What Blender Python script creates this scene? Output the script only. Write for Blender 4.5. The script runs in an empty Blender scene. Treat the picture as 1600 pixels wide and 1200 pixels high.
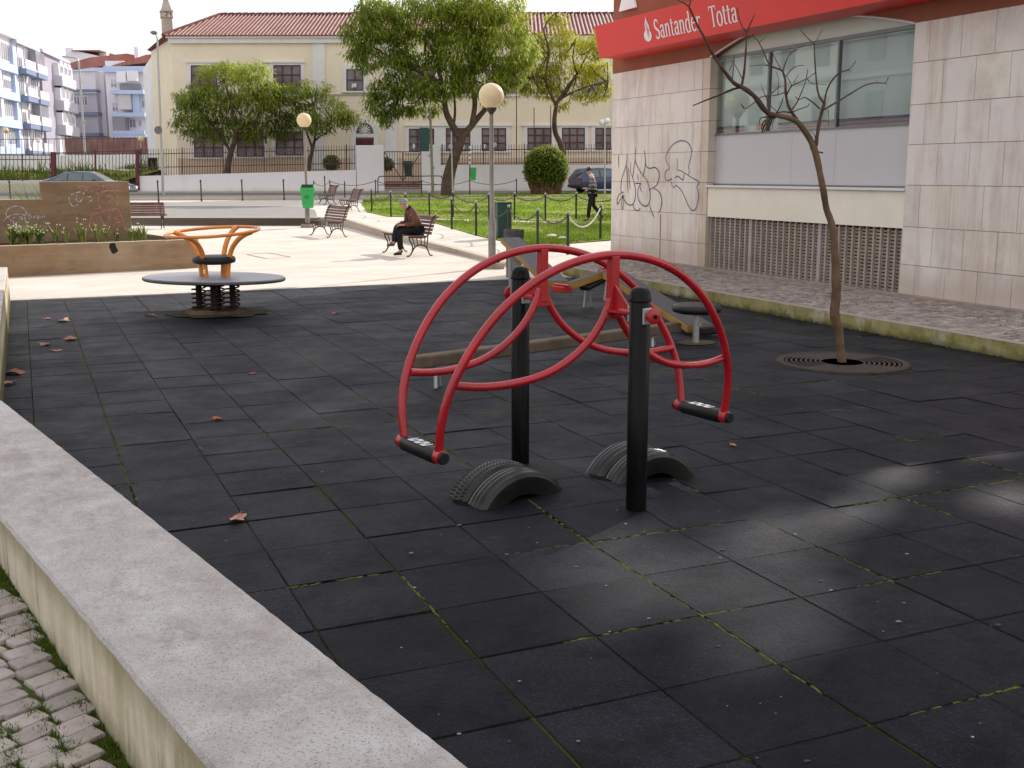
import bpy, bmesh, math, random
import numpy as np
from mathutils import Vector, Matrix, Quaternion

random.seed(7)
rng = np.random.default_rng(11)
S = bpy.context.scene
COL = S.collection
R_ = math.radians

# ------------------------------------------------------------------ survey of the place
# world: +Y runs along the rubber tiles and the bank wall, +X to the bank, Z up, metres; eye at (0,0,1.75)
EYE = 1.75
FOC, CX, CY = 1740.0, 800.0, 600.0
_v1 = np.array([(30 - CX) / FOC, -(272 - CY) / FOC, -1.0])
_v2 = np.array([(4865 - CX) / FOC, -(262 - CY) / FOC, -1.0])
_Y = _v1 / np.linalg.norm(_v1)
_X = _v2 / np.linalg.norm(_v2)
_X = _X - _Y * _X.dot(_Y)
_X /= np.linalg.norm(_X)
ROT = np.stack([_X, _Y, np.cross(_X, _Y)])
CAM = np.array([0, 0, EYE])
FW = np.array([-ROT[0][2], -ROT[1][2], 0.0])
FW /= np.linalg.norm(FW)
RT = np.array([FW[1], -FW[0], 0.0])
HEAD = math.atan2(RT[1], RT[0])          # heading of the street frame (facade lines run along RT)


def ray(u, v):
    return ROT @ np.array([(u - CX) / FOC, -(v - CY) / FOC, -1.0])


def g(u, v, z=0.0):
    d = ray(u, v)
    return Vector(CAM + d * ((z - EYE) / d[2]))


def atX(u, v, x):
    d = ray(u, v)
    return Vector(CAM + d * (x / d[0]))


def atY(u, v, y):
    d = ray(u, v)
    return Vector(CAM + d * (y / d[1]))


def P(u, v, D):
    d = ray(u, v)
    return Vector(CAM + d * (D / d.dot(FW)))


def UD(u, D, z=0.0):                      # street frame: u across, D away
    p = RT * u + FW * D
    return Vector((p[0], p[1], z))


UP0, UPS = 0.04, 0.0112                   # the upper pavement, lawn and street are one gentle slope


def zup(x, y):
    return UP0 + UPS * (x * FW[0] + y * FW[1] - 20.0)


def gu(u, v, dz=0.0):
    d = ray(u, v)
    a = UPS * (d[0] * FW[0] + d[1] * FW[1]) - d[2]
    t = (EYE - UP0 + 20 * UPS - dz) / a
    return Vector(CAM + d * t)


def depth(p):
    return p[0] * FW[0] + p[1] * FW[1]


# ------------------------------------------------------------------ mesh builder
class MB:
    def __init__(s):
        s.v, s.f, s.m, s.c = [], [], [], []
        s.M = None

    def add(s, pts, faces, mi=0, col=None):
        o = len(s.v)
        if s.M is not None:
            pts = [s.M @ Vector(p) for p in pts]
        s.v.extend(tuple(p) for p in pts)
        for f in faces:
            s.f.append(tuple(i + o for i in f))
            s.m.append(mi)
            s.c.append(col)
        return s

    def poly(s, pts, mi=0, col=None):
        return s.add(pts, [tuple(range(len(pts)))], mi, col)

    def box(s, c, d, rz=0.0, mi=0, col=None, rot=None):
        x, y, z = d[0] / 2, d[1] / 2, d[2] / 2
        q = [Vector(p) for p in ((-x, -y, -z), (x, -y, -z), (x, y, -z), (-x, y, -z), (-x, -y, z), (x, -y, z), (x, y, z), (-x, y, z))]
        if rot is None:
            rot = Matrix.Rotation(rz, 3, 'Z')
        q = [rot @ p + Vector(c) for p in q]
        return s.add(q, [(0, 3, 2, 1), (4, 5, 6, 7), (0, 1, 5, 4), (1, 2, 6, 5), (2, 3, 7, 6), (3, 0, 4, 7)], mi, col)

    def bar(s, a, b, w, h, up=(0, 0, 1), mi=0, col=None):
        a, b = Vector(a), Vector(b)
        d = (b - a)
        L = d.length
        d.normalize()
        up = Vector(up)
        sx = d.cross(up)
        if sx.length < 1e-5:
            sx = d.cross(Vector((0, 1, 0)))
        sx.normalize()
        uu = sx.cross(d)
        rot = Matrix((sx, d, uu)).transposed()
        return s.box((a + b) / 2, (w, L, h), mi=mi, col=col, rot=rot)

    def tube(s, pts, r, n=8, closed=False, mi=0, caps=True, col=None):
        pts = [Vector(p) for p in pts]
        k = len(pts)
        rr = [r] * k if not hasattr(r, '__len__') else list(r)
        tans = []
        for i in range(k):
            if closed:
                t = pts[(i + 1) % k] - pts[i - 1]
            else:
                t = pts[min(i + 1, k - 1)] - pts[max(i - 1, 0)]
            if t.length < 1e-9:
                t = Vector((0, 0, 1))
            tans.append(t.normalized())
        t0 = tans[0]
        nn = t0.orthogonal().normalized()
        ring = []
        vs = []
        for i in range(k):
            if i:
                q = tans[i - 1].rotation_difference(tans[i])
                nn = (q @ nn)
                nn = (nn - tans[i] * nn.dot(tans[i])).normalized()
            bn = tans[i].cross(nn)
            for j in range(n):
                a = 2 * math.pi * j / n
                vs.append(pts[i] + (nn * math.cos(a) + bn * math.sin(a)) * rr[i])
        fs = []
        for i in range(k if closed else k - 1):
            i2 = (i + 1) % k
            off = 0
            if closed and i2 == 0:                 # least twist for the closing ring
                best = min(range(n), key=lambda o: sum((vs[i * n + j] - vs[(j + o) % n]).length for j in range(0, n, 2)))
                off = best
            for j in range(n):
                fs.append((i * n + j, i * n + (j + 1) % n, i2 * n + (j + 1 + off) % n, i2 * n + (j + off) % n))
        if caps and not closed:
            fs.append(tuple(range(n - 1, -1, -1)))
            fs.append(tuple((k - 1) * n + j for j in range(n)))
        return s.add(vs, fs, mi, col)

    def lathe(s, prof, n=16, c=(0, 0, 0), mi=0, axis=None, cap=True, col=None):
        vs, fs = [], []
        q = Matrix.Identity(3)
        if axis is not None:
            q = Vector((0, 0, 1)).rotation_difference(Vector(axis)).to_matrix()
        for r, z in prof:
            for j in range(n):
                a = 2 * math.pi * j / n
                vs.append(Vector(c) + q @ Vector((r * math.cos(a), r * math.sin(a), z)))
        for i in range(len(prof) - 1):
            for j in range(n):
                fs.append((i * n + j, i * n + (j + 1) % n, (i + 1) * n + (j + 1) % n, (i + 1) * n + j))
        if cap:
            if prof[0][0] > 1e-4:
                fs.append(tuple(range(n - 1, -1, -1)))
            if prof[-1][0] > 1e-4:
                fs.append(tuple((len(prof) - 1) * n + j for j in range(n)))
        return s.add(vs, fs, mi, col)

    def ball(s, c, r, n=12, m=8, mi=0, col=None, rot=None):
        r = (r, r, r) if not hasattr(r, '__len__') else r
        vs, fs = [], []
        for i in range(m + 1):
            t = math.pi * i / m
            for j in range(n):
                a = 2 * math.pi * j / n
                p = Vector((r[0] * math.sin(t) * math.cos(a), r[1] * math.sin(t) * math.sin(a), -r[2] * math.cos(t)))
                if rot is not None:
                    p = rot @ p
                vs.append(p + Vector(c))
        for i in range(m):
            for j in range(n):
                fs.append((i * n + j, i * n + (j + 1) % n, (i + 1) * n + (j + 1) % n, (i + 1) * n + j))
        return s.add(vs, fs, mi, col)

    def prism(s, base, top, mi=0, col=None):      # two matching rings of points
        n = len(base)
        fs = [tuple(range(n - 1, -1, -1)), tuple(range(n, 2 * n))]
        for i in range(n):
            j = (i + 1) % n
            fs.append((i, j, n + j, n + i))
        return s.add(list(base) + list(top), fs, mi, col)

    def build(s, name, mats, parent=None, smooth=None, bevel=0.0, seg=2, loc=None):
        me = bpy.data.meshes.new(name)
        vs = s.v
        if loc is not None:
            vs = [(p[0] - loc[0], p[1] - loc[1], p[2] - loc[2]) for p in vs]
        me.from_pydata(vs, [], s.f)
        if not isinstance(mats, (list, tuple)):
            mats = [mats]
        for m in mats:
            me.materials.append(m)
        if len(mats) > 1:
            me.polygons.foreach_set('material_index', s.m)
        if any(c is not None for c in s.c):
            at = me.color_attributes.new('Col', 'FLOAT_COLOR', 'CORNER')
            data = []
            for p, c in zip(me.polygons, s.c):
                c = c if c is not None else (1, 1, 1)
                if not hasattr(c, '__len__'):
                    c = (c, c, c)
                data.extend((c[0], c[1], c[2], 1.0) * p.loop_total)
            at.data.foreach_set('color', data)
        if smooth is not None:
            me.polygons.foreach_set('use_smooth', [True] * len(me.polygons))
            if smooth < 180:
                me.set_sharp_from_angle(angle=R_(smooth))
        me.update()
        o = bpy.data.objects.new(name, me)
        COL.objects.link(o)
        if parent is not None:
            o.parent = parent
        if loc is not None:
            o.location = loc
        if bevel:
            b = o.modifiers.new('bevel', 'BEVEL')
            b.width = bevel
            b.segments = seg
            b.limit_method = 'ANGLE'
            b.angle_limit = R_(40)
        return o


def tag(o, label=None, cat=None, group=None, kind=None):
    if label:
        o['label'] = label
    if cat:
        o['category'] = cat
    if group:
        o['group'] = group
    if kind:
        o['kind'] = kind
    return o


def thing(name, label, cat, loc=(0, 0, 0), rz=0.0, group=None):
    o = bpy.data.objects.new(name, None)
    o.empty_display_size = 0.1
    COL.objects.link(o)
    o.location = loc
    o.rotation_euler = (0, 0, rz)
    return tag(o, label, cat, group)


def dup(root, loc, rz=0.0, label=None, group=None, scale=None):
    r = root.copy()
    COL.objects.link(r)
    r.location = loc
    r.rotation_euler = (0, 0, rz)
    if scale:
        r.scale = scale
    if label:
        r['label'] = label
    if group:
        r['group'] = group
    for ch in list(root.children):
        c = ch.copy()
        COL.objects.link(c)
        c.parent = r
        for gch in list(ch.children):
            d = gch.copy()
            COL.objects.link(d)
            d.parent = c
    return r


def smooth_path(pts, n=6, closed=False):
    """Catmull-Rom through points."""
    pts = [Vector(p) for p in pts]
    k = len(pts)
    out = []
    rngi = range(k) if closed else range(k - 1)
    for i in rngi:
        p0 = pts[(i - 1) % k] if closed else pts[max(i - 1, 0)]
        p1 = pts[i]
        p2 = pts[(i + 1) % k]
        p3 = pts[(i + 2) % k] if closed else pts[min(i + 2, k - 1)]
        for j in range(n):
            t = j / n
            out.append(0.5 * ((2 * p1) + (p2 - p0) * t + (2 * p0 - 5 * p1 + 4 * p2 - p3) * t * t + (3 * p1 - p0 - 3 * p2 + p3) * t ** 3))
    if not closed:
        out.append(pts[-1])
    return out


# ------------------------------------------------------------------ materials
class NT:
    def __init__(s, name):
        s.mat = bpy.data.materials.new(name)
        s.mat.use_nodes = True
        s.t = s.mat.node_tree
        s.t.nodes.clear()
        s.out = s.n('ShaderNodeOutputMaterial')
        s.coord = s.n('ShaderNodeTexCoord')

    def n(s, typ, **kw):
        o = s.t.nodes.new(typ)
        for k, v in kw.items():
            setattr(o, k, v)
        return o

    def l(s, a, b):
        s.t.links.new(a, b)

    def setin(s, sock, v):
        if isinstance(v, bpy.types.NodeSocket):
            s.l(v, sock)
        elif isinstance(v, (tuple, list)) and len(v) == 3 and sock.type == 'RGBA':
            sock.default_value = (*v, 1)
        else:
            sock.default_value = v

    def math(s, op, a, b=0.0, c=None, clamp=False):
        m = s.n('ShaderNodeMath', operation=op)
        m.use_clamp = clamp
        s.setin(m.inputs[0], a)
        s.setin(m.inputs[1], b)
        if c is not None:
            s.setin(m.inputs[2], c)
        return m.outputs[0]

    def mix(s, fac, a, b, blend='MIX'):
        m = s.n('ShaderNodeMix', data_type='RGBA', blend_type=blend)
        s.setin(m.inputs[0], fac)
        s.setin(m.inputs[6], a)
        s.setin(m.inputs[7], b)
        return m.outputs[2]

    def ramp(s, fac, stops):
        r = s.n('ShaderNodeValToRGB')
        e = r.color_ramp.elements
        while len(e) < len(stops):
            e.new(0.5)
        for el, (p, c) in zip(e, stops):
            el.position = p
            if not hasattr(c, '__len__'):
                c = (c, c, c)
            el.color = (*c, 1)
        s.setin(r.inputs[0], fac)
        return r.outputs[0]

    def noise(s, scale, detail=4.0, rough=0.55, vec=None, scl=None, dist=0.0):
        n = s.n('ShaderNodeTexNoise')
        n.inputs['Scale'].default_value = scale
        n.inputs['Detail'].default_value = detail
        n.inputs['Roughness'].default_value = rough
        n.inputs['Distortion'].default_value = dist
        v = vec if vec is not None else s.coord.outputs['Object']
        if scl is not None:
            mp = s.n('ShaderNodeMapping')
            mp.inputs['Scale'].default_value = scl
            s.l(v, mp.inputs['Vector'])
            v = mp.outputs[0]
        s.l(v, n.inputs['Vector'])
        return n.outputs[0]

    def attr(s, name='Col'):
        a = s.n('ShaderNodeAttribute')
        a.attribute_name = name
        return a.outputs['Color']

    def sep(s, v):
        x = s.n('ShaderNodeSeparateXYZ')
        s.l(v, x.inputs[0])
        return x.outputs

    def bump(s, h, strength=0.3, dist=0.01, normal=None):
        b = s.n('ShaderNodeBump')
        b.inputs['Strength'].default_value = strength
        b.inputs['Distance'].default_value = dist
        s.setin(b.inputs['Height'], h)
        if normal is not None:
            s.l(normal, b.inputs['Normal'])
        return b.outputs[0]

    def bsdf(s, col, rough=0.7, spec=0.3, metal=0.0, normal=None, coat=0.0):
        p = s.n('ShaderNodeBsdfPrincipled')
        s.setin(p.inputs['Base Color'], col)
        s.setin(p.inputs['Roughness'], rough)
        s.setin(p.inputs['Specular IOR Level'], spec)
        s.setin(p.inputs['Metallic'], metal)
        s.setin(p.inputs['Coat Weight'], coat)
        if normal is not None:
            s.l(normal, p.inputs['Normal'])
        s.l(p.outputs[0], s.out.inputs[0])
        return p


def simple(name, col, rough=0.7, spec=0.3, var=0.15, scale=4.0, bump=0.0, bscale=40.0, metal=0.0, dark=None, darkamt=0.5, use_attr=False, coat=0.0, bdist=0.005):
    t = NT(name)
    n1 = t.noise(scale, 6, 0.6)
    c = t.mix(t.ramp(n1, [(0.3, 0), (0.7, 1)]), tuple(x * (1 - var) for x in col), tuple(min(1, x * (1 + var)) for x in col))
    if dark is not None:
        n2 = t.noise(scale * 0.37, 8, 0.7)
        c = t.mix(t.math('MULTIPLY', t.ramp(n2, [(0.45, 0), (0.68, 1)]), darkamt), c, dark)
    if use_attr:
        c = t.mix(1.0, c, t.attr(), 'MULTIPLY')
    nrm = None
    if bump:
        nrm = t.bump(t.noise(bscale, 5, 0.6), bump, bdist)
    t.bsdf(c, rough, spec, metal, nrm, coat)
    return t.mat


MT = {}
t = NT('red_paint')
c = t.mix(t.ramp(t.noise(6, 6), [(0.3, 0), (0.7, 1)]), (0.46, 0.011, 0.019), (0.33, 0.010, 0.017))
c = t.mix(t.ramp(t.noise(2.2, 5, 0.7), [(0.5, 0), (0.7, 0.5)]), c, (0.26, 0.014, 0.018))
c = t.mix(t.ramp(t.noise(42, 3, 0.6), [(0.715, 0), (0.74, 0.9)]), c, (0.36, 0.25, 0.22))
t.bsdf(c, t.ramp(t.noise(9, 5), [(0.35, 0.2), (0.7, 0.42)]), 0.5, normal=t.bump(t.noise(25, 4), 0.06, 0.005), coat=0.2)
MT['red'] = t.mat
MT['black_paint'] = simple('black_paint', (0.0035, 0.0035, 0.004), 0.25, 0.16, 0.3, 8, 0.06, 60, dark=(0.016, 0.015, 0.014), darkamt=0.25)
MT['black_rubber'] = simple('black_rubber', (0.011, 0.011, 0.012), 0.45, 0.3, 0.25, 10, 0.2, 120)
MT['galv'] = simple('galvanised_steel', (0.42, 0.42, 0.41), 0.45, 0.5, 0.15, 20, 0.1, 80, metal=0.6)
MT['iron'] = simple('cast_iron', (0.045, 0.036, 0.03), 0.55, 0.4, 0.3, 12, 0.2, 90)
MT['rust'] = simple('rusty_iron', (0.06, 0.035, 0.024), 0.8, 0.2, 0.35, 18, 0.3, 70, dark=(0.10, 0.045, 0.02))
MT['white_print'] = simple('white_print', (0.72, 0.72, 0.74), 0.5, 0.3, 0.1, 30)
MT['orange'] = simple('orange_paint', (0.74, 0.245, 0.022), 0.3, 0.5, 0.15, 7, 0.06, 30, dark=(0.42, 0.11, 0.012), darkamt=0.6, coat=0.2)
MT['wood'] = simple('slat_wood', (0.14, 0.068, 0.056), 0.6, 0.3, 0.3, 9, 0.25, 50, dark=(0.24, 0.15, 0.13), darkamt=0.6)
MT['pole'] = simple('pole_paint', (0.25, 0.225, 0.20), 0.5, 0.4, 0.2, 3, 0.1, 60, dark=(0.11, 0.085, 0.07), darkamt=0.7)
MT['concrete_post'] = simple('grey_concrete', (0.20, 0.185, 0.17), 0.85, 0.2, 0.25, 9, 0.4, 60, dark=(0.07, 0.06, 0.05), darkamt=0.8)
MT['dark_green'] = simple('dark_green_paint', (0.012, 0.05, 0.045), 0.4, 0.4, 0.2, 5)
MT['bright_green'] = simple('green_plastic', (0.03, 0.36, 0.085), 0.35, 0.45, 0.12, 4)
MT['maroon'] = simple('maroon_paint', (0.12, 0.03, 0.035), 0.5, 0.3, 0.2, 5)
MT['fence_iron'] = simple('fence_iron', (0.085, 0.05, 0.05), 0.5, 0.4, 0.2, 6)
MT['plaster_white'] = simple('white_plaster', (0.78, 0.77, 0.76), 0.85, 0.2, 0.06, 0.8, 0.15, 12, dark=(0.58, 0.55, 0.5), darkamt=0.35)
MT['plaster_cream'] = simple('cream_plaster', (0.84, 0.74, 0.57), 0.85, 0.2, 0.05, 0.5, 0.12, 10, dark=(0.70, 0.60, 0.45), darkamt=0.35)
MT['plaster_socle'] = simple('pinkish_socle', (0.62, 0.47, 0.34), 0.85, 0.2, 0.1, 0.7, 0.12, 10)
MT['stone_trim'] = simple('pale_stone_trim', (0.74, 0.72, 0.70), 0.8, 0.2, 0.06, 1.5)
MT['soil'] = simple('dark_soil', (0.05, 0.04, 0.028), 0.95, 0.1, 0.4, 12, 0.6, 30)
MT['dark_glass'] = simple('dark_window', (0.11, 0.105, 0.105), 0.12, 0.6, 0.6, 0.8, dark=(0.24, 0.22, 0.21), darkamt=0.8)
MT['blind'] = simple('grey_blind', (0.30, 0.29, 0.30), 0.6, 0.3, 0.2, 1.2)

# ------------------------------------------------------------------ camera, sky, sun
cam = bpy.data.cameras.new('camera')
cam_o = bpy.data.objects.new('camera', cam)
COL.objects.link(cam_o)
cam.sensor_width = 36.0
cam.lens = FOC / 1600.0 * 36.0
cam.clip_start = 0.05
cam.clip_end = 3000.0
Mc = Matrix([list(ROT[i]) for i in range(3)]).to_4x4()
Mc.translation = Vector(CAM)
cam_o.matrix_world = Mc
S.camera = cam_o
S.view_settings.view_transform = 'Standard'
S.view_settings.look = 'None'
S.view_settings.exposure = 0.0
S.cycles.max_bounces = 8
S.cycles.transparent_max_bounces = 12
S.cycles.sample_clamp_indirect = 6.0
S.cycles.use_denoising = True

SUN_EL = R_(30.5)
SUN_DIR = Vector((0.887 * math.cos(SUN_EL), 0.461 * math.cos(SUN_EL), math.sin(SUN_EL))).normalized()
SUN_AZ = math.atan2(SUN_DIR.x, SUN_DIR.y)         # clockwise from +Y
W = bpy.data.worlds.new('World')
S.world = W
W.use_nodes = True
wt = W.node_tree
wt.nodes.clear()
wo = wt.nodes.new('ShaderNodeOutputWorld')
bg = wt.nodes.new('ShaderNodeBackground')
sky = wt.nodes.new('ShaderNodeTexSky')
sky.sky_type = 'NISHITA'
sky.sun_disc = False
sky.sun_elevation = SUN_EL
sky.sun_rotation = SUN_AZ
sky.air_density = 1.0
sky.dust_density = 1.5
sky.ozone_density = 1.0
hs = wt.nodes.new('ShaderNodeHueSaturation')
hs.inputs['Saturation'].default_value = 0.42
hs.inputs['Value'].default_value = 1.0
wt.links.new(sky.outputs[0], hs.inputs['Color'])
# thin high cloud: a bright milky veil over the clear sky
tc = wt.nodes.new('ShaderNodeTexCoord')
cn = wt.nodes.new('ShaderNodeTexNoise')
cn.inputs['Scale'].default_value = 2.2
cn.inputs['Detail'].default_value = 7
wt.links.new(tc.outputs['Generated'], cn.inputs['Vector'])
cr = wt.nodes.new('ShaderNodeMapRange')
cr.inputs[1].default_value = 0.3
cr.inputs[2].default_value = 0.7
cr.inputs[3].default_value = 0.6
cr.inputs[4].default_value = 0.95
wt.links.new(cn.outputs[0], cr.inputs[0])
cm = wt.nodes.new('ShaderNodeMix')
cm.data_type = 'RGBA'
wt.links.new(cr.outputs[0], cm.inputs[0])
wt.links.new(hs.outputs[0], cm.inputs[6])
cm.inputs[7].default_value = (8.3, 8.15, 8.45, 1)
wt.links.new(cm.outputs[2], bg.inputs['Color'])
bg.inputs['Strength'].default_value = 0.15
wt.links.new(bg.outputs[0], wo.inputs['Surface'])
sl = bpy.data.lights.new('sun', 'SUN')
sl.energy = 5.0
sl.angle = R_(0.53)
sl.color = (1.0, 0.94, 0.84)
so = bpy.data.objects.new('sun', sl)
COL.objects.link(so)
so.rotation_euler = SUN_DIR.to_track_quat('Z', 'Y').to_euler()
so.location = (30, 16, 40)


# ------------------------------------------------------------------ ground sheets
def sheet(name, pts, mat, kind='structure'):
    b = MB()
    b.poly(pts)
    o = b.build(name, mat)
    tag(o, kind=kind)
    return o


def soft(*p):
    return p


t = NT('far_ground')
t.bsdf(t.mix(t.noise(0.05, 5), (0.20, 0.18, 0.15), (0.12, 0.13, 0.07)), 0.95, 0.1)
sheet('ground', [(-900, -900, -1.2), (900, -900, -1.2), (900, 900, -1.2), (-900, 900, -1.2)], t.mat)

# pale concrete of the plaza
t = NT('plaza_concrete')
n = t.noise(0.9, 8, 0.65)
n2 = t.noise(0.22, 4, 0.6)
c = t.mix(t.ramp(n, [(0.32, 0), (0.7, 1)]), (0.53, 0.475, 0.42), (0.66, 0.605, 0.545))
c = t.mix(t.math('MULTIPLY', t.ramp(n2, [(0.5, 0), (0.62, 1)]), 0.35), c, (0.46, 0.40, 0.345))
n3 = t.noise(3.0, 7, 0.75, scl=(0.35, 2.2, 1))
c = t.mix(t.math('MULTIPLY', t.ramp(n3, [(0.55, 0), (0.72, 1)]), 0.35), c, (0.38, 0.33, 0.28))
t.bsdf(c, 0.9, 0.2, normal=t.bump(t.noise(60, 6), 0.3, 0.01))
MT['plaza'] = t.mat
pl = MB()
pl.poly([(-60, 17.1, -0.012), (9.4, 17.1, -0.012), (12.5, 44, -0.012), (-60, 60, -0.012)])
# expansion joints and a manhole are cut into the same slab as thin dark sheets
tag(pl.build('plaza', MT['plaza']), kind='structure')
mj = simple('joint_dirt', (0.24, 0.20, 0.16), 0.95, 0.1, 0.3, 6)
pj = MB()
for y in (21.0, 25.2, 29.4):
    pj.poly([(-12, y, -0.008), (8.7, y, -0.008), (8.7, y + 0.018, -0.008), (-12, y + 0.018, -0.008)])
a, b_, c_, d_ = g(387, 397), g(418, 394.5), g(453, 401), g(420, 404)
q = [a, b_, c_, d_]
for i in range(4):
    p0, p1 = q[i], q[(i + 1) % 4]
    d = (p1 - p0).normalized()
    nn = Vector((-d.y, d.x, 0)) * 0.03
    pj.poly([p0 + Vector((0, 0, -0.004)), p1 + Vector((0, 0, -0.004)), p1 + nn + Vector((0, 0, -0.004)), p0 + nn + Vector((0, 0, -0.004))])
tag(pj.build('plaza_joints', mj), kind='structure')
# a narrow concrete edging between rubber and plaza
ed = MB()
ed.box((3.7, 17.19, -0.03), (9.6, 0.2, 0.08))
t = simple('edging_concrete', (0.50, 0.46, 0.41), 0.9, 0.2, 0.2, 5, 0.4, 40)
tag(ed.build('plaza_edging', t), kind='structure')

# upper pavement: one sloping sheet, far to the horizon side
t = NT('upper_pavement')
n = t.noise(1.1, 8, 0.65)
c = t.mix(t.ramp(n, [(0.3, 0), (0.7, 1)]), (0.53, 0.485, 0.43), (0.68, 0.63, 0.575))
vor = t.n('ShaderNodeTexVoronoi', feature='DISTANCE_TO_EDGE')
vor.inputs['Scale'].default_value = 8.0
t.l(t.coord.outputs['Object'], vor.inputs['Vector'])
c = t.mix(t.math('MULTIPLY', t.ramp(vor.outputs[0], [(0.02, 1), (0.07, 0)]), 0.35), c, (0.28, 0.25, 0.2))
t.bsdf(c, 0.9, 0.2, normal=t.bump(t.noise(30, 5), 0.3, 0.02))
MT['pavement'] = t.mat


def upoly(uv, dz=0.0):
    return [gu(u, v, dz) for u, v in uv]


def zu(p, dz=0.0):
    return Vector((p[0], p[1], zup(p[0], p[1]) + dz))


KB = [g(787, 414.5), g(700, 393.5), g(602, 371.5), g(542, 354.5), g(489, 350.5)]   # foot of the kerb beside the benches
KB = [Vector((8.75, 17.3, 0))] + KB
kfar_l = g(489, 350.5) - Vector(RT) * 60 if False else UD(-60, depth(KB[-1]), 0)
up = MB()
inner = [zu(p) for p in KB]
farL = zu(kfar_l)
up.poly([farL] + [inner[-1], zu(UD(inner[-1][0] * RT[0] + inner[-1][1] * RT[1], 420)), zu(UD(-200, 420))])
big = [inner[0], zu((30, 17.3)), zu((120, 60)), zu(UD(160, 420)), zu(UD(inner[-1][0] * RT[0] + inner[-1][1] * RT[1], 420))] + inner[:0:-1]
up.poly(big)
tag(up.build('upper_pavement', MT['pavement']), kind='structure')

# kerb round the raised pavement
t = NT('kerb_stone')
z = t.sep(t.coord.outputs['Object'])[2]
c = t.mix(t.noise(5, 7, 0.7), (0.34, 0.28, 0.22), (0.56, 0.50, 0.42))
t.bsdf(c, 0.9, 0.2, normal=t.bump(t.noise(40, 5), 0.4, 0.01))
MT['kerb'] = t.mat
kb = MB()
KL = [kfar_l] + KB[::-1]
for i in range(len(KL) - 1):
    p0, p1 = Vector(KL[i]), Vector(KL[i + 1])
    d = (p1 - p0).normalized()
    nn = Vector((-d.y, d.x, 0)) * 0.16          # to the left of travel = the raised side
    a0, a1 = zu(p0, 0.006), zu(p1, 0.006)
    kb.prism([(p0.x, p0.y, -0.2), (p1.x, p1.y, -0.2), (p1.x + nn.x, p1.y + nn.y, -0.2), (p0.x + nn.x, p0.y + nn.y, -0.2)],
             [a0, a1, a1 + nn, a0 + nn])
tag(kb.build('kerb', MT['kerb']), kind='structure')

# grey asphalt walk on the raised side, street, strips
t = NT('asphalt_walk')
c = t.mix(t.noise(1.2, 8, 0.7), (0.20, 0.19, 0.18), (0.34, 0.325, 0.31))
t.bsdf(c, 0.95, 0.2, normal=t.bump(t.noise(80, 4), 0.4, 0.01))
MT['walk'] = t.mat
sheet('asphalt_path', [zu(UD(-40, 40.6), 0.004), zu(gu(497, 341), 0.004), zu(gu(492, 328), 0.004), zu(gu(470, 322.5), 0.004), zu(gu(330, 322), 0.004), zu(UD(-40, 49), 0.004)], MT['walk'])
t = NT('street_asphalt')
c = t.mix(t.noise(0.8, 8, 0.7), (0.10, 0.098, 0.095), (0.19, 0.185, 0.18))
t.bsdf(c, 0.9, 0.25, normal=t.bump(t.noise(90, 4), 0.4, 0.01))
MT['road'] = t.mat
D_ROAD0, D_ROAD1, D_WALL = 56.5, 68.5, 70.5
sheet('road', [zu(UD(-90, D_ROAD0), 0.005), zu(UD(90, D_ROAD0), 0.005), zu(UD(90, D_ROAD1), 0.005), zu(UD(-90, D_ROAD1), 0.005)], MT['road'])
k2 = MB()
for D in (D_ROAD0 - 0.15, D_ROAD1 + 0.15):
    k2.prism([zu(UD(-90, D - 0.12), -0.1), zu(UD(90, D - 0.12), -0.1), zu(UD(90, D + 0.12), -0.1), zu(UD(-90, D + 0.12), -0.1)],
             [zu(UD(-90, D - 0.12), 0.11), zu(UD(90, D - 0.12), 0.11), zu(UD(90, D + 0.12), 0.11), zu(UD(-90, D + 0.12), 0.11)])
tag(k2.build('street_kerb', MT['kerb']), kind='structure')

# ------------------------------------------------------------------ rubber playground surface
TX, TY, X0, Y0 = 0.485, 0.4925, 0.445, 3.575
MOUND = [(2.75, 5.40, 0.42, 0.035), (2.70, 5.98, 0.16, 0.02), (2.83, 4.9, 0.2, 0.012)]


def hrub(x, y):
    h = 0.004 * math.sin(x * 1.7 + y * 0.9) + 0.004 * math.sin(y * 1.3 - x * 0.6 + 1)
    for mx, my, r, a in MOUND:
        h += a * math.exp(-((x - mx) ** 2 + (y - my) ** 2) / (r * r))
    return h


def in_play(x, y):
    return True


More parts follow.
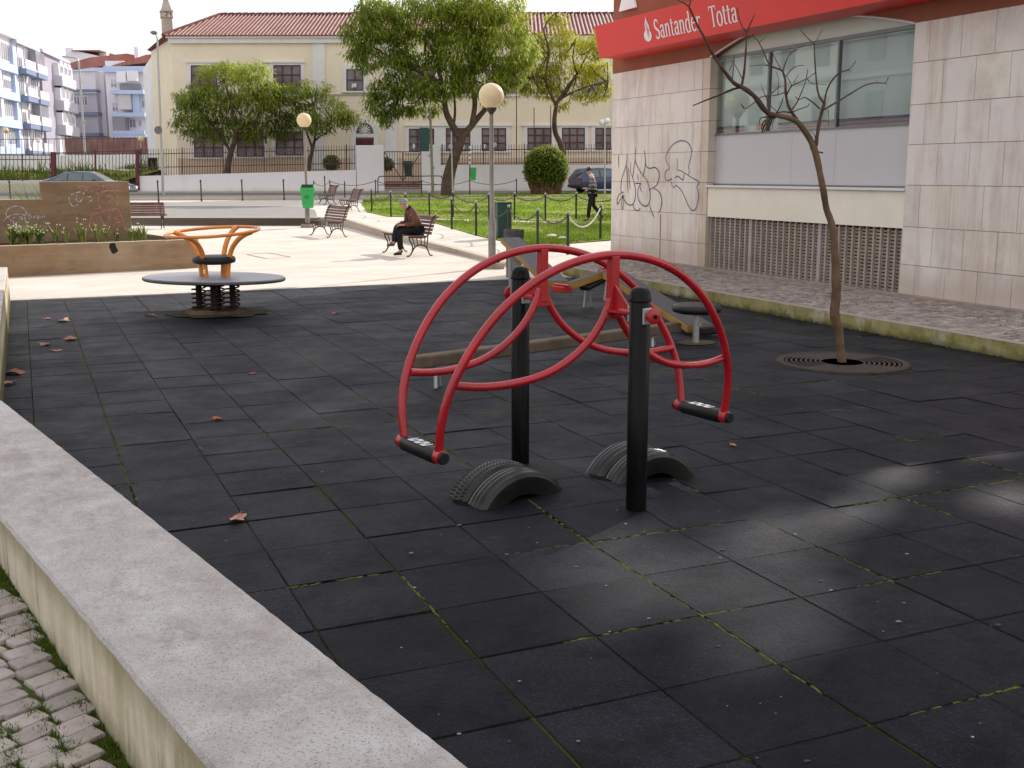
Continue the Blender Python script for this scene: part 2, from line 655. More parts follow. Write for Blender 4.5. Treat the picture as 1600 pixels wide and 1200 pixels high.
rb = MB()
random.seed(3)
ix0, ix1 = -3, 18
iy0, iy1 = -5, 28
for ix in range(ix0, ix1):
    for iy in range(iy0, iy1):
        xa, xb = X0 + ix * TX, X0 + (ix + 1) * TX
        ya, yb = Y0 + iy * TY, Y0 + (iy + 1) * TY
        if xa > 8.52 or xb < -0.45:
            continue
        xb = min(xb, 8.56)
        xa = max(xa, -0.4)
        yb = min(yb, 17.1)
        if yb - ya < 0.05 or xb - xa < 0.05:
            continue
        gx0 = 0.0048 if ix % 2 == 0 else 0.0024
        gx1 = 0.0024 if ix % 2 == 0 else 0.0048
        gy0 = 0.0042 if iy % 2 == 0 else 0.0026
        gy1 = 0.0026 if iy % 2 == 0 else 0.0042
        xa += gx0; xb -= gx1; ya += gy0; yb -= gy1
        near = (1.4 < (xa + xb) / 2 < 4.2 and 4.2 < (ya + yb) / 2 < 6.8)
        k = 8 if near else 3
        dz = random.gauss(0, 0.0014)
        tx, ty = random.gauss(0, 0.004), random.gauss(0, 0.004)
        col = min(1.6, max(0.6, random.gauss(1.05, 0.22))) * (0.6 if random.random() < 0.12 else 1.0)
        cx_, cy_ = (xa + xb) / 2, (ya + yb) / 2
        sx = [xa, xa + 0.004] + [xa + (xb - xa) * i / k for i in range(1, k)] + [xb - 0.004, xb]
        sy = [ya, ya + 0.004] + [ya + (yb - ya) * i / k for i in range(1, k)] + [yb - 0.004, yb]
        vs = []
        for j, yy in enumerate(sy):
            for i, xx in enumerate(sx):
                e = 0.003 if (i in (0, len(sx) - 1) or j in (0, len(sy) - 1)) else 0.0
                vs.append((xx, yy, hrub(xx, yy) + dz + tx * (xx - cx_) + ty * (yy - cy_) - e))
        w = len(sx)
        fs = []
        for j in range(len(sy) - 1):
            for i in range(w - 1):
                fs.append((j * w + i, j * w + i + 1, (j + 1) * w + i + 1, (j + 1) * w + i))
        rb.add(vs, fs, 0, col)
t = NT('rubber_tiles')
fine = t.noise(120, 4, 0.75)
med = t.noise(2.1, 6, 0.65)
wear = t.noise(0.55, 5, 0.6)
c = t.mix(t.ramp(med, [(0.35, 0), (0.68, 1)]), (0.0030, 0.0033, 0.0054), (0.0105, 0.0112, 0.0175))
c = t.mix(t.ramp(wear, [(0.45, 0), (0.66, 0.6)]), c, (0.0155, 0.0152, 0.0165))
c = t.mix(t.ramp(fine, [(0.54, 0), (0.63, 0.9)]), c, (0.045, 0.045, 0.054))
stain = t.noise(4.5, 7, 0.75)
c = t.mix(t.ramp(stain, [(0.50, 0), (0.62, 0.7)]), c, (0.0025, 0.0025, 0.003))
c = t.mix(1.0, c, t.attr(), 'MULTIPLY')
# greenish algae where it stays damp
alg = t.noise(0.8, 7, 0.7)
c = t.mix(t.ramp(alg, [(0.60, 0), (0.74, 0.45)]), c, (0.020, 0.021, 0.011))
h = t.math('ADD', fine, t.math('MULTIPLY', t.noise(35, 4), 0.7))
rough = t.ramp(t.noise(1.4, 6, 0.7), [(0.35, 0.46), (0.65, 0.66)])
pb_ = t.bsdf(c, rough, 0.17, normal=t.bump(h, 1.0, 0.012))
pb_.inputs['Specular Tint'].default_value = (0.68, 0.78, 1.0, 1)
MT['rubber'] = t.mat
tag(rb.build('playground_surface', MT['rubber'], smooth=12), kind='structure')
# what shows in the joints: soil with moss
t = NT('joint_moss')
mm = t.noise(1.7, 6, 0.75)
c = t.mix(t.ramp(mm, [(0.40, 0), (0.52, 1)]), (0.009, 0.0085, 0.007), (0.105, 0.115, 0.018))
c = t.mix(t.noise(90, 2), c, t.mix(0.5, c, (0.0, 0.0, 0.0)))
t.bsdf(c, 1.0, 0.05, normal=t.bump(t.noise(200, 2), 0.8, 0.01))
jb = MB()
for i in range(96):
    for j in range(136):
        xa, ya = -0.45 + i * 0.094, 1.0 + j * 0.1184
        qd = [(xa, ya), (xa + 0.094, ya), (xa + 0.094, ya + 0.1184), (xa, ya + 0.1184)]
        jb.poly([(x, y, hrub(x, y) - 0.0085) for x, y in qd])
tag(jb.build('joint_bed', t.mat), kind='structure')
# little tufts of moss that swell out of the wide joints
ms = MB()
random.seed(5)
tm = simple('moss', (0.10, 0.115, 0.02), 0.95, 0.1, 0.45, 30, 0.6, 150)


def mossy(x, y):
    return math.sin(x * 2.3 + 1.7) + math.sin(y * 1.9 - 0.6) + math.sin((x + y) * 3.7) > 0.2


for k in range(17000):
    along = random.random() < 0.5
    if along:
        x = X0 + TX * 2 * random.randint(-1, 8) + random.gauss(0, 0.004)
        y = 1.5 + 15.5 * random.random() ** 1.5
    else:
        y = Y0 + TY * 2 * random.randint(-2, 13) + random.gauss(0, 0.004)
        x = random.uniform(-0.3, 8.4)
    if y > 17 or y < 1.2 or x > 8.4 or x < -0.3 or not mossy(x, y):
        continue
    r = random.uniform(0.002, 0.0056)
    ms.ball((x, y, hrub(x, y) - 0.003), (r * 1.1, r * 4.5, r * .8) if along else (r * 4.5, r * 1.1, r * .8), 5, 2)
tag(ms.build('moss', tm), kind='stuff', label='green moss growing in the joints between the rubber tiles', cat='moss')

# ------------------------------------------------------------------ low boundary wall (near left)
t = NT('cast_concrete_top')
n = t.noise(3.2, 10, 0.72)
n2 = t.noise(9, 10, 0.75, scl=(1, 0.5, 1))
c = t.mix(t.ramp(n, [(0.3, 0), (0.7, 1)]), (0.55, 0.50, 0.465), (0.82, 0.785, 0.77))
c = t.mix(t.math('MULTIPLY', t.ramp(n2, [(0.5, 0), (0.66, 1)]), 0.5), c, (0.42, 0.365, 0.335))
pit = t.noise(150, 4, 0.7)
c = t.mix(t.ramp(pit, [(0.54, 0), (0.66, 0.75)]), c, (0.15, 0.13, 0.12))
spk = t.noise(60, 6, 0.75)
c = t.mix(t.ramp(spk, [(0.54, 0), (0.68, 0.55)]), c, (0.82, 0.80, 0.79))
lich = t.noise(1.3, 8, 0.75)
c = t.mix(t.ramp(lich, [(0.52, 0), (0.66, 0.55)]), c, (0.34, 0.29, 0.26))
hh = t.math('ADD', t.noise(70, 8, 0.75), t.math('MULTIPLY', n2, 1.2))
t.bsdf(c, 0.92, 0.15, normal=t.bump(t.math('ADD', hh, pit), 0.9, 0.014))
MT['wall_top'] = t.mat
t = NT('stained_render')
x, y, z = t.sep(t.coord.outputs['Object'])
streak = t.noise(7, 6, 0.7, scl=(1, 1, 0.16))
c = t.mix(t.noise(2.0, 6), (0.60, 0.525, 0.385), (0.74, 0.68, 0.55))
alg = t.math('MULTIPLY', t.ramp(streak, [(0.38, 0), (0.62, 1)]), t.ramp(t.noise(1.1, 3), [(0.35, 0.15), (0.65, 0.9)]))
c = t.mix(alg, c, (0.22, 0.185, 0.05))
drk = t.math('MULTIPLY', t.ramp(t.noise(16, 5, 0.7, scl=(1, 1, 0.10)), [(0.52, 0), (0.66, 1)]), t.ramp(t.noise(1.7, 3), [(0.42, 0), (0.6, 0.9)]))
c = t.mix(drk, c, (0.075, 0.065, 0.03))
upz = t.ramp(t.math('ADD', z, t.math('MULTIPLY', t.noise(6, 6, 0.7), 0.14)), [(0.44, 0), (0.53, 0.7)])
c = t.mix(upz, c, (0.27, 0.235, 0.14))
c = t.mix(t.ramp(t.noise(3.3, 8, 0.7), [(0.62, 0), (0.74, 0.7)]), c, (0.72, 0.64, 0.54))
low = t.ramp(t.math('ADD', z, t.math('MULTIPLY', t.noise(9, 4), 0.12)), [(0.20, 1), (0.34, 0)])
c = t.mix(low, c, (0.13, 0.12, 0.045))
t.bsdf(c, 0.9, 0.15, normal=t.bump(t.noise(60, 6), 0.35, 0.008))
MT['wall_face'] = t.mat
WT = 0.48
WI = [(-0.25, 17.03), (-0.25, 7.2), (0.48, 3.66), (0.935, 1.45), (1.35, -0.5)]       # inner line
WO = [(-0.715, 17.03), (-0.715, 7.1), (0.025, 3.56), (0.48, 1.35), (0.9, -0.6)]
lw = thing('low_wall', 'low rendered concrete boundary wall with a rough grey coping, in the near left corner', 'wall', (0.2, 4, 0))
wb = MB()
tb = MB()


def lwp(pt, z):
    return (pt[0] - 0.2, pt[1] - 4, z)


random.seed(21)
rowsI, rowsO = [], []
for i in range(len(WI) - 1):
    n_ = max(2, int((Vector(WI[i + 1]) - Vector(WI[i])).length / 0.045))
    for k in range(n_ + (1 if i == len(WI) - 2 else 0)):
        f_ = k / n_
        pi = Vector(WI[i]).lerp(Vector(WI[i + 1]), f_)
        po = Vector(WO[i]).lerp(Vector(WO[i + 1]), f_)
        e = (pi - po).normalized()
        pi = pi + e * random.gauss(0, 0.0011)
        po = po + e * random.gauss(0, 0.0011)
        rowsI.append(pi)
        rowsO.append(po)
for i in range(len(rowsI) - 1):
    a0, a1, b0, b1 = rowsI[i], rowsI[i + 1], rowsO[i], rowsO[i + 1]
    wb.poly([lwp(a0, -0.3), lwp(a0, WT - 0.012), lwp(a1, WT - 0.012), lwp(a1, -0.3)])
    wb.poly([lwp(b1, -0.3), lwp(b1, WT - 0.012), lwp(b0, WT - 0.012), lwp(b0, -0.3)])
    for (fa, fb, za, zb) in ((0, 0.02, -0.012, 0.0), (0.02, 0.25, 0, 0.002), (0.25, 0.5, .002, 0.003), (0.5, 0.75, .003, 0.002), (0.75, 0.98, .002, 0.0), (0.98, 1.0, 0.0, -0.012)):
        tb.poly([lwp(a0.lerp(b0, fa), WT + za), lwp(a0.lerp(b0, fb), WT + zb), lwp(a1.lerp(b1, fb), WT + zb), lwp(a1.lerp(b1, fa), WT + za)])
wb.poly([lwp(rowsI[0], -0.3), lwp(rowsO[0], -0.3), lwp(rowsO[0], WT - 0.012), lwp(rowsI[0], WT - 0.012)])
wb.build('wall_face', MT['wall_face'], lw)
tb.build('coping', MT['wall_top'], lw, smooth=50)

# ------------------------------------------------------------------ cobbled pavement outside the wall
def zc(x, y):
    return 0.19 + 0.05 * (y - 2.9)


tcb = NT('limestone_cobble')
n = tcb.noise(14, 8, 0.7)
c = tcb.mix(tcb.ramp(n, [(0.3, 0), (0.7, 1)]), (0.30, 0.26, 0.235), (0.46, 0.415, 0.385))
c = tcb.mix(tcb.ramp(tcb.noise(55, 4), [(0.6, 0), (0.7, 0.5)]), c, (0.15, 0.12, 0.10))
c = tcb.mix(1.0, c, tcb.attr(), 'MULTIPLY')
tcb.bsdf(c, 0.8, 0.25, normal=tcb.bump(tcb.noise(70, 6, 0.7), 0.5, 0.006))
MT['cobble'] = tcb.mat


def cobble_field(b, spots, h, sz):
    """irregular little stone blocks with rounded shoulders; spots = (x, y, z, angle, w, l)"""
    for x, y, z, a, w, l in spots:
        k = 7
        ring = []
        ca, sa = math.cos(a), math.sin(a)
        base = [(-.5, -.5), (0.02, -.53), (.5, -.5), (.53, 0.0), (.5, .5), (0, .53), (-.5, .5), (-.53, 0)]
        for px, py in base:
            px = px * w * random.uniform(0.92, 1.04)
            py = py * l * random.uniform(0.92, 1.05)
            ring.append((x + px * ca - py * sa, y + px * sa + py * ca))
        dz = random.uniform(-0.003, 0.003)
        tx, ty = random.gauss(0, 0.018), random.gauss(0, 0.018)
        vs = []
        n = len(ring)
        for f, zz in ((1.0, -h), (1.0, -0.007), (0.955, -0.001), (0.80, 0.001)):
            for px, py in ring:
                qx, qy = x + (px - x) * f, y + (py - y) * f
                vs.append((qx, qy, z + dz + zz + tx * (qx - x) + ty * (qy - y)))
        fs = []
        for r in range(3):
            for i in range(n):
                j = (i + 1) % n
                fs.append((r * n + i, r * n + j, (r + 1) * n + j, (r + 1) * n + i))
        fs.append(tuple(3 * n + i for i in range(n)))
        t_ = random.uniform(0.72, 1.18)
        b.add(vs, fs, 0, (t_, t_ * random.uniform(.97, 1.02), t_ * random.uniform(.95, 1.03)))


random.seed(33)
cb = MB()
spots = []
ang = math.atan2(0.2, 1) * 0 + 0.30
# courses run roughly across the wall, stones long across
wd = (Vector((0.48, 1.35)) - Vector((0.025, 3.56))).normalized()
wn = Vector((wd.y, -wd.x))
if wn.x > 0:
    wn = -wn
for r in range(-2, 34):
    for k in range(0, 16):
        s_ = r * 0.082 + random.gauss(0, 0.006) - 0.2 + 0.02 * math.sin(k * 1.3)
        off = 0.075 + k * 0.112 + random.gauss(0, 0.007) + (0.02 * math.sin(r * 0.7))
        p = Vector((0.025, 3.56)) + wd * (s_ + (off * 0.30) - 1.6) + wn * off
        if p.y > 6.5 or p.y < 1.5:
            continue
        spots.append((p.x, p.y, zc(p.x, p.y), math.atan2(wn.y + .3 * wd.y, wn.x + .3 * wd.x) + random.gauss(0, 0.035), random.uniform(0.106, 0.115), random.uniform(0.072, 0.079)))
cobble_field(cb, spots, 0.06, 0.1)
tag(cb.build('cobbled_pavement', MT['cobble'], smooth=35), kind='structure')
db = MB()
db.poly([(1.2, 0.2, zc(0, .2) - .012), (-0.25, 7.2, zc(0, 7.2) - .012), (-0.6, 18, zc(0, 18) - .3), (-30, 18, zc(0, 18) - .3), (-30, 0.2, zc(0, .2) - .012)])
t = NT('paving_earth')
t.bsdf(t.mix(t.noise(9, 6), (0.05, 0.05, 0.022), (0.08, 0.11, 0.026)), 0.95, 0.1, normal=t.bump(t.noise(80, 4), 0.6, 0.01))
tag(db.build('paving_earth', t.mat), kind='structure')
# grass and weeds in the joints
tgr = NT('weed_grass')
c = tgr.mix(tgr.noise(6, 3), (0.055, 0.10, 0.016), (0.13, 0.19, 0.035))
c = tgr.mix(1.0, c, tgr.attr(), 'MULTIPLY')
d1 = tgr.n('ShaderNodeBsdfDiffuse')
tgr.setin(d1.inputs[0], c)
d2 = tgr.n('ShaderNodeBsdfTranslucent')
tgr.setin(d2.inputs[0], c)
mx = tgr.n('ShaderNodeMixShader')
mx.inputs[0].default_value = 0.4
tgr.l(d1.outputs[0], mx.inputs[1])
tgr.l(d2.outputs[0], mx.inputs[2])
tgr.l(mx.outputs[0], tgr.out.inputs[0])
MT['grass'] = tgr.mat


def blades(b, x, y, z, n, h, spread, w=0.004, tint=1.0):
    for _ in range(n):
        a = random.uniform(0, 2 * math.pi)
        r = spread * math.sqrt(random.random())
        bx, by = x + r * math.cos(a), y + r * math.sin(a)
        hh = h * random.uniform(0.5, 1.2)
        la = random.uniform(0, 2 * math.pi)
        le = hh * random.uniform(0.1, 0.8)
        da = random.uniform(0, math.pi)
        dx, dy = w * math.cos(da), w * math.sin(da)
        mxp, myp = bx + le * 0.4 * math.cos(la), by + le * 0.4 * math.sin(la)
        tpx, tpy = bx + le * math.cos(la), by + le * math.sin(la)
        k = tint * random.uniform(0.6, 1.35)
        b.add([(bx - dx, by - dy, z), (bx + dx, by + dy, z), (mxp + dx * .8, myp + dy * .8, z + hh * .6), (mxp - dx * .8, myp - dy * .8, z + hh * .6), (tpx, tpy, z + hh)],
              [(0, 1, 2, 3), (3, 2, 4)], 0, (k * random.uniform(.85, 1.25), k, k * .8))


random.seed(44)
gb = MB()
for k in range(2600):
    s_ = random.uniform(-1.7, 2.2)
    off = abs(random.gauss(0, 0.25)) if random.random() < 0.6 else random.uniform(0, 1.2)
    q_ = round(off / 0.112)
    off = max(0.01, q_ * 0.112 + 0.02 + random.gauss(0, 0.01))
    p = Vector((0.025, 3.56)) + wd * s_ * -1 + wn * off
    dens = math.sin(p.x * 5 + 1) + math.sin(p.y * 3.1)
    if dens < -0.35 and off > 0.1:
        continue
    blades(gb, p.x, p.y, zc(p.x, p.y) - 0.02, random.randint(10, 30), random.uniform(0.013, 0.034), 0.035, 0.0024)
tag(gb.build('weeds', MT['grass']), kind='stuff', label='green weeds and grass growing between the cobbles by the low wall', cat='weeds')

# ------------------------------------------------------------------ bank building
XW = 10.6
tst = NT('stone_cladding')
n = tst.noise(1.6, 8, 0.65)
x, y, z = tst.sep(tst.coord.outputs['Object'])
c = tst.mix(tst.ramp(n, [(0.3, 0), (0.7, 1)]), (0.70, 0.63, 0.57), (0.79, 0.735, 0.685))
str_ = tst.noise(3.0, 6, 0.65, scl=(1, 1.6, 0.18))
c = tst.mix(tst.math('MULTIPLY', tst.ramp(str_, [(0.50, 0), (0.70, 1)]), 0.55), c, (0.44, 0.35, 0.26))
c = tst.mix(tst.math('MULTIPLY', tst.ramp(tst.noise(0.9, 6, 0.7), [(0.52, 0), (0.66, 1)]), 0.4), c, (0.47, 0.385, 0.32))
lowz = tst.ramp(tst.math('ADD', z, tst.math('MULTIPLY', tst.noise(1.1, 5), 0.9)), [(0.6, 0.65), (1.9, 0)])
c = tst.mix(lowz, c, (0.46, 0.375, 0.295))
c = tst.mix(1.0, c, tst.attr(), 'MULTIPLY')
tst.bsdf(c, 0.65, 0.3, normal=tst.bump(tst.noise(40, 5), 0.12, 0.004))
MT['stone'] = tst.mat
MT['band'] = simple('brown_red_render', (0.30, 0.105, 0.062), 0.8, 0.2, 0.1, 1.6, 0.15, 60, dark=(0.24, 0.08, 0.05), darkamt=0.5)
MT['sign_red'] = simple('sign_red', (0.74, 0.035, 0.028), 0.4, 0.4, 0.04, 2, dark=(0.62, 0.03, 0.03), darkamt=0.3)
MT['sign_white'] = simple('sign_white', (0.85, 0.84, 0.84), 0.4, 0.3, 0.03, 2)
MT['cream_panel'] = simple('cream_panel', (0.84, 0.78, 0.65), 0.6, 0.3, 0.05, 1.5, dark=(0.68, 0.62, 0.5), darkamt=0.4)
MT['mortar'] = simple('stone_joint', (0.50, 0.415, 0.355), 0.9, 0.1, 0.3, 5)
MT['vent'] = simple('vent_metal', (0.40, 0.345, 0.325), 0.5, 0.4, 0.15, 3, metal=0.2)
MT['vent_dark'] = simple('vent_dark', (0.014, 0.012, 0.01), 0.9, 0.1, 0.3, 5)
MT['slat'] = simple('vent_slat', (0.45, 0.375, 0.27), 0.6, 0.3, 0.2, 6)

BK = (XW, 14.0, 0.15)
bank = thing('bank_building', 'bank branch with pale stone cladding, big window and brown-red upper wall', 'building', BK)


def bk(p):
    return Vector((p[0] - BK[0], p[1] - BK[1], p[2] - BK[2]))


def bkpoly(b, pts, mi=0, col=None):
    b.poly([bk(p) for p in pts], mi, col)


WY0, WY1 = 11.5, 16.15                 # window bay
ZC = [-0.1, 0.06, 0.558, 1.05, 1.585, 2.10, 2.60, 3.12, 3.62]
ZTOP = 3.62
YC = 19.5
slab = MB()
slab2 = MB()
random.seed(8)


def slabs(slab, y0, y1, step, odd0):
    for r in range(1, len(ZC) - 1):
        za, zb = ZC[r], ZC[r + 1]
        if r == 1:
            za = -0.1
        ys = []
        yy = y0 + (step * 0.5 if (r + odd0) % 2 else step)
        while yy < y1 - 0.12:
            ys.append(yy)
            yy += step
        ys = [y0] + ys + [y1]
        for a, b_ in zip(ys, ys[1:]):
            gp = 0.0026
            k = min(1.12, max(0.84, random.gauss(1, 0.024)))
            col = (k, k * random.uniform(.985, 1.01), k * random.uniform(.96, 1.02))
            xx = XW - random.uniform(0, 0.002)
            e = 0.005
            A = [bk((xx + 0.012, a + gp, za + gp)), bk((xx + 0.012, b_ - gp, za + gp)), bk((xx + 0.012, b_ - gp, zb - gp)), bk((xx + 0.012, a + gp, zb - gp))]
            B = [bk((xx, a + gp + e * .4, za + gp + e * .4)), bk((xx, b_ - gp - e * .4, za + gp + e * .4)), bk((xx, b_ - gp - e * .4, zb - gp - e * .4)), bk((xx, a + gp + e * .4, zb - gp - e * .4))]
            slab.prism(A, B, 0, col)


slabs(slab, WY1 + 0.22, YC, 0.50, 0)
slabs(slab2, 8.6, WY0, 0.525, 1)
# the corner return, which faces the lawn, and the jambs of the bay
for r in range(1, len(ZC) - 1):
    za, zb = ZC[r], ZC[r + 1]
    if r == 1:
        za = -0.1
    for i in range(16):
        xa = XW + 0.02 + i * 0.55
        k = random.gauss(1, 0.04)
        slab.box(bk((xa + 0.27, YC - 0.005, (za + zb) / 2)), (0.54, 0.03, zb - za - 0.007), col=(k, k, k))
    slab.box(bk((XW + 0.17, WY1 + 0.11, (za + zb) / 2)), (0.336, 0.213, zb - za - 0.007), col=(0.86, 0.80, 0.72))
    slab2.box(bk((XW + 0.17, WY0 - 0.015, (za + zb) / 2)), (0.30, 0.028, zb - za - 0.007), col=(0.9, 0.86, 0.8))
slab.build('stone_cladding', MT['stone'], bank)
slab2.build('stone_cladding', MT['stone'], bank)
core = MB()
core.box(bk((XW + 0.17, (WY1 + YC) / 2 + .1, 1.76)), (0.31, YC - WY1 - 0.25, 3.70))
core.build('wall_core', MT['mortar'], bank)
core = MB()
core.box(bk((XW + 0.17, 10.04, 1.76)), (0.31, 2.86, 3.70))
core.build('wall_core', MT['mortar'], bank)

# upper wall: brown-red render with the flat arch cut out of it
AR = [(16.15, 3.635), (15.45, 3.82), (14.94, 3.90), (14.2, 3.952), (13.8, 3.96), (13.27, 3.935), (12.6, 3.85), (11.98, 3.735), (11.5, 3.625)]
arch = smooth_path([(0, y_, z_) for y_, z_ in AR], 4)
upw = MB()
HI = 5.2
for a, b_ in zip(arch, arch[1:]):
    bkpoly(upw, [(XW - .004, a.y, a.z), (XW - .004, a.y, HI), (XW - .004, b_.y, HI), (XW - .004, b_.y, b_.z)])
    bkpoly(upw, [(XW - .004, a.y, a.z), (XW - .004, b_.y, b_.z), (XW + 0.3, b_.y, b_.z), (XW + 0.3, a.y, a.z)])
bkpoly(upw, [(XW - .004, YC + .01, ZTOP), (XW - .004, YC + .01, HI), (XW - .004, 16.15, HI), (XW - .004, 16.15, ZTOP)])
bkpoly(upw, [(XW - .004, 11.5, ZTOP), (XW - .004, 11.5, 4.5), (XW - .004, 8.6, 4.5), (XW - .004, 8.6, ZTOP)])
bkpoly(upw, [(XW - .004, YC + .012, ZTOP), (XW + 9, YC + .012, ZTOP), (XW + 9, YC + .012, HI), (XW - .004, YC + .012, HI)])
bkpoly(upw, [(XW - .004, 11.5, HI), (XW + 9, 11.5, HI), (XW + 9, YC + .012, HI), (XW - .004, YC + .012, HI)])
bkpoly(upw, [(XW - .004, 8.6, 0), (XW + 9, 8.6, 0), (XW + 9, 8.6, 4.5), (XW - .004, 8.6, 4.5)])
bkpoly(upw, [(XW - .004, 8.6, 4.5), (XW + 9, 8.6, 4.5), (XW + 9, 11.5, 4.5), (XW - .004, 11.5, 4.5)])
bkpoly(upw, [(XW - .004, 11.5, 4.5), (XW + 9, 11.5, 4.5), (XW + 9, 11.5, HI), (XW - .004, 11.5, HI)])
upw.build('upper_wall', MT['band'], bank)
rim = MB()
rim.tube([bk((XW - 0.004, p.y, p.z - 0.012)) for p in arch], 0.016, 6)
rim.build('arch_trim', MT['stone_trim'], bank, smooth=60)

# window: lunette panel, header, three panes over a frosted band, sill, cream panel
XG = XW + 0.15
gl = NT('shop_glass')
fr = gl.n('ShaderNodeFresnel')
fr.inputs[0].default_value = 1.5
tr = gl.n('ShaderNodeBsdfTransparent')
tr.inputs[0].default_value = (0.80, 0.86, 0.83, 1)
gs = gl.n('ShaderNodeBsdfGlossy')
gs.inputs['Roughness'].default_value = 0.02
gs.inputs[0].default_value = (0.9, 0.93, 0.92, 1)
mxs = gl.n('ShaderNodeMixShader')
ff = gl.math('ADD', fr.outputs[0], 0.03, clamp=True)
gl.l(ff, mxs.inputs[0])
gl.l(tr.outputs[0], mxs.inputs[1])
gl.l(gs.outputs[0], mxs.inputs[2])
gl.l(mxs.outputs[0], gl.out.inputs[0])
MT['shop_glass'] = gl.mat
MT['frosted'] = simple('frosted_film', (0.52, 0.505, 0.51), 0.28, 0.5, 0.04, 0.6)
MT['alu'] = simple('window_aluminium', (0.16, 0.175, 0.18), 0.4, 0.5, 0.1, 4, metal=0.4)
MT['lunette'] = simple('lunette_panel', (0.62, 0.68, 0.60), 0.25, 0.5, 0.05, 1.0)
MT['blue_strip'] = simple('blue_strip', (0.02, 0.03, 0.13), 0.4, 0.4, 0.1, 5)
MT['red_strip'] = simple('red_strip', (0.45, 0.05, 0.04), 0.4, 0.4, 0.1, 5)
win = thing('shop_window', '', '', (0, 0, 0))
bpy.data.objects.remove(win)
wf = MB()
wf.box(bk((XG, (WY0 + WY1) / 2, 3.60)), (0.06, WY1 - WY0, 0.05))
wf.box(bk((XG, (WY0 + WY1) / 2, 1.555)), (0.05, WY1 - WY0, 0.03))
for yy in (13.10, 14.72):
    wf.box(bk((XG - 0.005, yy, 2.98)), (0.055, 0.035, 1.19))
wf.box(bk((XG - .004, (WY0 + WY1) / 2, 2.372)), (0.046, WY1 - WY0, 0.022))
winf = wf.build('window_frame', MT['alu'], bank)
b = MB()
bkpoly(b, [(XG, WY0, 3.6), (XG, WY1, 3.6), (XG, WY1, 2.37), (XG, WY0, 2.37)])
b.build('pane', MT['shop_glass'], winf)
b = MB()
for ya, yb in ((WY0, 13.098), (13.102, 14.1), (14.104, WY1)):
    bkpoly(b, [(XG, ya, 1.56), (XG, yb, 1.56), (XG, yb, 2.365), (XG, ya, 2.365)])
b.build('frosted_pane', MT['frosted'], winf)
b = MB()
b.poly([bk((XG + 0.01, p.y, p.z + 0.03)) for p in arch] + [bk((XG + .01, WY0 - .1, 3.55)), bk((XG + .01, WY1 + .1, 3.55))])
b.build('lunette_panel', MT['lunette'], winf)
b = MB()
b.box(bk((XG + 0.02, 13.0, 2.475)), (0.006, 3.0, 0.045), mi=0)
b.box(bk((XG + 0.02, 13.0, 2.420)), (0.006, 3.0, 0.028), mi=1)
b.box(bk((XG + 0.02, 15.75, 2.475)), (0.006, 0.75, 0.045), mi=0)
b.box(bk((XG + 0.02, 15.75, 2.420)), (0.006, 0.75, 0.028), mi=1)
b.build('window_stripe', [MT['blue_strip'], MT['red_strip']], winf)
inn = MB()
bkpoly(inn, [(XG + .10, WY0 + .0, 2.3), (XG + .10, WY1 - .0, 2.3), (XG + .10, WY1 - .0, 3.66), (XG + .10, WY0 + .0, 3.66)])
inn.build('room_blind', simple('grey_green_blind', (.74, .79, .77), .7, .2, .06, .8), bank)
b = MB()
b.box(bk((XW + 0.10, (WY0 + WY1) / 2, 1.525)), (0.24, WY1 - WY0 - 0.004, 0.035))
b.build('window_sill', MT['stone_trim'], bank, bevel=0.006)
b = MB()
b.box(bk((XW + 0.17, (WY0 + WY1) / 2, 1.263)), (0.30, WY1 - WY0 - 0.004, 0.485))
b.build('spandrel_panel', MT['cream_panel'], bank, bevel=0.004)
# ventilation grille below
vg = MB()
vsl = MB()
NB = 32
for i in range(NB + 1):
    yy = WY0 + 0.05 + (WY1 - WY0 - 0.1) * i / NB
    vg.box(bk((XW + 0.09, yy, 0.585)), (0.05, 0.030 if i % 12 else 0.075, 0.86))
vg.box(bk((XW + 0.09, (WY0 + WY1) / 2, 0.135)), (0.09, WY1 - WY0, 0.05))
vgr = vg.build('vent_grille', MT['vent'], bank)
for k in range(17):
    zz = 0.185 + k * 0.049
    vsl.box(bk((XW + 0.10, (WY0 + WY1) / 2, zz)), (0.005, WY1 - WY0 - 0.02, 0.036), rot=Matrix.Rotation(R_(-28), 3, 'Y'))
vsl.build('vent_slats', MT['slat'], vgr)
b = MB()
bkpoly(b, [(XW + 0.25, WY0, 0.1), (XW + 0.25, WY1, 0.1), (XW + 0.25, WY1, 1.04), (XW + 0.25, WY0, 1.04)])
b.build('vent_shaft', MT['vent_dark'], bank)
# moss line running down a joint
b = MB()
b.box(bk((XW - 0.003, 17.62, 0.80)), (0.008, 0.018, 0.42))
b.box(bk((XW - 0.003, 17.62, 0.45)), (0.006, 0.010, 0.55))
b.build('moss_streak', tm, bank)

# ------------------------------------------------------------------ lettering and marks
def ribbon(b, pts, w, to3, mi=0, lift=0.0):
    """flat stroke with changing width through 2D points; to3 maps (x, y) to space"""
    n = len(pts)
    ws = [w] * n if not hasattr(w, '__len__') else w
    L, Rr = [], []
    for i in range(n):
        p0, p1 = pts[max(i - 1, 0)], pts[min(i + 1, n - 1)]
        dx, dy = p1[0] - p0[0], p1[1] - p0[1]
        k = math.hypot(dx, dy) or 1
        nx, ny = -dy / k * ws[i] / 2, dx / k * ws[i] / 2
        L.append((pts[i][0] + nx, pts[i][1] + ny))
        Rr.append((pts[i][0] - nx, pts[i][1] - ny))
    for i in range(n - 1):
        b.poly([to3(*Rr[i]), to3(*Rr[i + 1]), to3(*L[i + 1]), to3(*L[i])], mi)


def arc(cx, cy, rx, ry, a0, a1, n=14):
    return [(cx + rx * math.cos(R_(a0 + (a1 - a0) * i / n)), cy + ry * math.sin(R_(a0 + (a1 - a0) * i / n))) for i in range(n + 1)]


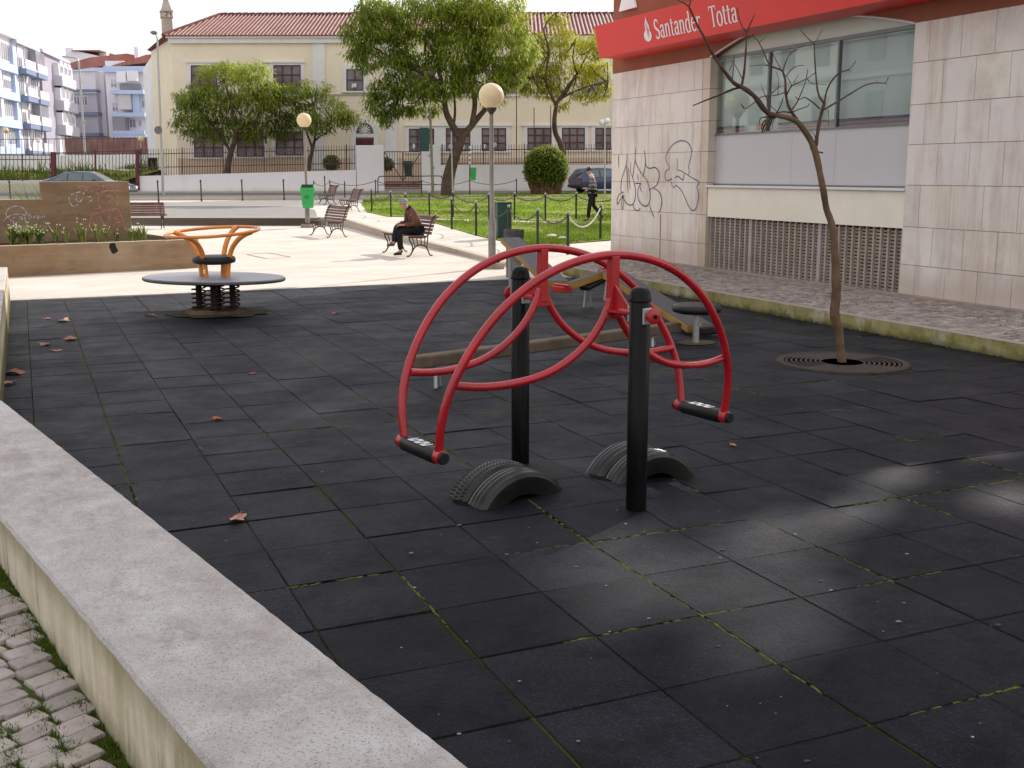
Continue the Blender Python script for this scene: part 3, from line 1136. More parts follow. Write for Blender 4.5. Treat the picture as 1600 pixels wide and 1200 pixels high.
def thick_thin(pts, thick, thin):
    """roman stress: thick where the pen runs vertically"""
    ws = []
    for i in range(len(pts)):
        p0, p1 = pts[max(i - 1, 0)], pts[min(i + 1, len(pts) - 1)]
        a = abs(p1[1] - p0[1]) / (math.hypot(p1[0] - p0[0], p1[1] - p0[1]) or 1)
        ws.append(thin + (thick - thin) * a)
    return ws


def glyph(ch):
    """serif letters on a unit x-height of 0.68 and cap height of 1.0: (strokes, advance)"""
    T, t_ = 0.115, 0.05
    st = []

    def S_(pts, w=None):
        st.append((pts, thick_thin(pts, T, t_) if w is None else w))

    def stem(x, y0, y1, s0=True, s1='l', wide=0.11):
        st.append(([(x, y0), (x, y1)], T))
        if s0:
            st.append(([(x - wide, y0 + .02), (x + wide, y0 + .02)], 0.04))
        if s1 == 'l':
            st.append(([(x - wide, y1 - .05), (x, y1 - .02)], 0.05))
        elif s1 == 'b':
            st.append(([(x - wide, y1 - .02), (x + wide, y1 - .02)], 0.04))
    xh = 0.68
    if ch == 'S':
        pts = arc(0.27, 0.74, 0.19, 0.24, 25, 200, 12) + [(0.14, 0.58), (0.27, 0.50), (0.40, 0.42)] + arc(0.27, 0.26, 0.19, 0.24, 30, -160, 12)
        S_(pts, [0.06 + 0.075 * math.sin(math.pi * i / (len(pts) - 1)) for i in range(len(pts))])
        st.append(([(0.44, 0.98), (0.44, 0.76)], 0.035))
        st.append(([(0.09, 0.24), (0.09, 0.02)], 0.035))
        return st, 0.56
    if ch == 'a':
        S_([(0.10, 0.52), (0.12, 0.60)] + arc(0.24, 0.52, 0.13, 0.145, 130, 0, 8) + [(0.37, 0.15)] + arc(0.44, 0.12, 0.07, 0.10, 180, 300, 5))
        S_([(0.36, 0.40), (0.26, 0.38)] + arc(0.22, 0.20, 0.14, 0.18, 100, 300, 10) + [(0.36, 0.14)])
        return st, 0.50
    if ch == 'n':
        stem(0.14, 0, xh)
        S_([(0.16, 0.50), (0.22, 0.60)] + arc(0.32, 0.50, 0.12, 0.16, 120, 0, 8) + [(0.44, 0.0)])
        st.append(([(0.33, .02), (0.55, .02)], 0.04))
        return st, 0.60
    if ch == 't':
        S_([(0.15, 0.86), (0.15, 0.16)] + arc(0.25, 0.14, 0.10, 0.12, 180, 310, 6))
        st.append(([(0.02, 0.65), (0.33, 0.65)], 0.05))
        return st, 0.37
    if ch == 'd':
        stem(0.42, 0, 1.04, False)
        st.append(([(0.42, .02), (0.54, .04)], 0.05))
        S_([(0.42, 0.58)] + arc(0.26, 0.33, 0.19, 0.33, 50, 310, 16) + [(0.42, 0.12)])
        return st, 0.57
    if ch == 'e':
        S_([(0.08, 0.40), (0.42, 0.42)] + arc(0.25, 0.38, 0.18, 0.28, 10, 170, 10) + arc(0.27, 0.31, 0.20, 0.30, 175, 320, 9))
        return st, 0.49
    if ch == 'r':
        stem(0.14, 0, xh)
        S_([(0.15, 0.46), (0.22, 0.59), (0.32, 0.65), (0.40, 0.58)], [0.05, 0.06, 0.09, 0.12])
        return st, 0.43
    if ch == 'T':
        stem(0.33, 0, 1.0, True, 'n', 0.13)
        st.append(([(0.02, 0.97), (0.64, 0.97)], 0.06))
        st.append(([(0.035, 0.99), (0.035, 0.80)], 0.045))
        st.append(([(0.625, 0.99), (0.625, 0.80)], 0.045))
        return st, 0.62
    if ch == 'o':
        S_(arc(0.28, 0.33, 0.20, 0.335, 90, 450, 24))
        return st, 0.56
    return st, 0.27


def write(b, text, to3, height, widthscale=1.0, x0=0.0, y0=0.0, mi=0):
    x = x0
    for ch in text:
        st, adv = glyph(ch)
        for k, (pts, w) in enumerate(st):
            f = (lambda kk: (lambda px, py: to3(px, py)))(k)
            ws = [q * height for q in w] if hasattr(w, '__len__') else w * height
            ribbon(b, [(x + p[0] * height * widthscale, y0 + p[1] * height) for p in pts], ws, f, mi)
        x += adv * height * widthscale
    return x


# sign board: a long red fascia tilted a little, hung on the wall above the bay
SB0, SB1 = 4.42, 3.86                  # top and bottom
SXT, SXB = 9.98, 10.10                 # face at top and bottom
SY0, SY1 = 19.12, 8.7
sign = thing('bank_sign', 'long red fascia board with white flame emblem and white lettering over the bank window', 'sign', (10.3, 19.1, 3.86))


def sg(p):
    return Vector((p[0] - 10.3, p[1] - 19.1, p[2] - 3.86))


b = MB()
b.prism([sg((SXB, SY0, SB1)), sg((SXT, SY0, SB0)), sg((XW - .006, SY0, SB0 + .01)), sg((XW - .006, SY0, SB1 - .02))],
        [sg((SXB, SY1, SB1)), sg((SXT, SY1, SB0)), sg((XW - .006, SY1, SB0 + .01)), sg((XW - .006, SY1, SB1 - .02))])
b.build('sign_board', MT['sign_red'], sign, bevel=0.004)
_n = [0]


def onsign(yy, zz):
    f = (zz - SB1) / (SB0 - SB1)
    return sg((SXB + (SXT - SXB) * f - 0.006, yy, zz))


b = MB()
YS0 = 17.03                            # first letter starts here and the line runs towards -y
write(b, 'Santander', lambda px, py: onsign(YS0 - px, 3.975 + py), 0.305, 1.0)
b.build('lettering', MT['sign_white'], sign)
b = MB()
write(b, 'Totta', lambda px, py: onsign(YS0 - px, 3.975 + py), 0.305, 1.0, x0=1.66)
b.build('lettering', MT['sign_white'], sign)
# flame emblem
b = MB()
fy, fz = 17.27, 4.06


def em(px, py, l=0.0):
    return onsign(fy - px, fz + py)


disc = arc(0, 0, 0.125, 0.098, 0, 360, 28)[:-1]
b.poly([em(*p) for p in disc])
flame = [(-0.03, 0.05), (-0.055, 0.12), (-0.05, 0.19), (-0.01, 0.25), (0.012, 0.31), (0.022, 0.25), (0.05, 0.20), (0.082, 0.15), (0.088, 0.08), (0.06, 0.04)]
b.poly([em(*p) for p in flame])
b.build('emblem', MT['sign_white'], sign)


def em2(px, py):
    q_ = em(px, py)
    return Vector((q_.x - 0.003, q_.y, q_.z))


b = MB()
ribbon(b, [(-0.012, 0.225), (-0.018, 0.16), (0.006, 0.09), (0.018, 0.02), (0.004, -0.045)], [0.004, 0.014, 0.02, 0.018, 0.004], em2)
ribbon(b, [(0.022, 0.20), (0.028, 0.14), (0.05, 0.08), (0.052, 0.02), (0.03, -0.03)], [0.004, 0.012, 0.017, 0.014, 0.004], em2)
b.build('emblem_gap', MT['sign_red'], sign)
# foot of a white serif letter high on the wall
b = MB()


def onw(yy, zz):
    return bk((XW - 0.03, yy, zz))


for zz, h_ in ((4.73, 0.05), (4.80, 0.03)):
    pass
b.poly([onw(18.58, 4.735), onw(18.66, 4.735), onw(18.78, 5.0), onw(18.74, 5.0)][::-1])
b.prism([bk((XW - .006, 18.60, 4.72)), bk((XW - .006, 19.22, 4.72)), bk((XW - .006, 19.10, 4.99)), bk((XW - .006, 18.72, 4.99))],
        [bk((XW - .05, 18.60, 4.72)), bk((XW - .05, 19.22, 4.72)), bk((XW - .05, 19.10, 4.99)), bk((XW - .05, 18.72, 4.99))])
b.build('white_emblem', MT['sign_white'], bank)
b = MB()
write(b, 'tota', lambda px, py: bk((XG - 0.01, 15.02 - px, 2.405 + py)), 0.13, 1.0)
b.build('window_lettering', MT['red_strip'], winf)

# graffiti sprayed on the cladding: read off the photograph's enlargement (u, v)
MT['spray_black'] = simple('black_spray', (0.05, 0.042, 0.04), 0.8, 0.2, 0.4, 20)
MT['spray_blue'] = simple('blue_spray', (0.05, 0.06, 0.17), 0.8, 0.2, 0.4, 20)
GA = [[(235, 285), (235, 360), (236, 455)],
      [(350, 270), (345, 400), (310, 520), (275, 640), (265, 740), (275, 800), (310, 800)],
      [(305, 800), (250, 830), (215, 900), (220, 970), (270, 880), (300, 830)],
      [(320, 850), (290, 870), (275, 970), (290, 1040), (300, 960), (290, 850), (330, 940), (390, 980), (440, 960), (468, 860), (465, 740), (430, 600), (400, 520), (405, 390)],
      [(340, 420), (355, 560), (360, 700), (365, 815)], [(372, 460), (385, 620), (395, 760)],
      [(475, 175), (465, 300), (470, 380), (520, 490), (575, 570)],
      [(465, 340), (445, 480), (430, 620)],
      [(590, 220), (605, 320), (605, 430), (580, 560), (570, 590)],
      [(605, 400), (630, 455), (680, 470), (740, 458), (790, 510), (800, 590), (770, 690), (710, 745), (655, 770)],
      [(575, 570), (630, 640), (660, 740), (675, 850), (660, 950), (620, 995), (560, 975), (515, 910), (500, 820), (515, 730), (550, 690)],
      [(465, 678), (500, 680), (550, 685)], [(500, 560), (505, 640)], [(530, 720), (555, 800)],
      [(720, 745), (790, 790), (830, 870), (835, 960), (810, 1060), (790, 1090)],
      [(435, 960), (455, 1030), (500, 1060), (540, 1020)], [(665, 980), (690, 1060), (730, 1150)]]
GB = [[(945, 470), (905, 380), (890, 310), (930, 220), (990, 140), (1070, 95), (1140, 90), (1200, 120), (1240, 190), (1248, 270), (1220, 380), (1205, 460), (1220, 500), (1205, 555)],
      [(945, 475), (890, 520), (880, 590), (905, 640), (975, 610)],
      [(975, 610), (960, 660), (1000, 740), (1030, 708), (1100, 770), (1150, 860), (1200, 980), (1250, 1050), (1300, 1040), (1335, 940), (1345, 830), (1325, 740), (1330, 705), (1345, 690), (1340, 650), (1270, 610), (1190, 560), (1100, 505), (1045, 485), (1055, 420), (1040, 325)],
      [(1015, 605), (1060, 580), (1125, 630), (1145, 545)]]
for nm, gset, mt_, w_ in (('black_graffiti', [GA[i] for i in (1, 2, 3, 6, 7, 8, 9, 10, 14, 15, 16)], 'spray_black', 0.018), ('black_dash', GA[4:5], 'spray_black', 0.018), ('black_dash', GA[5:6], 'spray_black', 0.018), ('black_cross', GA[11:12], 'spray_black', 0.018), ('black_dash', GA[13:14], 'spray_black', 0.018), ('black_dash', GA[12:13], 'spray_black', 0.016), ('black_dash', GA[:1], 'spray_black', 0.018), ('blue_graffiti', GB, 'spray_blue', 0.016)):
    b = MB()
    for k, s_ in enumerate(gset):
        p3 = [atX(940 + p[0] * 0.1125, 210 + p[1] * 0.1125, XW - 0.0065) for p in s_]
        p2 = smooth_path([(-p.y, p.z, 0) for p in p3], 6)
        pts = [(p.x, p.y) for p in p2]
        ws = [w_ * (0.55 + 0.45 * math.sin(math.pi * (i + 1) / (len(pts) + 1))) for i in range(len(pts))]
        ribbon(b, pts, ws, lambda px, py, kk=k: bk((XW - 0.0062 - 0.0004 * kk, -px, py)))
    b.build(nm, MT[mt_], bank)

# ------------------------------------------------------------------ cobbled strip and mossy kerb along the bank
t = NT('mossy_kerb')
x, y, z = t.sep(t.coord.outputs['Object'])
n = t.noise(5, 8, 0.7)
c = t.mix(t.ramp(n, [(0.35, 0), (0.65, 1)]), (0.21, 0.19, 0.055), (0.38, 0.34, 0.17))
c = t.mix(t.ramp(t.noise(2.3, 7, 0.75), [(0.52, 0), (0.64, 0.85)]), c, (0.46, 0.43, 0.33))
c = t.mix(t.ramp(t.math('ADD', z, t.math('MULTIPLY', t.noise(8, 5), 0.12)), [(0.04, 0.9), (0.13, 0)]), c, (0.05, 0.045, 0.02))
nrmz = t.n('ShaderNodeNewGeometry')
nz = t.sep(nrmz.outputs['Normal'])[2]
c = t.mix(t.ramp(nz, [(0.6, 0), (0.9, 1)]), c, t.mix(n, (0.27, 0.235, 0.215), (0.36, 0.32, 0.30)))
t.bsdf(c, 0.95, 0.1, normal=t.bump(t.noise(45, 7, 0.7), 0.6, 0.012))
MT['mossy'] = t.mat
SZ = 0.16
kx0, kx1 = 8.52, 8.66
mk = MB()
KX = [(8.52, 3.0), (8.52, 12.0), (8.53, 16.2), (8.58, 17.2), (8.75, 17.9), (9.2, 18.6), (9.9, 19.25), (10.55, 19.72)]
kk = smooth_path([(x_, y_, 0) for x_, y_ in KX], 8)
for p0, p1 in zip(kk, kk[1:]):
    d = (p1 - p0).normalized()
    nn = Vector((d.y, -d.x, 0)) * 0.14
    mk.prism([p0 + Vector((0, 0, -.2)), p1 + Vector((0, 0, -.2)), p1 + nn + Vector((0, 0, -.2)), p0 + nn + Vector((0, 0, -.2))][::-1],
             [p0 + Vector((0, 0, SZ)), p1 + Vector((0, 0, SZ)), p1 + nn + Vector((0, 0, SZ)), p0 + nn + Vector((0, 0, SZ))][::-1])
tag(mk.build('mossy_kerb', MT['mossy']), kind='structure')
eb = MB()
eb.poly([(8.6, 3, SZ - .02), (10.75, 3, SZ - .02), (10.75, 19.6, SZ - .02), (10.5, 19.6, SZ - .02), (9.9, 19.2, SZ - .02), (9.2, 18.5, SZ - .02), (8.8, 17.9, SZ - .02), (8.6, 17.1, SZ - .02)])
t = NT('strip_earth')
t.bsdf(t.mix(t.noise(4, 6), (0.075, 0.06, 0.045), (0.10, 0.11, 0.04)), 0.95, 0.1)
tag(eb.build('strip_bed', t.mat), kind='structure')
b = MB()
b.box((XW - 0.06, 11.2, SZ - 0.02), (0.12, 17.2, 0.075))
tag(b.build('wall_footing', simple('footing', (0.33, 0.27, 0.235), 0.9, 0.2, 0.2, 4, 0.3, 30)), kind='structure')
random.seed(71)
cs = MB()
spots = []
yy = 5.0
r = 0
while yy < 19.6:
    x_ = 8.72 + random.uniform(0, 0.05)
    while x_ < 10.44:
        wv = 0.03 * math.sin(x_ * 4 + r * .3)
        yl = yy + wv + random.gauss(0, 0.008)
        lim = 8.70 if yl < 17.2 else 8.7 + (yl - 17.2) * 0.78
        if x_ > lim:
            spots.append((x_, yl, SZ, random.gauss(0.0, 0.12), random.uniform(0.088, 0.115), random.uniform(0.07, 0.092)))
        x_ += random.uniform(0.112, 0.13)
    yy += 0.106
    r += 1
cobble_field(cs, spots, 0.05, 0.1)
tag(cs.build('cobbled_strip', simple('grey_cobble', (0.31, 0.265, 0.24), 0.85, 0.2, 0.25, 9, 0.4, 60, use_attr=True), smooth=35), kind='structure')
gb = MB()
random.seed(72)
for k in range(500):
    x_, y_ = random.uniform(8.68, 10.4), random.uniform(5, 19)
    if math.sin(x_ * 3 + y_) + math.sin(y_ * 1.7) < 0.0 or (y_ > 17 and x_ < 9.6):
        continue
    blades(gb, x_, y_, SZ - .015, 7, 0.03, 0.05, 0.004)
for k in range(160):                    # wisps along the foot of the kerb
    y_ = random.uniform(5, 16.5)
    blades(gb, 8.515, y_, 0.0, 4, 0.025, 0.02, 0.004, 0.8)
tag(gb.build('strip_weeds', MT['grass']), kind='stuff', label='thin weeds growing between the stones of the cobbled strip beside the bank', cat='weeds')

# ------------------------------------------------------------------ red standing seesaw
SA = 0.163
SC = Vector((2.744, 5.44, 0))
see = thing('seesaw', 'red tubular standing seesaw with two arched frames between black posts', 'seesaw', SC, SA)
# local x = across the arches, local y = along the axle (towards the far post), z up
ZP = 1.045
PH = -0.014
cph, sph = math.cos(PH), math.sin(PH)


def sw(w, y, z):                        # z relative to the axle; the frame swings about it
    return Vector((w * cph - z * sph, y, ZP + w * sph + z * cph))


HALF = [(0.963, -0.668), (0.962, -0.55), (0.945, -0.43), (0.90, -0.30), (0.83, -0.17), (0.742, -0.05), (0.638, 0.055), (0.505, 0.15), (0.35, 0.224), (0.18, 0.27), (0.0, 0.287)]


def sway(z):                            # the frames lean together towards the foot rests
    f = (0.29 - z) / 0.958
    return 0.326 - 0.137 * min(1, max(0, f)) ** 1.15


for sd, nm in ((1, 'far'), (-1, 'near')):
    b = MB()
    pts = [(-w, z) for w, z in HALF] + [(w, z) for w, z in HALF[-2::-1]]
    path = smooth_path([sw(w, sd * sway(z), z) for w, z in pts], 5)
    b.tube(path, 0.0225, 12)
    arch_o = b.build('arch_tube', MT['red'], see, smooth=60)
    for sg_ in (-1, 1):
        b = MB()
        inn = [(0.028, 0.01), (0.075, -0.075), (0.15, -0.165), (0.27, -0.255), (0.42, -0.32), (0.60, -0.352), (0.76, -0.355), (0.905, -0.338)]
        path = smooth_path([sw(sg_ * w, sd * (sway(z) * 0.0 + 0.326 - 0.10 * (w / 0.9) ** 1.5), z) for w, z in inn], 5)
        b.tube(path, 0.021, 12)
        b.build('lower_tube', MT['red'], see, smooth=60)
    b = MB()
    b.box(sw(0, sd * 0.326, 0.13), (0.050, 0.05, 0.30), rot=Matrix.Rotation(-PH, 3, 'Y'))
    b.prism([sw(-0.055, sd * 0.305, -0.045), sw(0.055, sd * 0.305, -0.045), sw(0.028, sd * 0.305, 0.06), sw(-0.028, sd * 0.305, 0.06)],
            [sw(-0.055, sd * 0.347, -0.045), sw(0.055, sd * 0.347, -0.045), sw(0.028, sd * 0.347, 0.06), sw(-0.028, sd * 0.347, 0.06)])
    b.build('strut', MT['red'], see, bevel=0.004)
    # gusset plates towards the axle
    b = MB()
    ya, yb = sd * 0.34, sd * 0.50
    b.prism([sw(-0.006, ya, 0.14), sw(-0.006, ya, 0.0), sw(-0.006, yb, 0.0)], [sw(0.006, ya, 0.14), sw(0.006, ya, 0.0), sw(0.006, yb, 0.0)])
    b.prism([sw(-0.05, ya, -0.006), sw(0.05, ya, -0.006), sw(0.03, yb, -0.006), sw(-0.03, yb, -0.006)], [sw(-0.05, ya, 0.006), sw(0.05, ya, 0.006), sw(0.03, yb, 0.006), sw(-0.03, yb, 0.006)])
    b.prism([sw(-0.006, ya, -0.05), sw(-0.006, ya, -0.006), sw(-0.006, yb - sd * .06, -0.006)], [sw(0.006, ya, -0.05), sw(0.006, ya, -0.006), sw(0.006, yb - sd * .06, -0.006)])
    b.build('gusset', MT['red'], see)
    b = MB()
    b.tube([sw(0, sd * 0.40, 0), sw(0, sd * 0.66, 0)], 0.020, 12)
    b.build('axle', MT['red'], see, smooth=60)
    # end disc with bolt and galvanised collar
    b = MB()
    b.lathe([(0.001, 0.0), (0.036, 0.0), (0.040, 0.004), (0.040, 0.014), (0.034, 0.018), (0.001, 0.018)], 20, sw(0, sd * 0.655, 0), axis=(0, sd, 0))
    dsk = b.build('bearing_disc', MT['red'], see, smooth=50)
    b = MB()
    b.lathe([(0.001, 0.0), (0.011, 0.0), (0.011, 0.008), (0.001, 0.010)], 6, sw(0, sd * 0.673, 0), axis=(0, sd, 0))
    b.build('bolt', MT['black_paint'], dsk)
    for yy in (sd * 0.493, sd * 0.612):
        b = MB()
        b.box(sw(0.0, yy, -0.005), (0.055, 0.018, 0.085))
        b.build('bearing_plate', MT['galv'], see, bevel=0.006)
# foot rests between the two frames
for sg_ in (-1, 1):
    b = MB()
    a_, c_ = sw(sg_ * 0.963, 0.215, -0.70), sw(sg_ * 0.963, -0.215, -0.70)
    m_ = []
    for f in (0.0, 0.06, 0.13, 0.87, 0.94, 1.0):
        p = a_.lerp(c_, f)
        rr = 0.028 if f in (0.0, 1.0, 0.06, 0.94) else 0.043
        m_.append((p, rr))
    b.tube([p for p, r in m_], [r for p, r in m_], 12)
    for v in range(len(b.v)):          # square the pad off a little
        q_ = Vector(b.v[v])
        w_ = q_.x - a_.x
        q_.z = min(q_.z, a_.z + 0.036)
        q_.x = a_.x + max(-0.043, min(0.043, w_ * 1.12))
        b.v[v] = tuple(q_)
    fr_ = b.build('foot_rest', MT['black_rubber'], see, smooth=45)
    b = MB()
    for k in range(6):
        yy = 0.085 - k * 0.032
        zz = a_.z + 0.0375
        b.box((a_.x, yy, zz), (0.060, 0.009, 0.002))
        if k < 5:
            b.box((a_.x + (0.012 if k % 2 else -0.012), yy - 0.016, zz), (0.009, 0.023, 0.002))
            b.box((a_.x + (0.026 if k % 2 else -0.026), yy - 0.016, zz), (0.008, 0.023, 0.002))
    b.build('grip_pattern', MT['white_print'], fr_)
    for sd in (1, -1):
        b = MB()
        b.tube([sw(sg_ * 0.963, sd * 0.165, -0.70), sw(sg_ * 0.963, sd * 0.225, -0.70)], 0.036, 14)
        b.tube([sw(sg_ * 0.963, sd * 0.189, -0.665), sw(sg_ * 0.963, sd * 0.189, -0.70)], 0.0225, 10)
        b.build('foot_bracket', MT['red'], see, smooth=50, bevel=0.004)
        b = MB()
        b.tube([sw(sg_ * 0.963, sd * 0.225, -0.70), sw(sg_ * 0.963, sd * 0.245, -0.70)], 0.031, 14)
        b.build('end_cap', MT['black_rubber'], see, smooth=50, bevel=0.005)
# posts
for sd, h_ in ((1, 1.215), (-1, 1.185)):
    b = MB()
    b.lathe([(0.054, -0.06), (0.054, h_ - 0.085), (0.050, h_ - 0.078), (0.050, h_ - 0.068)], 24, (0, sd * 0.553, 0))
    po = b.build('post', MT['black_paint'], see, smooth=50)
    b = MB()
    b.lathe([(0.058, h_ - 0.075), (0.059, h_ - 0.068), (0.056, h_ - 0.058), (0.052, h_ - 0.03), (0.040, h_ - 0.010), (0.022, h_ - 0.001), (0.001, h_ + 0.002)], 24, (0, sd * 0.553, 0))
    b.build('post_cap', MT['black_paint'], po, smooth=60)

# ------------------------------------------------------------------ half-buried tyres
t = NT('tyre_rubber')
c = t.mix(t.ramp(t.noise(9, 6), [(0.35, 0), (0.7, 1)]), (0.006, 0.0058, 0.006), (0.014, 0.0135, 0.0135))
x, y, z = t.sep(t.coord.outputs['Object'])
c = t.mix(t.ramp(t.math('ADD', z, t.math('MULTIPLY', t.noise(20, 4), 0.08)), [(0.02, 0.6), (0.10, 0)]), c, (0.03, 0.03, 0.015))
t.bsdf(c, 0.27, 0.42, normal=t.bump(t.noise(120, 4), 0.25, 0.004))
MT['tyre'] = t.mat


def make_tyre(b, y0, R, wdt, kind):
    """one tyre on its own axis (local y), centre at z=-0.07; chunky or ribbed tread cut in as real grooves"""
    zc_ = -0.165
    prof = [(R - 0.125, -wdt / 2 + 0.012), (R - 0.09, -wdt / 2), (R - 0.03, -wdt / 2 + 0.004), (R - 0.010, -wdt / 2 + 0.02)]
    na = 120
    cols = []
    nt = 13
    for i in range(nt):
        f = -1 + 2 * i / (nt - 1)
        cols.append((R - 0.008 * f * f, f * (wdt / 2 - 0.022)))
    pr = prof + cols + [(r, -yy) for r, yy in prof[::-1]]
    m_ = len(pr)
    vs, fs = [], []
    for a in range(na + 1):
        ang = math.pi * (0.08 + 0.84 * a / na)
        for i, (r, yy) in enumerate(pr):
            rr = r
            ci = i - len(prof)
            if 0 <= ci < nt:
                if kind == 'rib':
                    if ci in (3, 6, 9):
                        rr -= 0.007
                    elif ci in (1, 11) and a % 2 == 0:
                        rr -= 0.003
                else:
                    if (a + ci) % 3 == 0 or ci in (2, 6, 10):
                        rr -= 0.007
            vs.append((rr * math.cos(ang), y0 + yy, zc_ + rr * math.sin(ang)))
    for a in range(na):
        for i in range(m_ - 1):
            fs.append((a * m_ + i, (a + 1) * m_ + i, (a + 1) * m_ + i + 1, a * m_ + i + 1))
    b.add(vs, fs)
    # inner liner
    vs, fs = [], []
    for a in range(na + 1):
        ang = math.pi * (0.08 + 0.84 * a / na)
        for r, yy in ((R - 0.125, -wdt / 2 + 0.012), (R - 0.02, -wdt / 2 + 0.03), (R - 0.02, wdt / 2 - 0.03), (R - 0.125, wdt / 2 - 0.012)):
            vs.append((r * math.cos(ang), y0 + yy, zc_ + r * math.sin(ang)))
    for a in range(na):
        for i in range(3):
            fs.append((a * 4 + i, a * 4 + i + 1, (a + 1) * 4 + i + 1, (a + 1) * 4 + i))
    b.add(vs, fs)


for (cx_, cy_, rz_, lb1, lb2) in ((2.335, 5.44, 0.20, 'black tyre with chunky tread, back one of the pair half buried left of the posts', 'black tyre with ribbed shiny tread, front one of the half-buried pair left of the posts'),
                                  (3.215, 5.52, 0.13, 'black tyre half buried right of the posts, back one of that pair', 'black tyre half buried right of the posts, front one of that pair')):
    for off, kind, lb in ((0.09, 'chunk' if cx_ < 3 else 'rib', lb1), (-0.09, 'rib', lb2)):
        b = MB()
        ty_ = thing('tyre', lb, 'tyre', (cx_ - off * math.sin(rz_), cy_ + off * math.cos(rz_), 0.012), rz_, 'car tyres half buried under the seesaw')
        make_tyre(b, 0, 0.335 if off > 0 else 0.328, 0.176, kind)
        b.build('tread', MT['tyre'], ty_, smooth=24)
# dark sheets under the tyres: the shade of the hollows painted as colour
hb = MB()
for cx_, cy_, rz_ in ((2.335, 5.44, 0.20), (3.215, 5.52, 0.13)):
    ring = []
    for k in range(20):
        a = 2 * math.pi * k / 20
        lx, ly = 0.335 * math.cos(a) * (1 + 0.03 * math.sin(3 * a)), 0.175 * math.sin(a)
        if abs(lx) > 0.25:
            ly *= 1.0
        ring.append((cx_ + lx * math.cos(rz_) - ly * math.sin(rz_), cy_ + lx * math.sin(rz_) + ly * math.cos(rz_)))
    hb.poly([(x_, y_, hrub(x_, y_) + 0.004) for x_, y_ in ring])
tag(hb.build('hollow_shade', simple('hollow_shade_dark', (0.010, 0.009, 0.008), 0.95, 0.05, 0.4, 10)), kind='structure')

# ------------------------------------------------------------------ spring carousel
CRC = Vector((2.19, 14.55, 0.0))
car = thing('carousel', 'round grey spring platform with orange handrail ring and black seat', 'carousel', CRC, 0.3)
b = MB()
t = NT('chequer_steel')
wv = t.n('ShaderNodeTexWave')
wv.inputs['Scale'].default_value = 7.0
t.l(t.coord.outputs['Object'], wv.inputs['Vector'])
c = t.mix(t.noise(5, 6), (0.27, 0.27, 0.31), (0.38, 0.38, 0.42))
c = t.mix(t.math('MULTIPLY', wv.outputs[1] if len(wv.outputs) > 1 else wv.outputs[0], 0.4), c, (0.14, 0.14, 0.16))
t.bsdf(c, 0.32, 0.6, 0.35, t.bump(wv.outputs[0], 0.5, 0.012))
til = Matrix.Rotation(R_(1.6), 4, 'Y')
b.M = Matrix.Translation((0, 0, 0.455)) @ til
b.lathe([(0.001, 0.012), (0.83, 0.010), (0.868, 0.006), (0.872, 0.0)], 56)
pt_ = b.build('platform', t.mat, car, smooth=40)
b = MB()
b.M = Matrix.Translation((0, 0, 0.455)) @ til
b.lathe([(0.872, 0.002), (0.886, -0.008), (0.888, -0.026), (0.874, -0.04), (0.80, -0.042), (0.001, -0.03)], 56)
b.build('platform_rim', simple('dark_steel', (0.06, 0.065, 0.075), 0.4, 0.5, 0.2, 8, metal=0.3), pt_, smooth=40)
b = MB()
Rl = Matrix.Rotation(-0.3, 2)
lf, lr = Rl @ Vector((FW[0], FW[1])), Rl @ Vector((RT[0], RT[1]))


def ringz(x, y):                         # the handrail leans a little
    return 1.025 + 0.06 * (x * lf.x + y * lf.y) + 0.042 * (x * lr.x + y * lr.y)


b.tube([(0.575 * math.cos(2 * math.pi * k / 48), 0.575 * math.sin(2 * math.pi * k / 48), ringz(0.575 * math.cos(2 * math.pi * k / 48), 0.575 * math.sin(2 * math.pi * k / 48))) for k in range(48)], 0.021, 10, closed=True)
b.build('handrail_ring', MT['orange'], car, smooth=60)
for k in range(4):
    a = R_(45 + 90 * k) - 0.25
    b = MB()
    pr = [(0.19, 0.46), (0.20, 0.56), (0.225, 0.70), (0.28, 0.83), (0.37, 0.93), (0.47, 0.99), (0.562, 1.02)]
    b.tube(smooth_path([(r * math.cos(a), r * math.sin(a), z_ + (ringz(r * math.cos(a), r * math.sin(a)) - 1.025) * max(0, (z_ - .6) / .42)) for r, z_ in pr], 5), 0.032, 12)
    up_ = b.build('upright', MT['orange'], car, smooth=60)
    if k == 2:
        b = MB()
        b.box((0.197 * math.cos(a) - 0.028 * math.cos(a + .9) * 0 - 0.03, 0.197 * math.sin(a) - 0.030, 0.545), (0.03, 0.012, 0.05), rz=a)
        b.build('sticker', MT['sign_white'], up_)
b = MB()
b.lathe([(0.001, 0.62), (0.20, 0.622), (0.262, 0.640), (0.272, 0.675), (0.255, 0.715), (0.19, 0.728), (0.001, 0.73)], 28)
b.build('seat', MT['black_rubber'], car, smooth=60)
for k in range(4):
    a = R_(45 + 90 * k) + 0.2
    cx_, cy_ = 0.21 * math.cos(a), 0.21 * math.sin(a)
    b = MB()
    n_ = 6.5
    b.tube([(cx_ + 0.085 * math.cos(2 * math.pi * n_ * i / 130), cy_ + 0.085 * math.sin(2 * math.pi * n_ * i / 130), 0.05 + 0.37 * i / 130) for i in range(131)], 0.011, 6)
    b.tube([(cx_, cy_, 0.03), (cx_, cy_, 0.43)], 0.038, 10)
    b.build('spring', MT['rust'], car, smooth=60)
b = MB()
b.box((-0.04, 0, 0.24), (0.04, 0.05, 0.42))
b.box((0.04, 0, 0.24), (0.04, 0.05, 0.42))
b.build('centre_post', MT['black_paint'], car)
b = MB()
random.seed(3)
ring = [(r_ * math.cos(2 * math.pi * k / 22), r_ * math.sin(2 * math.pi * k / 22)) for k in range(22) for r_ in [random.uniform(0.34, 0.50)]]
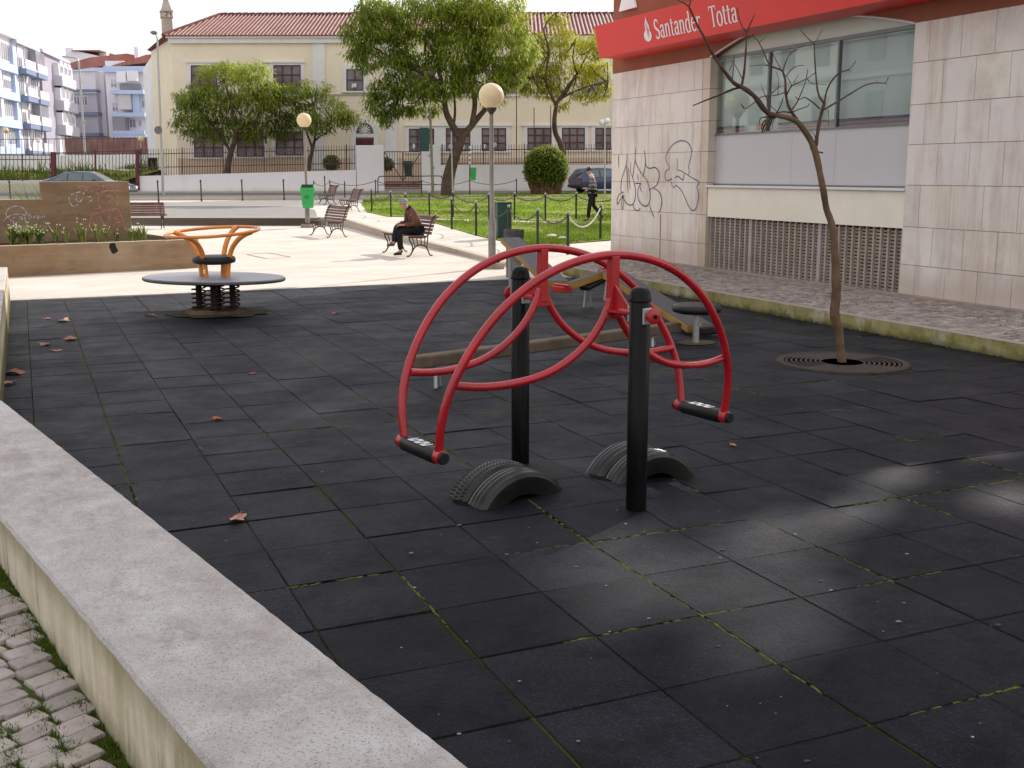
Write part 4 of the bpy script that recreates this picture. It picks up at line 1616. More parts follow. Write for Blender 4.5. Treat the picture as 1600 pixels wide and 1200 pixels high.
b.prism([(x_, y_, -0.02) for x_, y_ in ring], [(x_ * .8, y_ * .8, 0.055 + random.uniform(-.015, .015)) for x_, y_ in ring])
b.build('concrete_foot', simple('dirty_concrete', (0.20, 0.15, 0.10), 0.95, 0.1, 0.4, 6, 0.6, 25, dark=(0.04, 0.03, 0.02), darkamt=0.9), car, smooth=30)
# soil that washed out round the foot
so_ = MB()
ring = []
for k in range(28):
    a = 2 * math.pi * k / 28
    r_ = random.uniform(0.45, 0.62)
    ring.append((CRC.x + 0.05 + 1.15 * r_ * math.cos(a), CRC.y - 0.05 + r_ * math.sin(a), 0.007))
ctr = (CRC.x, CRC.y, 0.022)
so_.add(ring + [ctr], [(k, (k + 1) % 28, 28) for k in range(28)])
ts = NT('washed_soil')
c = ts.mix(ts.noise(7, 6, .7), (0.075, 0.066, 0.042), (0.15, 0.13, 0.085))
p_ = ts.bsdf(c, 0.95, 0.1)
tag(so_.build('soil_patch', ts.mat, smooth=60), kind='structure')

# ------------------------------------------------------------------ balance beam
MT['beam_wood'] = simple('weathered_beam', (0.115, 0.082, 0.055), 0.7, 0.3, 0.25, 6, 0.3, 50, dark=(0.05, 0.038, 0.028), darkamt=0.7)
pL, pR = g(683, 605), g(1020, 541)
zl, zr = 0.235, 0.165
d = (pR - pL).normalized()
a_, c_ = pL - d * 0.27, pR + d * 0.42
bm = thing('balance_beam', 'long brown wooden balance beam on short steel legs behind the seesaw', 'balance beam', pL, math.atan2(d.y, d.x))
LB = (c_ - a_).length
dz_ = (zr - zl) / (pR - pL).length
b = MB()
bp = [(-0.27, zl - dz_ * .27), (LB - 0.27, zl + dz_ * (LB - .27))]
b.bar((bp[0][0], 0, bp[0][1]), (bp[1][0], 0, bp[1][1]), 0.13, 0.105)
b.build('plank', MT['beam_wood'], bm, bevel=0.018)
for s_ in (0.0, (pR - pL).length):
    zt = zl + dz_ * s_ - 0.05
    b = MB()
    b.tube([(s_ - 0.045, -0.03, 0), (s_ - 0.015, 0, zt)], 0.016, 8)
    b.tube([(s_ + 0.06, 0.03, 0), (s_ + 0.02, 0, zt)], 0.016, 8)
    b.box((s_, 0, zt + 0.0), (0.12, 0.10, 0.012))
    b.build('leg', MT['galv'], bm, smooth=50)

# ------------------------------------------------------------------ zigzag balance boards
MT['board_edge'] = simple('ochre_board_edge', (0.36, 0.205, 0.045), 0.6, 0.3, 0.2, 6, 0.2, 40, dark=(0.22, 0.12, 0.03), darkamt=0.6)
MT['board_top'] = simple('grey_board_top', (0.060, 0.057, 0.066), 0.6, 0.3, 0.2, 8, 0.2, 60)
MT['red_joint'] = simple('red_joint', (0.42, 0.022, 0.02), 0.4, 0.4, 0.2, 6)
ZZ = [Vector((6.95, 16.05, 0.76)), Vector((6.28, 12.85, 0.33)), Vector((7.05, 13.02, 0.50)), Vector((6.68, 10.22, 0.12))]
zz = thing('balance_path', 'zigzag balance path of grey boards with ochre edges and red joints', 'balance path', (6.7, 13.0, 0))
o_ = Vector((6.7, 13.0, 0))


def board(p, q, w, th=0.085):
    p, q = p - o_, q - o_
    d = (q - p).normalized()
    sx = d.cross(Vector((0, 0, 1))).normalized() * (w / 2)
    upv = sx.normalized().cross(d) * th
    b = MB()
    b.prism([p - sx - upv, p + sx - upv, q + sx - upv, q - sx - upv], [p - sx, p + sx, q + sx, q - sx])
    bo = b.build('board', MT['board_edge'], zz, bevel=0.01)
    b = MB()
    u4 = upv.normalized() * 0.004
    s2 = sx * 0.985
    b.prism([p - s2, p + s2, q + s2, q - s2], [p - s2 + u4, p + s2 + u4, q + s2 + u4, q - s2 + u4])
    b.build('tread', MT['board_top'], bo)
    return bo


board(ZZ[0], ZZ[1] + (ZZ[0] - ZZ[1]).normalized() * 0.22, 0.30)
d12 = (ZZ[2] - ZZ[1]).normalized()
board(ZZ[1] + d12 * 0.1, ZZ[2] - d12 * 0.06, 0.11)
board(ZZ[2] + (ZZ[3] - ZZ[2]).normalized() * 0.2, ZZ[3], 0.30)
for p_, ang in ((ZZ[1], d12), (ZZ[2], d12)):
    b = MB()
    q_ = p_ - o_
    b.box(q_ + Vector((0, 0, -0.045)), (0.16, 0.24, 0.075), rz=0.25)
    b.box(q_ + Vector((0, 0, 0.008)), (0.06, 0.30, 0.02), rz=0.25)
    b.build('joint', MT['red_joint'], zz, bevel=0.008)
lg = g(918, 480)
for p_ in (lg - o_, g(945, 470) - o_ + Vector((0.05, 0, 0))):
    for dx in (-0.055, 0.055):
        b = MB()
        b.tube([(p_.x + dx, p_.y, 0), (p_.x + dx * .1, p_.y, 0.40)], 0.017, 8)
        b.build('leg', MT['galv'], zz, smooth=60)
b = MB()
b.bar((6.62 - o_.x, 12.88 - o_.y, 0.27), (7.05 - o_.x, 13.05 - o_.y, 0.40), 0.16, 0.05)
b.build('under_slab', MT['black_rubber'], zz, bevel=0.01)  # dark slab just below the short board
b = MB()
b.tube([(ZZ[0].x - o_.x, ZZ[0].y - o_.y, 0), (ZZ[0].x - o_.x, ZZ[0].y - o_.y, 0.66)], 0.03, 10)
b.build('end_leg', MT['galv'], zz, smooth=60)
b = MB()
b.box(Vector((6.72, 10.12, 0.075)) - o_, (0.30, 0.10, 0.09), rz=0.1)
b.build('end_block', MT['black_rubber'], zz, bevel=0.02)

# ------------------------------------------------------------------ stool
ST = g(1087, 536)
st = thing('stool', 'round black rubber stool on a short steel stem beside the kerb', 'stool', ST)
b = MB()
b.lathe([(0.001, 0.315), (0.19, 0.315), (0.245, 0.332), (0.258, 0.358), (0.254, 0.385), (0.235, 0.405), (0.18, 0.412), (0.001, 0.414)], 32)
b.build('seat', MT['black_rubber'], st, smooth=50)
b = MB()
b.lathe([(0.034, 0.0), (0.034, 0.315)], 14)
b.box((0.02, -0.02, 0.20), (0.03, 0.05, 0.03))
b.build('stem', MT['galv'], st, smooth=60)
b = MB()
ring = [(0.21 * math.cos(2 * math.pi * k / 20) * random.uniform(.9, 1.1), 0.17 * math.sin(2 * math.pi * k / 20) * random.uniform(.9, 1.1), 0.008) for k in range(20)]
b.poly(ring)
b.build('base_patch', ts.mat, st)

# ------------------------------------------------------------------ tree grate
GR = g(1316, 567)
gr = thing('tree_grate', 'round slotted iron tree grate set in the rubber around the bare tree', 'tree grate', (GR.x, GR.y, 0.0), 0.0)
b = MB()
b.M = Matrix.Rotation(HEAD, 4, 'Z')
NS = 60


def ringsec(b, r0, r1, a0, a1, z0, z1, n):
    for i in range(n):
        t0, t1 = a0 + (a1 - a0) * i / n, a0 + (a1 - a0) * (i + 1) / n
        c = [(r0, t0), (r1, t0), (r1, t1), (r0, t1)]
        b.prism([(r * math.cos(t_), r * math.sin(t_), z0) for r, t_ in c], [(r * math.cos(t_), r * math.sin(t_), z1) for r, t_ in c])


ringsec(b, 0.535, 0.585, 0, 2 * math.pi, -0.01, 0.014, 64)
for k in range(8):
    r0 = 0.19 + k * 0.044
    for a0 in (-0.62, math.pi - 0.62):
        ringsec(b, r0, r0 + 0.023, a0, a0 + 1.24, -0.01, 0.012, 20)
for a0 in (0.62, math.pi + 0.62):
    ringsec(b, 0.19, 0.535, a0, a0 + math.pi - 1.24, -0.01, 0.011, 24)
b.build('grate_plate', simple('grate_iron', (0.036, 0.028, 0.025), 0.7, 0.3, 0.3, 14, 0.3, 70, dark=(0.07, 0.04, 0.028), darkamt=0.5), gr)
b = MB()
b.lathe([(0.001, 0.0095), (0.53, 0.0095)], 40)
b.build('pit', MT['vent_dark'], gr)
b = MB()
ringsec(b, 0.585, 0.605, 0, 2 * math.pi, -0.01, 0.011, 64)
b.build('grate_frame', simple('mossy_frame', (0.055, 0.048, 0.028), 0.9, 0.2, 0.3, 10), gr)

# ------------------------------------------------------------------ bare young tree
MT['bark'] = simple('smooth_bark', (0.155, 0.095, 0.055), 0.8, 0.2, 0.3, 9, 0.5, 50, dark=(0.07, 0.045, 0.032), darkamt=0.9)
MT['twig'] = simple('dark_twig', (0.085, 0.048, 0.036), 0.75, 0.2, 0.3, 12, 0.3, 60)
DT = depth(GR)
bt = thing('bare_tree', 'leafless young tree with crooked branches growing from the iron grate', 'tree', GR)


def bp_(u, v, dd=0.0):
    return P(u, v, DT + dd) - GR


trunk = [(1316, 572), (1313, 540), (1310, 515), (1304, 490), (1307, 455), (1306, 420), (1304, 395), (1303, 365), (1298, 345), (1291, 325), (1287, 300), (1282, 275), (1277, 250), (1272, 232), (1266, 218), (1256, 203), (1245, 190), (1231, 184), (1218, 181), (1205, 178)]
wd_ = [14, 13.5, 14.5, 16, 15, 13, 12, 11.5, 11, 10, 10.5, 10, 10, 11, 10, 9, 8.5, 8, 7.5, 7]
b = MB()
random.seed(12)
path = [bp_(u, v, 0.015 * math.sin(i)) for i, (u, v) in enumerate(trunk)]
path[0].z = -0.02
sp = smooth_path(path, 4)
rad = np.interp(np.linspace(0, len(trunk) - 1, len(sp)), range(len(trunk)), [w * DT / 1771 / 2 for w in wd_])
b.tube(sp, [r * random.uniform(.95, 1.07) for r in rad], 10)
b.build('trunk', MT['bark'], bt, smooth=60)
q0 = lambda x, y: (1060 + x * 0.2375, y * 0.2375)
BR = [([(640, 760), (600, 750), (560, 715), (510, 645), (460, 600), (415, 572), (370, 550), (330, 505), (285, 445), (245, 385), (210, 325), (170, 245), (130, 175), (95, 100), (70, 45)], 7.0, 2.0, -.10),
      [] and None,
      ([(70, 45), (40, 22), (5, 5), (-30, -20)], 1.8, .8, -.1), ([(70, 45), (78, 10), (74, -40)], 1.6, .8, -.1),
      ([(415, 572), (350, 590), (270, 625), (180, 660), (95, 695)], 3.2, 1.4, .2),
      ([(415, 572), (432, 480), (440, 380), (447, 280), (450, 215), (485, 130), (505, 85)], 3.6, 1.0, .05),
      ([(450, 215), (415, 165), (395, 100), (388, 50)], 1.6, .8, .0),
      ([(420, 520), (380, 440), (345, 395)], 1.3, .7, .2), ([(355, 545), (362, 450), (372, 360)], 1.4, .7, .1), ([(285, 445), (305, 390)], 1.1, .7, .1), ([(335, 465), (365, 395)], 1.0, .6, .0),
      ([(905, 960), (915, 880), (930, 790), (948, 720), (960, 680)], 5.2, 4.0, .12),
      ([(960, 680), (930, 640), (915, 590), (905, 500), (898, 400), (893, 290)], 3.6, 1.4, .2),
      ([(893, 290), (850, 250), (810, 205), (798, 185)], 1.4, .7, .15), ([(893, 290), (920, 245), (950, 190)], 1.4, .7, .25),
      ([(960, 680), (975, 600), (1010, 530), (1060, 480), (1110, 462), (1140, 440), (1168, 400)], 2.6, .9, -.15), ([(1110, 462), (1140, 468)], 1, .6, -.15),
      ([(960, 720), (1010, 690), (1070, 655), (1150, 605), (1230, 560), (1300, 545), (1360, 545), (1382, 505)], 2.8, .9, .3), ([(1330, 545), (1375, 552)], 1, .6, .3), ([(1310, 545), (1300, 525)], 1, .6, .3),
      ([(780, 785), (750, 745), (725, 700), (712, 650), (705, 590), (703, 530), (690, 480), (675, 460), (620, 440), (590, 410), (565, 350), (530, 280), (485, 225)], 4.2, 1.0, .18),
      ([(530, 280), (575, 242)], 1.1, .6, .2), ([(620, 440), (560, 428), (465, 435)], 1.3, .6, .1), ([(590, 430), (555, 412)], 1, .6, .1), ([(690, 460), (705, 410), (735, 355), (785, 320), (830, 300)], 1.9, .7, .3), ([(760, 335), (785, 292)], 1, .6, .3), ([(738, 350), (733, 300)], 1, .6, .3),
      ([(712, 500), (740, 460), (780, 435), (825, 430)], 1.6, .7, .1), ([(680, 470), (640, 390), (612, 340)], 1.2, .6, .2),
      ([(715, 620), (745, 565), (800, 540), (850, 515), (905, 475)], 2.0, .9, .25), ([(745, 565), (730, 530), (700, 490)], 1.2, .6, .2), ([(760, 545), (790, 488)], 1.1, .6, .2),
      ([(735, 735), (770, 690), (800, 630), (835, 540), (852, 455)], 2.2, .8, -.1), ([(850, 520), (880, 550), (975, 555)], 1.2, .6, -.1), ([(745, 740), (790, 720), (850, 700), (860, 680)], 1.6, .7, -.2), ([(930, 715), (880, 670), (830, 640), (795, 655), (770, 635)], 1.9, .8, -.2),
      ([(610, 755), (590, 700), (590, 640), (630, 600), (670, 565)], 2.4, .8, .15), ([(590, 660), (560, 605), (545, 555)], 1.2, .6, .1), ([(640, 755), (670, 700), (690, 640)], 2.0, .8, -.2), ([(590, 630), (540, 640), (480, 690), (435, 715), (410, 680)], 1.6, .7, -.1), ([(435, 715), (420, 690)], 1, .6, -.1),
      ([(705, 605), (650, 625), (590, 632)], 1.5, .8, .1), ([(655, 620), (660, 520), (640, 470)], 1.2, .6, .2), ([(650, 735), (600, 690), (570, 640)], 1.2, .6, .3), ([(735, 740), (690, 735), (640, 745)], 2.2, 1.2, .1), ([(900, 905), (890, 880), (865, 862)], 1.4, .6, .1), ([(950, 1005), (925, 1000), (905, 990)], 2, 1, 0),
      ([(985, 720), (990, 780), (985, 840)], 1, .5, .1),
      # the dark tangle below the bend
      ([(640, 765), (600, 785), (570, 815), (550, 870)], 4.5, 2.0, .0), ([(600, 785), (560, 800), (545, 850)], 3, 1.2, .12), ([(590, 800), (575, 850), (560, 870)], 3, 1, -.1), ([(620, 780), (570, 770), (540, 780), (530, 820)], 2, .8, .1), ([(620, 775), (600, 830), (575, 860)], 2.4, 1, .05), ([(640, 770), (620, 810), (615, 850)], 1.4, .7, .1)]
b = MB()
for br in BR:
    if not br:
        continue
    pts, w0, w1, dd = br
    n_ = len(pts)
    path = [bp_(*q0(*p), dd * (i / max(1, n_ - 1)) + (0.02 * random.uniform(-1, 1) if 0 < i else 0)) for i, p in enumerate(pts)]
    sp = smooth_path(path, 3)
    b.tube(sp, [1.25 * (w0 + (w1 - w0) * i / (len(sp) - 1)) * DT / 1771 / 2 * random.uniform(.9, 1.12) for i in range(len(sp))], 6)
b.build('branches', MT['twig'], bt, smooth=60)

# ------------------------------------------------------------------ fallen leaves and litter
MT['leaf_dry'] = simple('dry_leaf', (0.32, 0.17, 0.12), 0.7, 0.3, 0.3, 20, use_attr=True)
LV = [(371, 814, .058, (1.25, 1.15, 1.15), 'pale brown dry leaf lying by a mossy joint in front of the low wall'), (338, 656, .05, (1.3, .55, .4), 'orange-red curled leaf alone on the shaded tiles near the left'),
      (70, 538, .09, (.75, .6, .55), 'dark brown curled leaf, lower one of the pair near the far left wall'), (110, 530, .095, (.85, .7, .62), 'long brown dry leaf, upper right of the pair near the far left wall'),
      (22, 585, .11, (.9, .75, .7), 'broad brown dry leaf against the left wall'), (14, 602, .07, (1.1, .95, .9), 'small pale brown leaf at the foot of the left wall'),
      (100, 503, .09, (1.3, 1.15, 1.1), 'pale dry leaf on the sunlit edge line at the left'), (75, 500, .05, (1.5, 1.3, 1.2), 'small whitish leaf near the sunlit edge at the left'),
      (236, 494, .07, (1.3, 1.15, 1.0), 'pale leaf lying left of the carousel foot'), (394, 584, .035, (1.2, .35, .3), 'tiny red leaf between the tiles left of the seesaw'), (524, 490, .05, (1.3, .5, .45), 'small red leaf on the dark tiles before the plaza'),
      (612, 447, .07, (1.1, .85, .6), 'tan leaf at the edge of the plaza left of the red arch'), (88, 548, .05, (1.4, 1.3, 1.25), 'small pale leaf beside the long brown leaf near the left wall'), (1145, 697, .03, (1.2, 1, .8), 'small tan leaf right of the tyres')]
for k, (u, v, s_, col, lb) in enumerate(LV):
    p = g(u, v)
    random.seed(100 + k)
    b = MB()
    n_ = 14
    ring = []
    for i in range(n_):
        a = 2 * math.pi * i / n_
        lob = 1 + 0.28 * math.cos(5 * a) + 0.12 * math.cos(3 * a + k)
        rx = s_ * lob * random.uniform(.85, 1.1)
        zz_ = 0.008 + s_ * 0.34 * (abs(math.cos(a + k)) ** 2) * random.uniform(.4, 1)
        ring.append((rx * math.cos(a), rx * 0.7 * math.sin(a), zz_))
    b.add(ring + [(0, 0, 0.010)], [(i, (i + 1) % n_, n_) for i in range(n_)], 0, col)
    b.tube([(0, 0, .01), (-s_ * 1.0, -s_ * .3, .012), (-s_ * 1.5, -s_ * .35, .02)], 0.002, 4, col=col)
    o = b.build('fallen_leaf', MT['leaf_dry'], smooth=60)
    o.location = (p.x, p.y, hrub(p.x, p.y))
    o.rotation_euler = (0, 0, random.uniform(0, 6.28))
    tag(o, lb, 'leaf', 'fallen leaves scattered on the rubber tiles')
lt = MB()
random.seed(55)
for k in range(210):
    u, v = random.uniform(0, 1600), 460 + 740 * random.random() ** 1.1
    p = g(u, v)
    if not (-0.2 < p.x < 8.4 and 1.3 < p.y < 17):
        continue
    s_ = abs(random.gauss(0, 0.004)) + 0.0022
    if k < 26:
        s_ = random.uniform(0.007, 0.014)
    q_ = random.uniform(.1, .5)
    a = random.uniform(0, 3)
    ring = [(p.x + s_ * math.cos(a + 2 * math.pi * i / 7) * random.uniform(.7, 1.3), p.y + s_ * .8 * math.sin(a + 2 * math.pi * i / 7) * random.uniform(.7, 1.3), hrub(p.x, p.y) + 0.0045) for i in range(7)]
    lt.poly(ring, 0, (q_, q_ * .96, q_ * .9) if k > 30 else (q_ * .6, q_ * .58, q_ * .54))
tag(lt.build('litter', simple('litter_specks', (0.6, 0.58, 0.54), 0.8, 0.2, 0.2, 20, use_attr=True)), kind='stuff', label='pale specks, old chewing gum and crumbs scattered over the rubber tiles', cat='litter')

# ------------------------------------------------------------------ planter walls with graffiti
t = NT('brown_rammed_wall')
n = t.noise(1.4, 9, 0.7, scl=(0.5, 0.5, 2.6))
c = t.mix(t.ramp(n, [(0.3, 0), (0.7, 1)]), (0.21, 0.135, 0.08), (0.36, 0.25, 0.15))
c = t.mix(t.ramp(t.noise(4.5, 9, 0.75, scl=(0.6, 0.6, 1.8)), [(0.55, 0), (0.70, 0.75)]), c, (0.11, 0.08, 0.055))
c = t.mix(t.ramp(t.noise(0.8, 4), [(0.5, 0), (0.7, 0.6)]), c, (0.42, 0.33, 0.23))
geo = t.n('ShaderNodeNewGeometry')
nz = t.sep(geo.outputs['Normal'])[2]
c = t.mix(t.ramp(nz, [(0.5, 0), (0.9, 1)]), c, (0.58, 0.48, 0.38))  # upward faces paler: the sunlit top is painted into the colour
t.bsdf(c, 0.95, 0.1, normal=t.bump(t.noise(30, 8, 0.75), 0.5, 0.012))
MT['planter'] = t.mat
PA, PB = g(0, 433), g(312, 417.5)
pd_ = (PB - PA).normalized()
pn = Vector((-pd_.y, pd_.x, 0))         # away from the eye
PL0 = PA - pd_ * 6.0
ZT = 0.53
plt = thing('planter', 'long low brown planter wall with a rim coloured as sunlit and a dark stain, bordering the plaza', 'planter', PA, math.atan2(pd_.y, pd_.x))
LP_ = (PB - PL0).length
x1 = (PB - PA).length
b = MB()
random.seed(17)
N_ = 60
for i in range(N_):
    xa, xb = -6 + (x1 + 6) * i / N_, -6 + (x1 + 6) * (i + 1) / N_
    b.box(((xa + xb) / 2, 0.07, ZT / 2 - 0.05), (xb - xa, 0.14, ZT + 0.1 + (random.gauss(0, 0.003))))
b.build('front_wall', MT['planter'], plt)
b = MB()
b.box((x1 - 0.07, 2.35, ZT / 2 - 0.06), (0.14, 4.4, ZT + 0.09))
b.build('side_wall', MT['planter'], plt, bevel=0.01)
b = MB()
b.box((x1 / 2 - 3.05, 2.3, 0.22), (x1 + 5.8, 4.3, 0.44))
b.build('soil_bed', MT['soil'], plt)
b = MB()
st_ = [(0, 0), (0.035, 0.06), (0.03, 0.11), (-0.03, 0.12), (-0.075, 0.10), (-0.085, 0.04), (-0.05, -0.05), (-0.02, -0.085), (0.02, -0.07), (0.075, -0.03)]
q_ = atY(178, 380, PA.y + 0.35)
px_ = (q_ - PA).dot(pd_)
b.poly([(px_ + x_, -0.003, 0.40 + z_) for x_, z_ in sorted(st_[1:], key=lambda p: math.atan2(p[1], p[0]))])
b.build('dark_stain', simple('stain', (0.03, 0.026, 0.022), 0.9, 0.1, 0.2, 9), plt)

# the higher wall behind it, stepped, with chalky graffiti
hw0 = g(207, 373, 0.44)
yo = (hw0 - PA).dot(pn)
xh = (hw0 - PA).dot(pd_)
gw = thing('graffiti_wall', 'stepped brown wall with pink and white chalk graffiti behind the planter', 'wall', PA, math.atan2(pd_.y, pd_.x))


def onhw(u, v, lift=0.004):            # pixel to a point of the wall's face in its own frame
    d = ray(u, v)
    n3 = np.array([pn.x, pn.y, 0])
    p0 = np.array(PA) + n3 * yo
    tt = (p0 - CAM).dot(n3) / d.dot(n3)
    p = Vector(CAM + d * tt) - PA
    return Vector((p.dot(pd_), p.dot(pn) - lift, p.z))


ztop = onhw(207, 283).z
zstep = onhw(65, 311).z
xs = onhw(65, 300).x
b = MB()
b.prism([(xh, yo, 0.2), (xh, yo, ztop), (xs, yo, ztop), (xs, yo, zstep), (-6, yo, zstep), (-6, yo, 0.2)][::-1],
        [(xh, yo + .16, 0.2), (xh, yo + .16, ztop), (xs, yo + .16, ztop), (xs, yo + .16, zstep), (-6, yo + .16, zstep), (-6, yo + .16, 0.2)][::-1])
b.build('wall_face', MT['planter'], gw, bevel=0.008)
MT['chalk_white'] = simple('chalk_white', (0.55, 0.53, 0.53), 0.9, 0.1, 0.3, 14)
MT['chalk_pink'] = simple('chalk_pink', (0.50, 0.22, 0.19), 0.9, 0.1, 0.3, 14)
SK = lambda x, y: (x * 0.1875, 280 + y * 0.1875)
G1 = [[(50, 300), (55, 265), (90, 235), (140, 225), (190, 240), (218, 275), (215, 300), (165, 290), (110, 295), (65, 312), (50, 300)], [(65, 310), (30, 350)], [(65, 315), (90, 345), (110, 350), (118, 415)], [(218, 300), (205, 330), (215, 350), (225, 380)],
      [(100, 325), (125, 320)], [(160, 312), (190, 320), (180, 335), (160, 325)], [(130, 360), (150, 362)], [(125, 405), (150, 385), (185, 400), (160, 415)]]
G1b = [[(238, 285), (240, 328), (262, 318), (258, 306), (240, 306), (255, 296), (238, 288)], [(275, 318), (285, 305), (292, 318), (278, 325)], [(312, 325), (302, 310), (316, 302), (316, 345)], [(326, 305), (330, 322), (342, 318), (342, 305)], [(355, 305), (357, 322)], [(368, 300), (370, 318)]]
G2 = [[(840, 240), (815, 190), (830, 130), (880, 100), (940, 100), (980, 140), (985, 190), (960, 235), (930, 255), (880, 255), (845, 240)], [(800, 125), (860, 100), (940, 95), (1025, 100)],
      [(875, 150), (900, 140), (935, 150), (925, 180), (895, 185)], [(890, 215), (895, 235)], [(780, 255), (830, 245), (860, 270), (900, 270), (940, 255), (975, 245), (1000, 290)], [(780, 260), (755, 330), (740, 400)], [(830, 270), (775, 310), (750, 380), (820, 390)], [(850, 280), (830, 310), (880, 400)],
      [(870, 270), (900, 330), (915, 290), (905, 370), (885, 420)], [(930, 265), (990, 300), (950, 320), (1005, 350), (950, 370), (945, 400)], [(985, 250), (1020, 330), (1050, 410)],
      ]
G2b = [[(640, 60), (700, 55), (650, 80), (700, 85)], [(690, 60), (700, 95), (735, 90), (700, 70), (735, 60)], [(745, 55), (755, 95), (790, 90)], [(770, 50), (830, 60), (800, 90), (860, 50), (855, 95)], [(880, 50), (905, 85), (935, 40), (935, 90)]]
G3 = [[(575, 150), (580, 190), (610, 230)], [(590, 130), (640, 110), (680, 105)], [(640, 130), (635, 170), (660, 190), (690, 160)], [(610, 230), (650, 210)], [(720, 150), (760, 145)], [(740, 190), (770, 170)], [(700, 110), (690, 130)]]
for nm, gs_, mt_, w_ in (('white_graffiti', G1, 'chalk_white', .024), ('white_tag', G1b, 'chalk_white', .016), ('pink_graffiti', G2, 'chalk_pink', .030), ('pink_tag', G2b, 'chalk_pink', .024), ('faint_graffiti', G3, 'chalk_white', .022)):
    b = MB()
    for k, s_ in enumerate(gs_):
        pts = smooth_path([onhw(*SK(*p), 0.003 + 0.0004 * k) for p in s_], 4)
        ribbon(b, [(p.x, p.z) for p in pts], [w_ * (0.6 + 0.4 * math.sin(i * 1.3 + k)) for i in range(len(pts))], lambda px, py, kk=k: Vector((px, yo - 0.0035 - 0.0004 * kk, py)))
    b.build(nm, MT[mt_], gw)

# plants in the bed
MT['sprig'] = simple('sprig_green', (0.20, 0.235, 0.07), 0.7, 0.2, 0.25, 9, use_attr=True)
random.seed(61)
where = lambda u, v: g(u, v, 0.44)


def bed(u):                              # a spot of the narrow bed before the graffiti wall
    q = onhw(u, 378)
    return PA + pd_ * q.x + pn * (yo * 0.62 + random.uniform(-.1, .1)) + Vector((0, 0, 0.44))



def sprig(p, h, n, lb, grp, flower=True, mat='sprig'):
    b = MB()
    for k in range(n):
        a = random.uniform(0, 6.28)
        le = h * random.uniform(.1, .55)
        hh = h * random.uniform(.6, 1.1)
        w_ = 0.013
        x0, y0 = random.gauss(0, .02), random.gauss(0, .02)
        ca, sa = math.cos(a + 1.57) * w_, math.sin(a + 1.57) * w_
        col = random.uniform(.6, 1.5)
        cc = (col, col, col * .8)
        p1 = (x0 + le * .35 * math.cos(a), y0 + le * .35 * math.sin(a), hh * .6)
        p2 = (x0 + le * math.cos(a), y0 + le * math.sin(a), hh)
        b.add([(x0 - ca, y0 - sa, 0), (x0 + ca, y0 + sa, 0), (p1[0] + ca, p1[1] + sa, p1[2]), (p1[0] - ca, p1[1] - sa, p1[2]), p2], [(0, 1, 2, 3), (3, 2, 4)], 0, cc)
        if flower and k % 7 == 0:
            for q in range(2):
                b.ball((p2[0] + random.gauss(0, .02), p2[1] + random.gauss(0, .02), hh + random.gauss(0, .02)), 0.013, 5, 4, col=(3.0, 2.7, 5.5))
    o = b.build('bedding_plant', MT[mat])
    o.location = p
    tag(o, lb, 'plant', grp)


lab = ['first thin sprig of the row before the graffiti wall, left of the others', 'second thin sprig in the row before the graffiti wall', 'third sprig, forked like a V, before the graffiti wall', 'fourth sprig before the graffiti wall, right of the forked one',
       'fifth sprig with white buds, above the rim chip', 'sixth sprig, bushy, under the pink graffiti left edge', 'seventh sprig with a white top under the pink graffiti', 'eighth sprig, left of a gap under the pink figure', 'ninth sprig, under the middle of the pink figure', 'tenth sprig, at the right end of the graffiti wall', 'last thin sprig right at the corner of the graffiti wall']
for (u, v), lb in zip(((70, 375), (86, 373), (105, 373), (112, 371.5), (132, 371), (146, 370), (162, 369), (181, 368), (190, 367.5), (199, 366.5), (204, 366)), lab):
    sprig(bed(u), random.uniform(.30, .42), random.randint(9, 15), lb, 'young bedding plants in the planter')
for k, (u, v, lb) in enumerate(((4, 378, 'leafy clump with white flowers at the far left of the planter'), (18, 376, 'dark leafy clump beside the white flowered clump in the planter'), (30, 376, 'green clump below the chalk skull drawing, right of its chin'), (47, 375, 'dark green clump between the chalk skull and the first sprig'))):
    sprig(bed(u), .36, 70, lb, 'leafy clumps in the planter')
gb = MB()
random.seed(62)
for k in range(420):
    u, v = random.uniform(209, 310), random.uniform(353, 369)
    p = where(u, v)
    if (p - PA).dot(pd_) > x1 - .15 or (p - PA).dot(pn) > 4.2:
        continue
    blades(gb, p.x, p.y, 0.44, 10, random.uniform(.2, .42), 0.12, 0.014, 2.4)
for k in range(260):                    # greenery on the bed behind the high wall
    s_ = random.uniform(-5.5, xh)
    p = PA + pd_ * s_ + pn * (yo + random.uniform(.7, 1.5))
    blades(gb, p.x, p.y, 0.44, 12, random.uniform(.6, .85) if s_ < xs else random.uniform(.8, 1.12), .08, .012, 1.3)
tag(gb.build('planter_growth', MT['grass']), kind='stuff', label='yellow-green growth filling the planter beside and behind the graffiti wall', cat='plants')

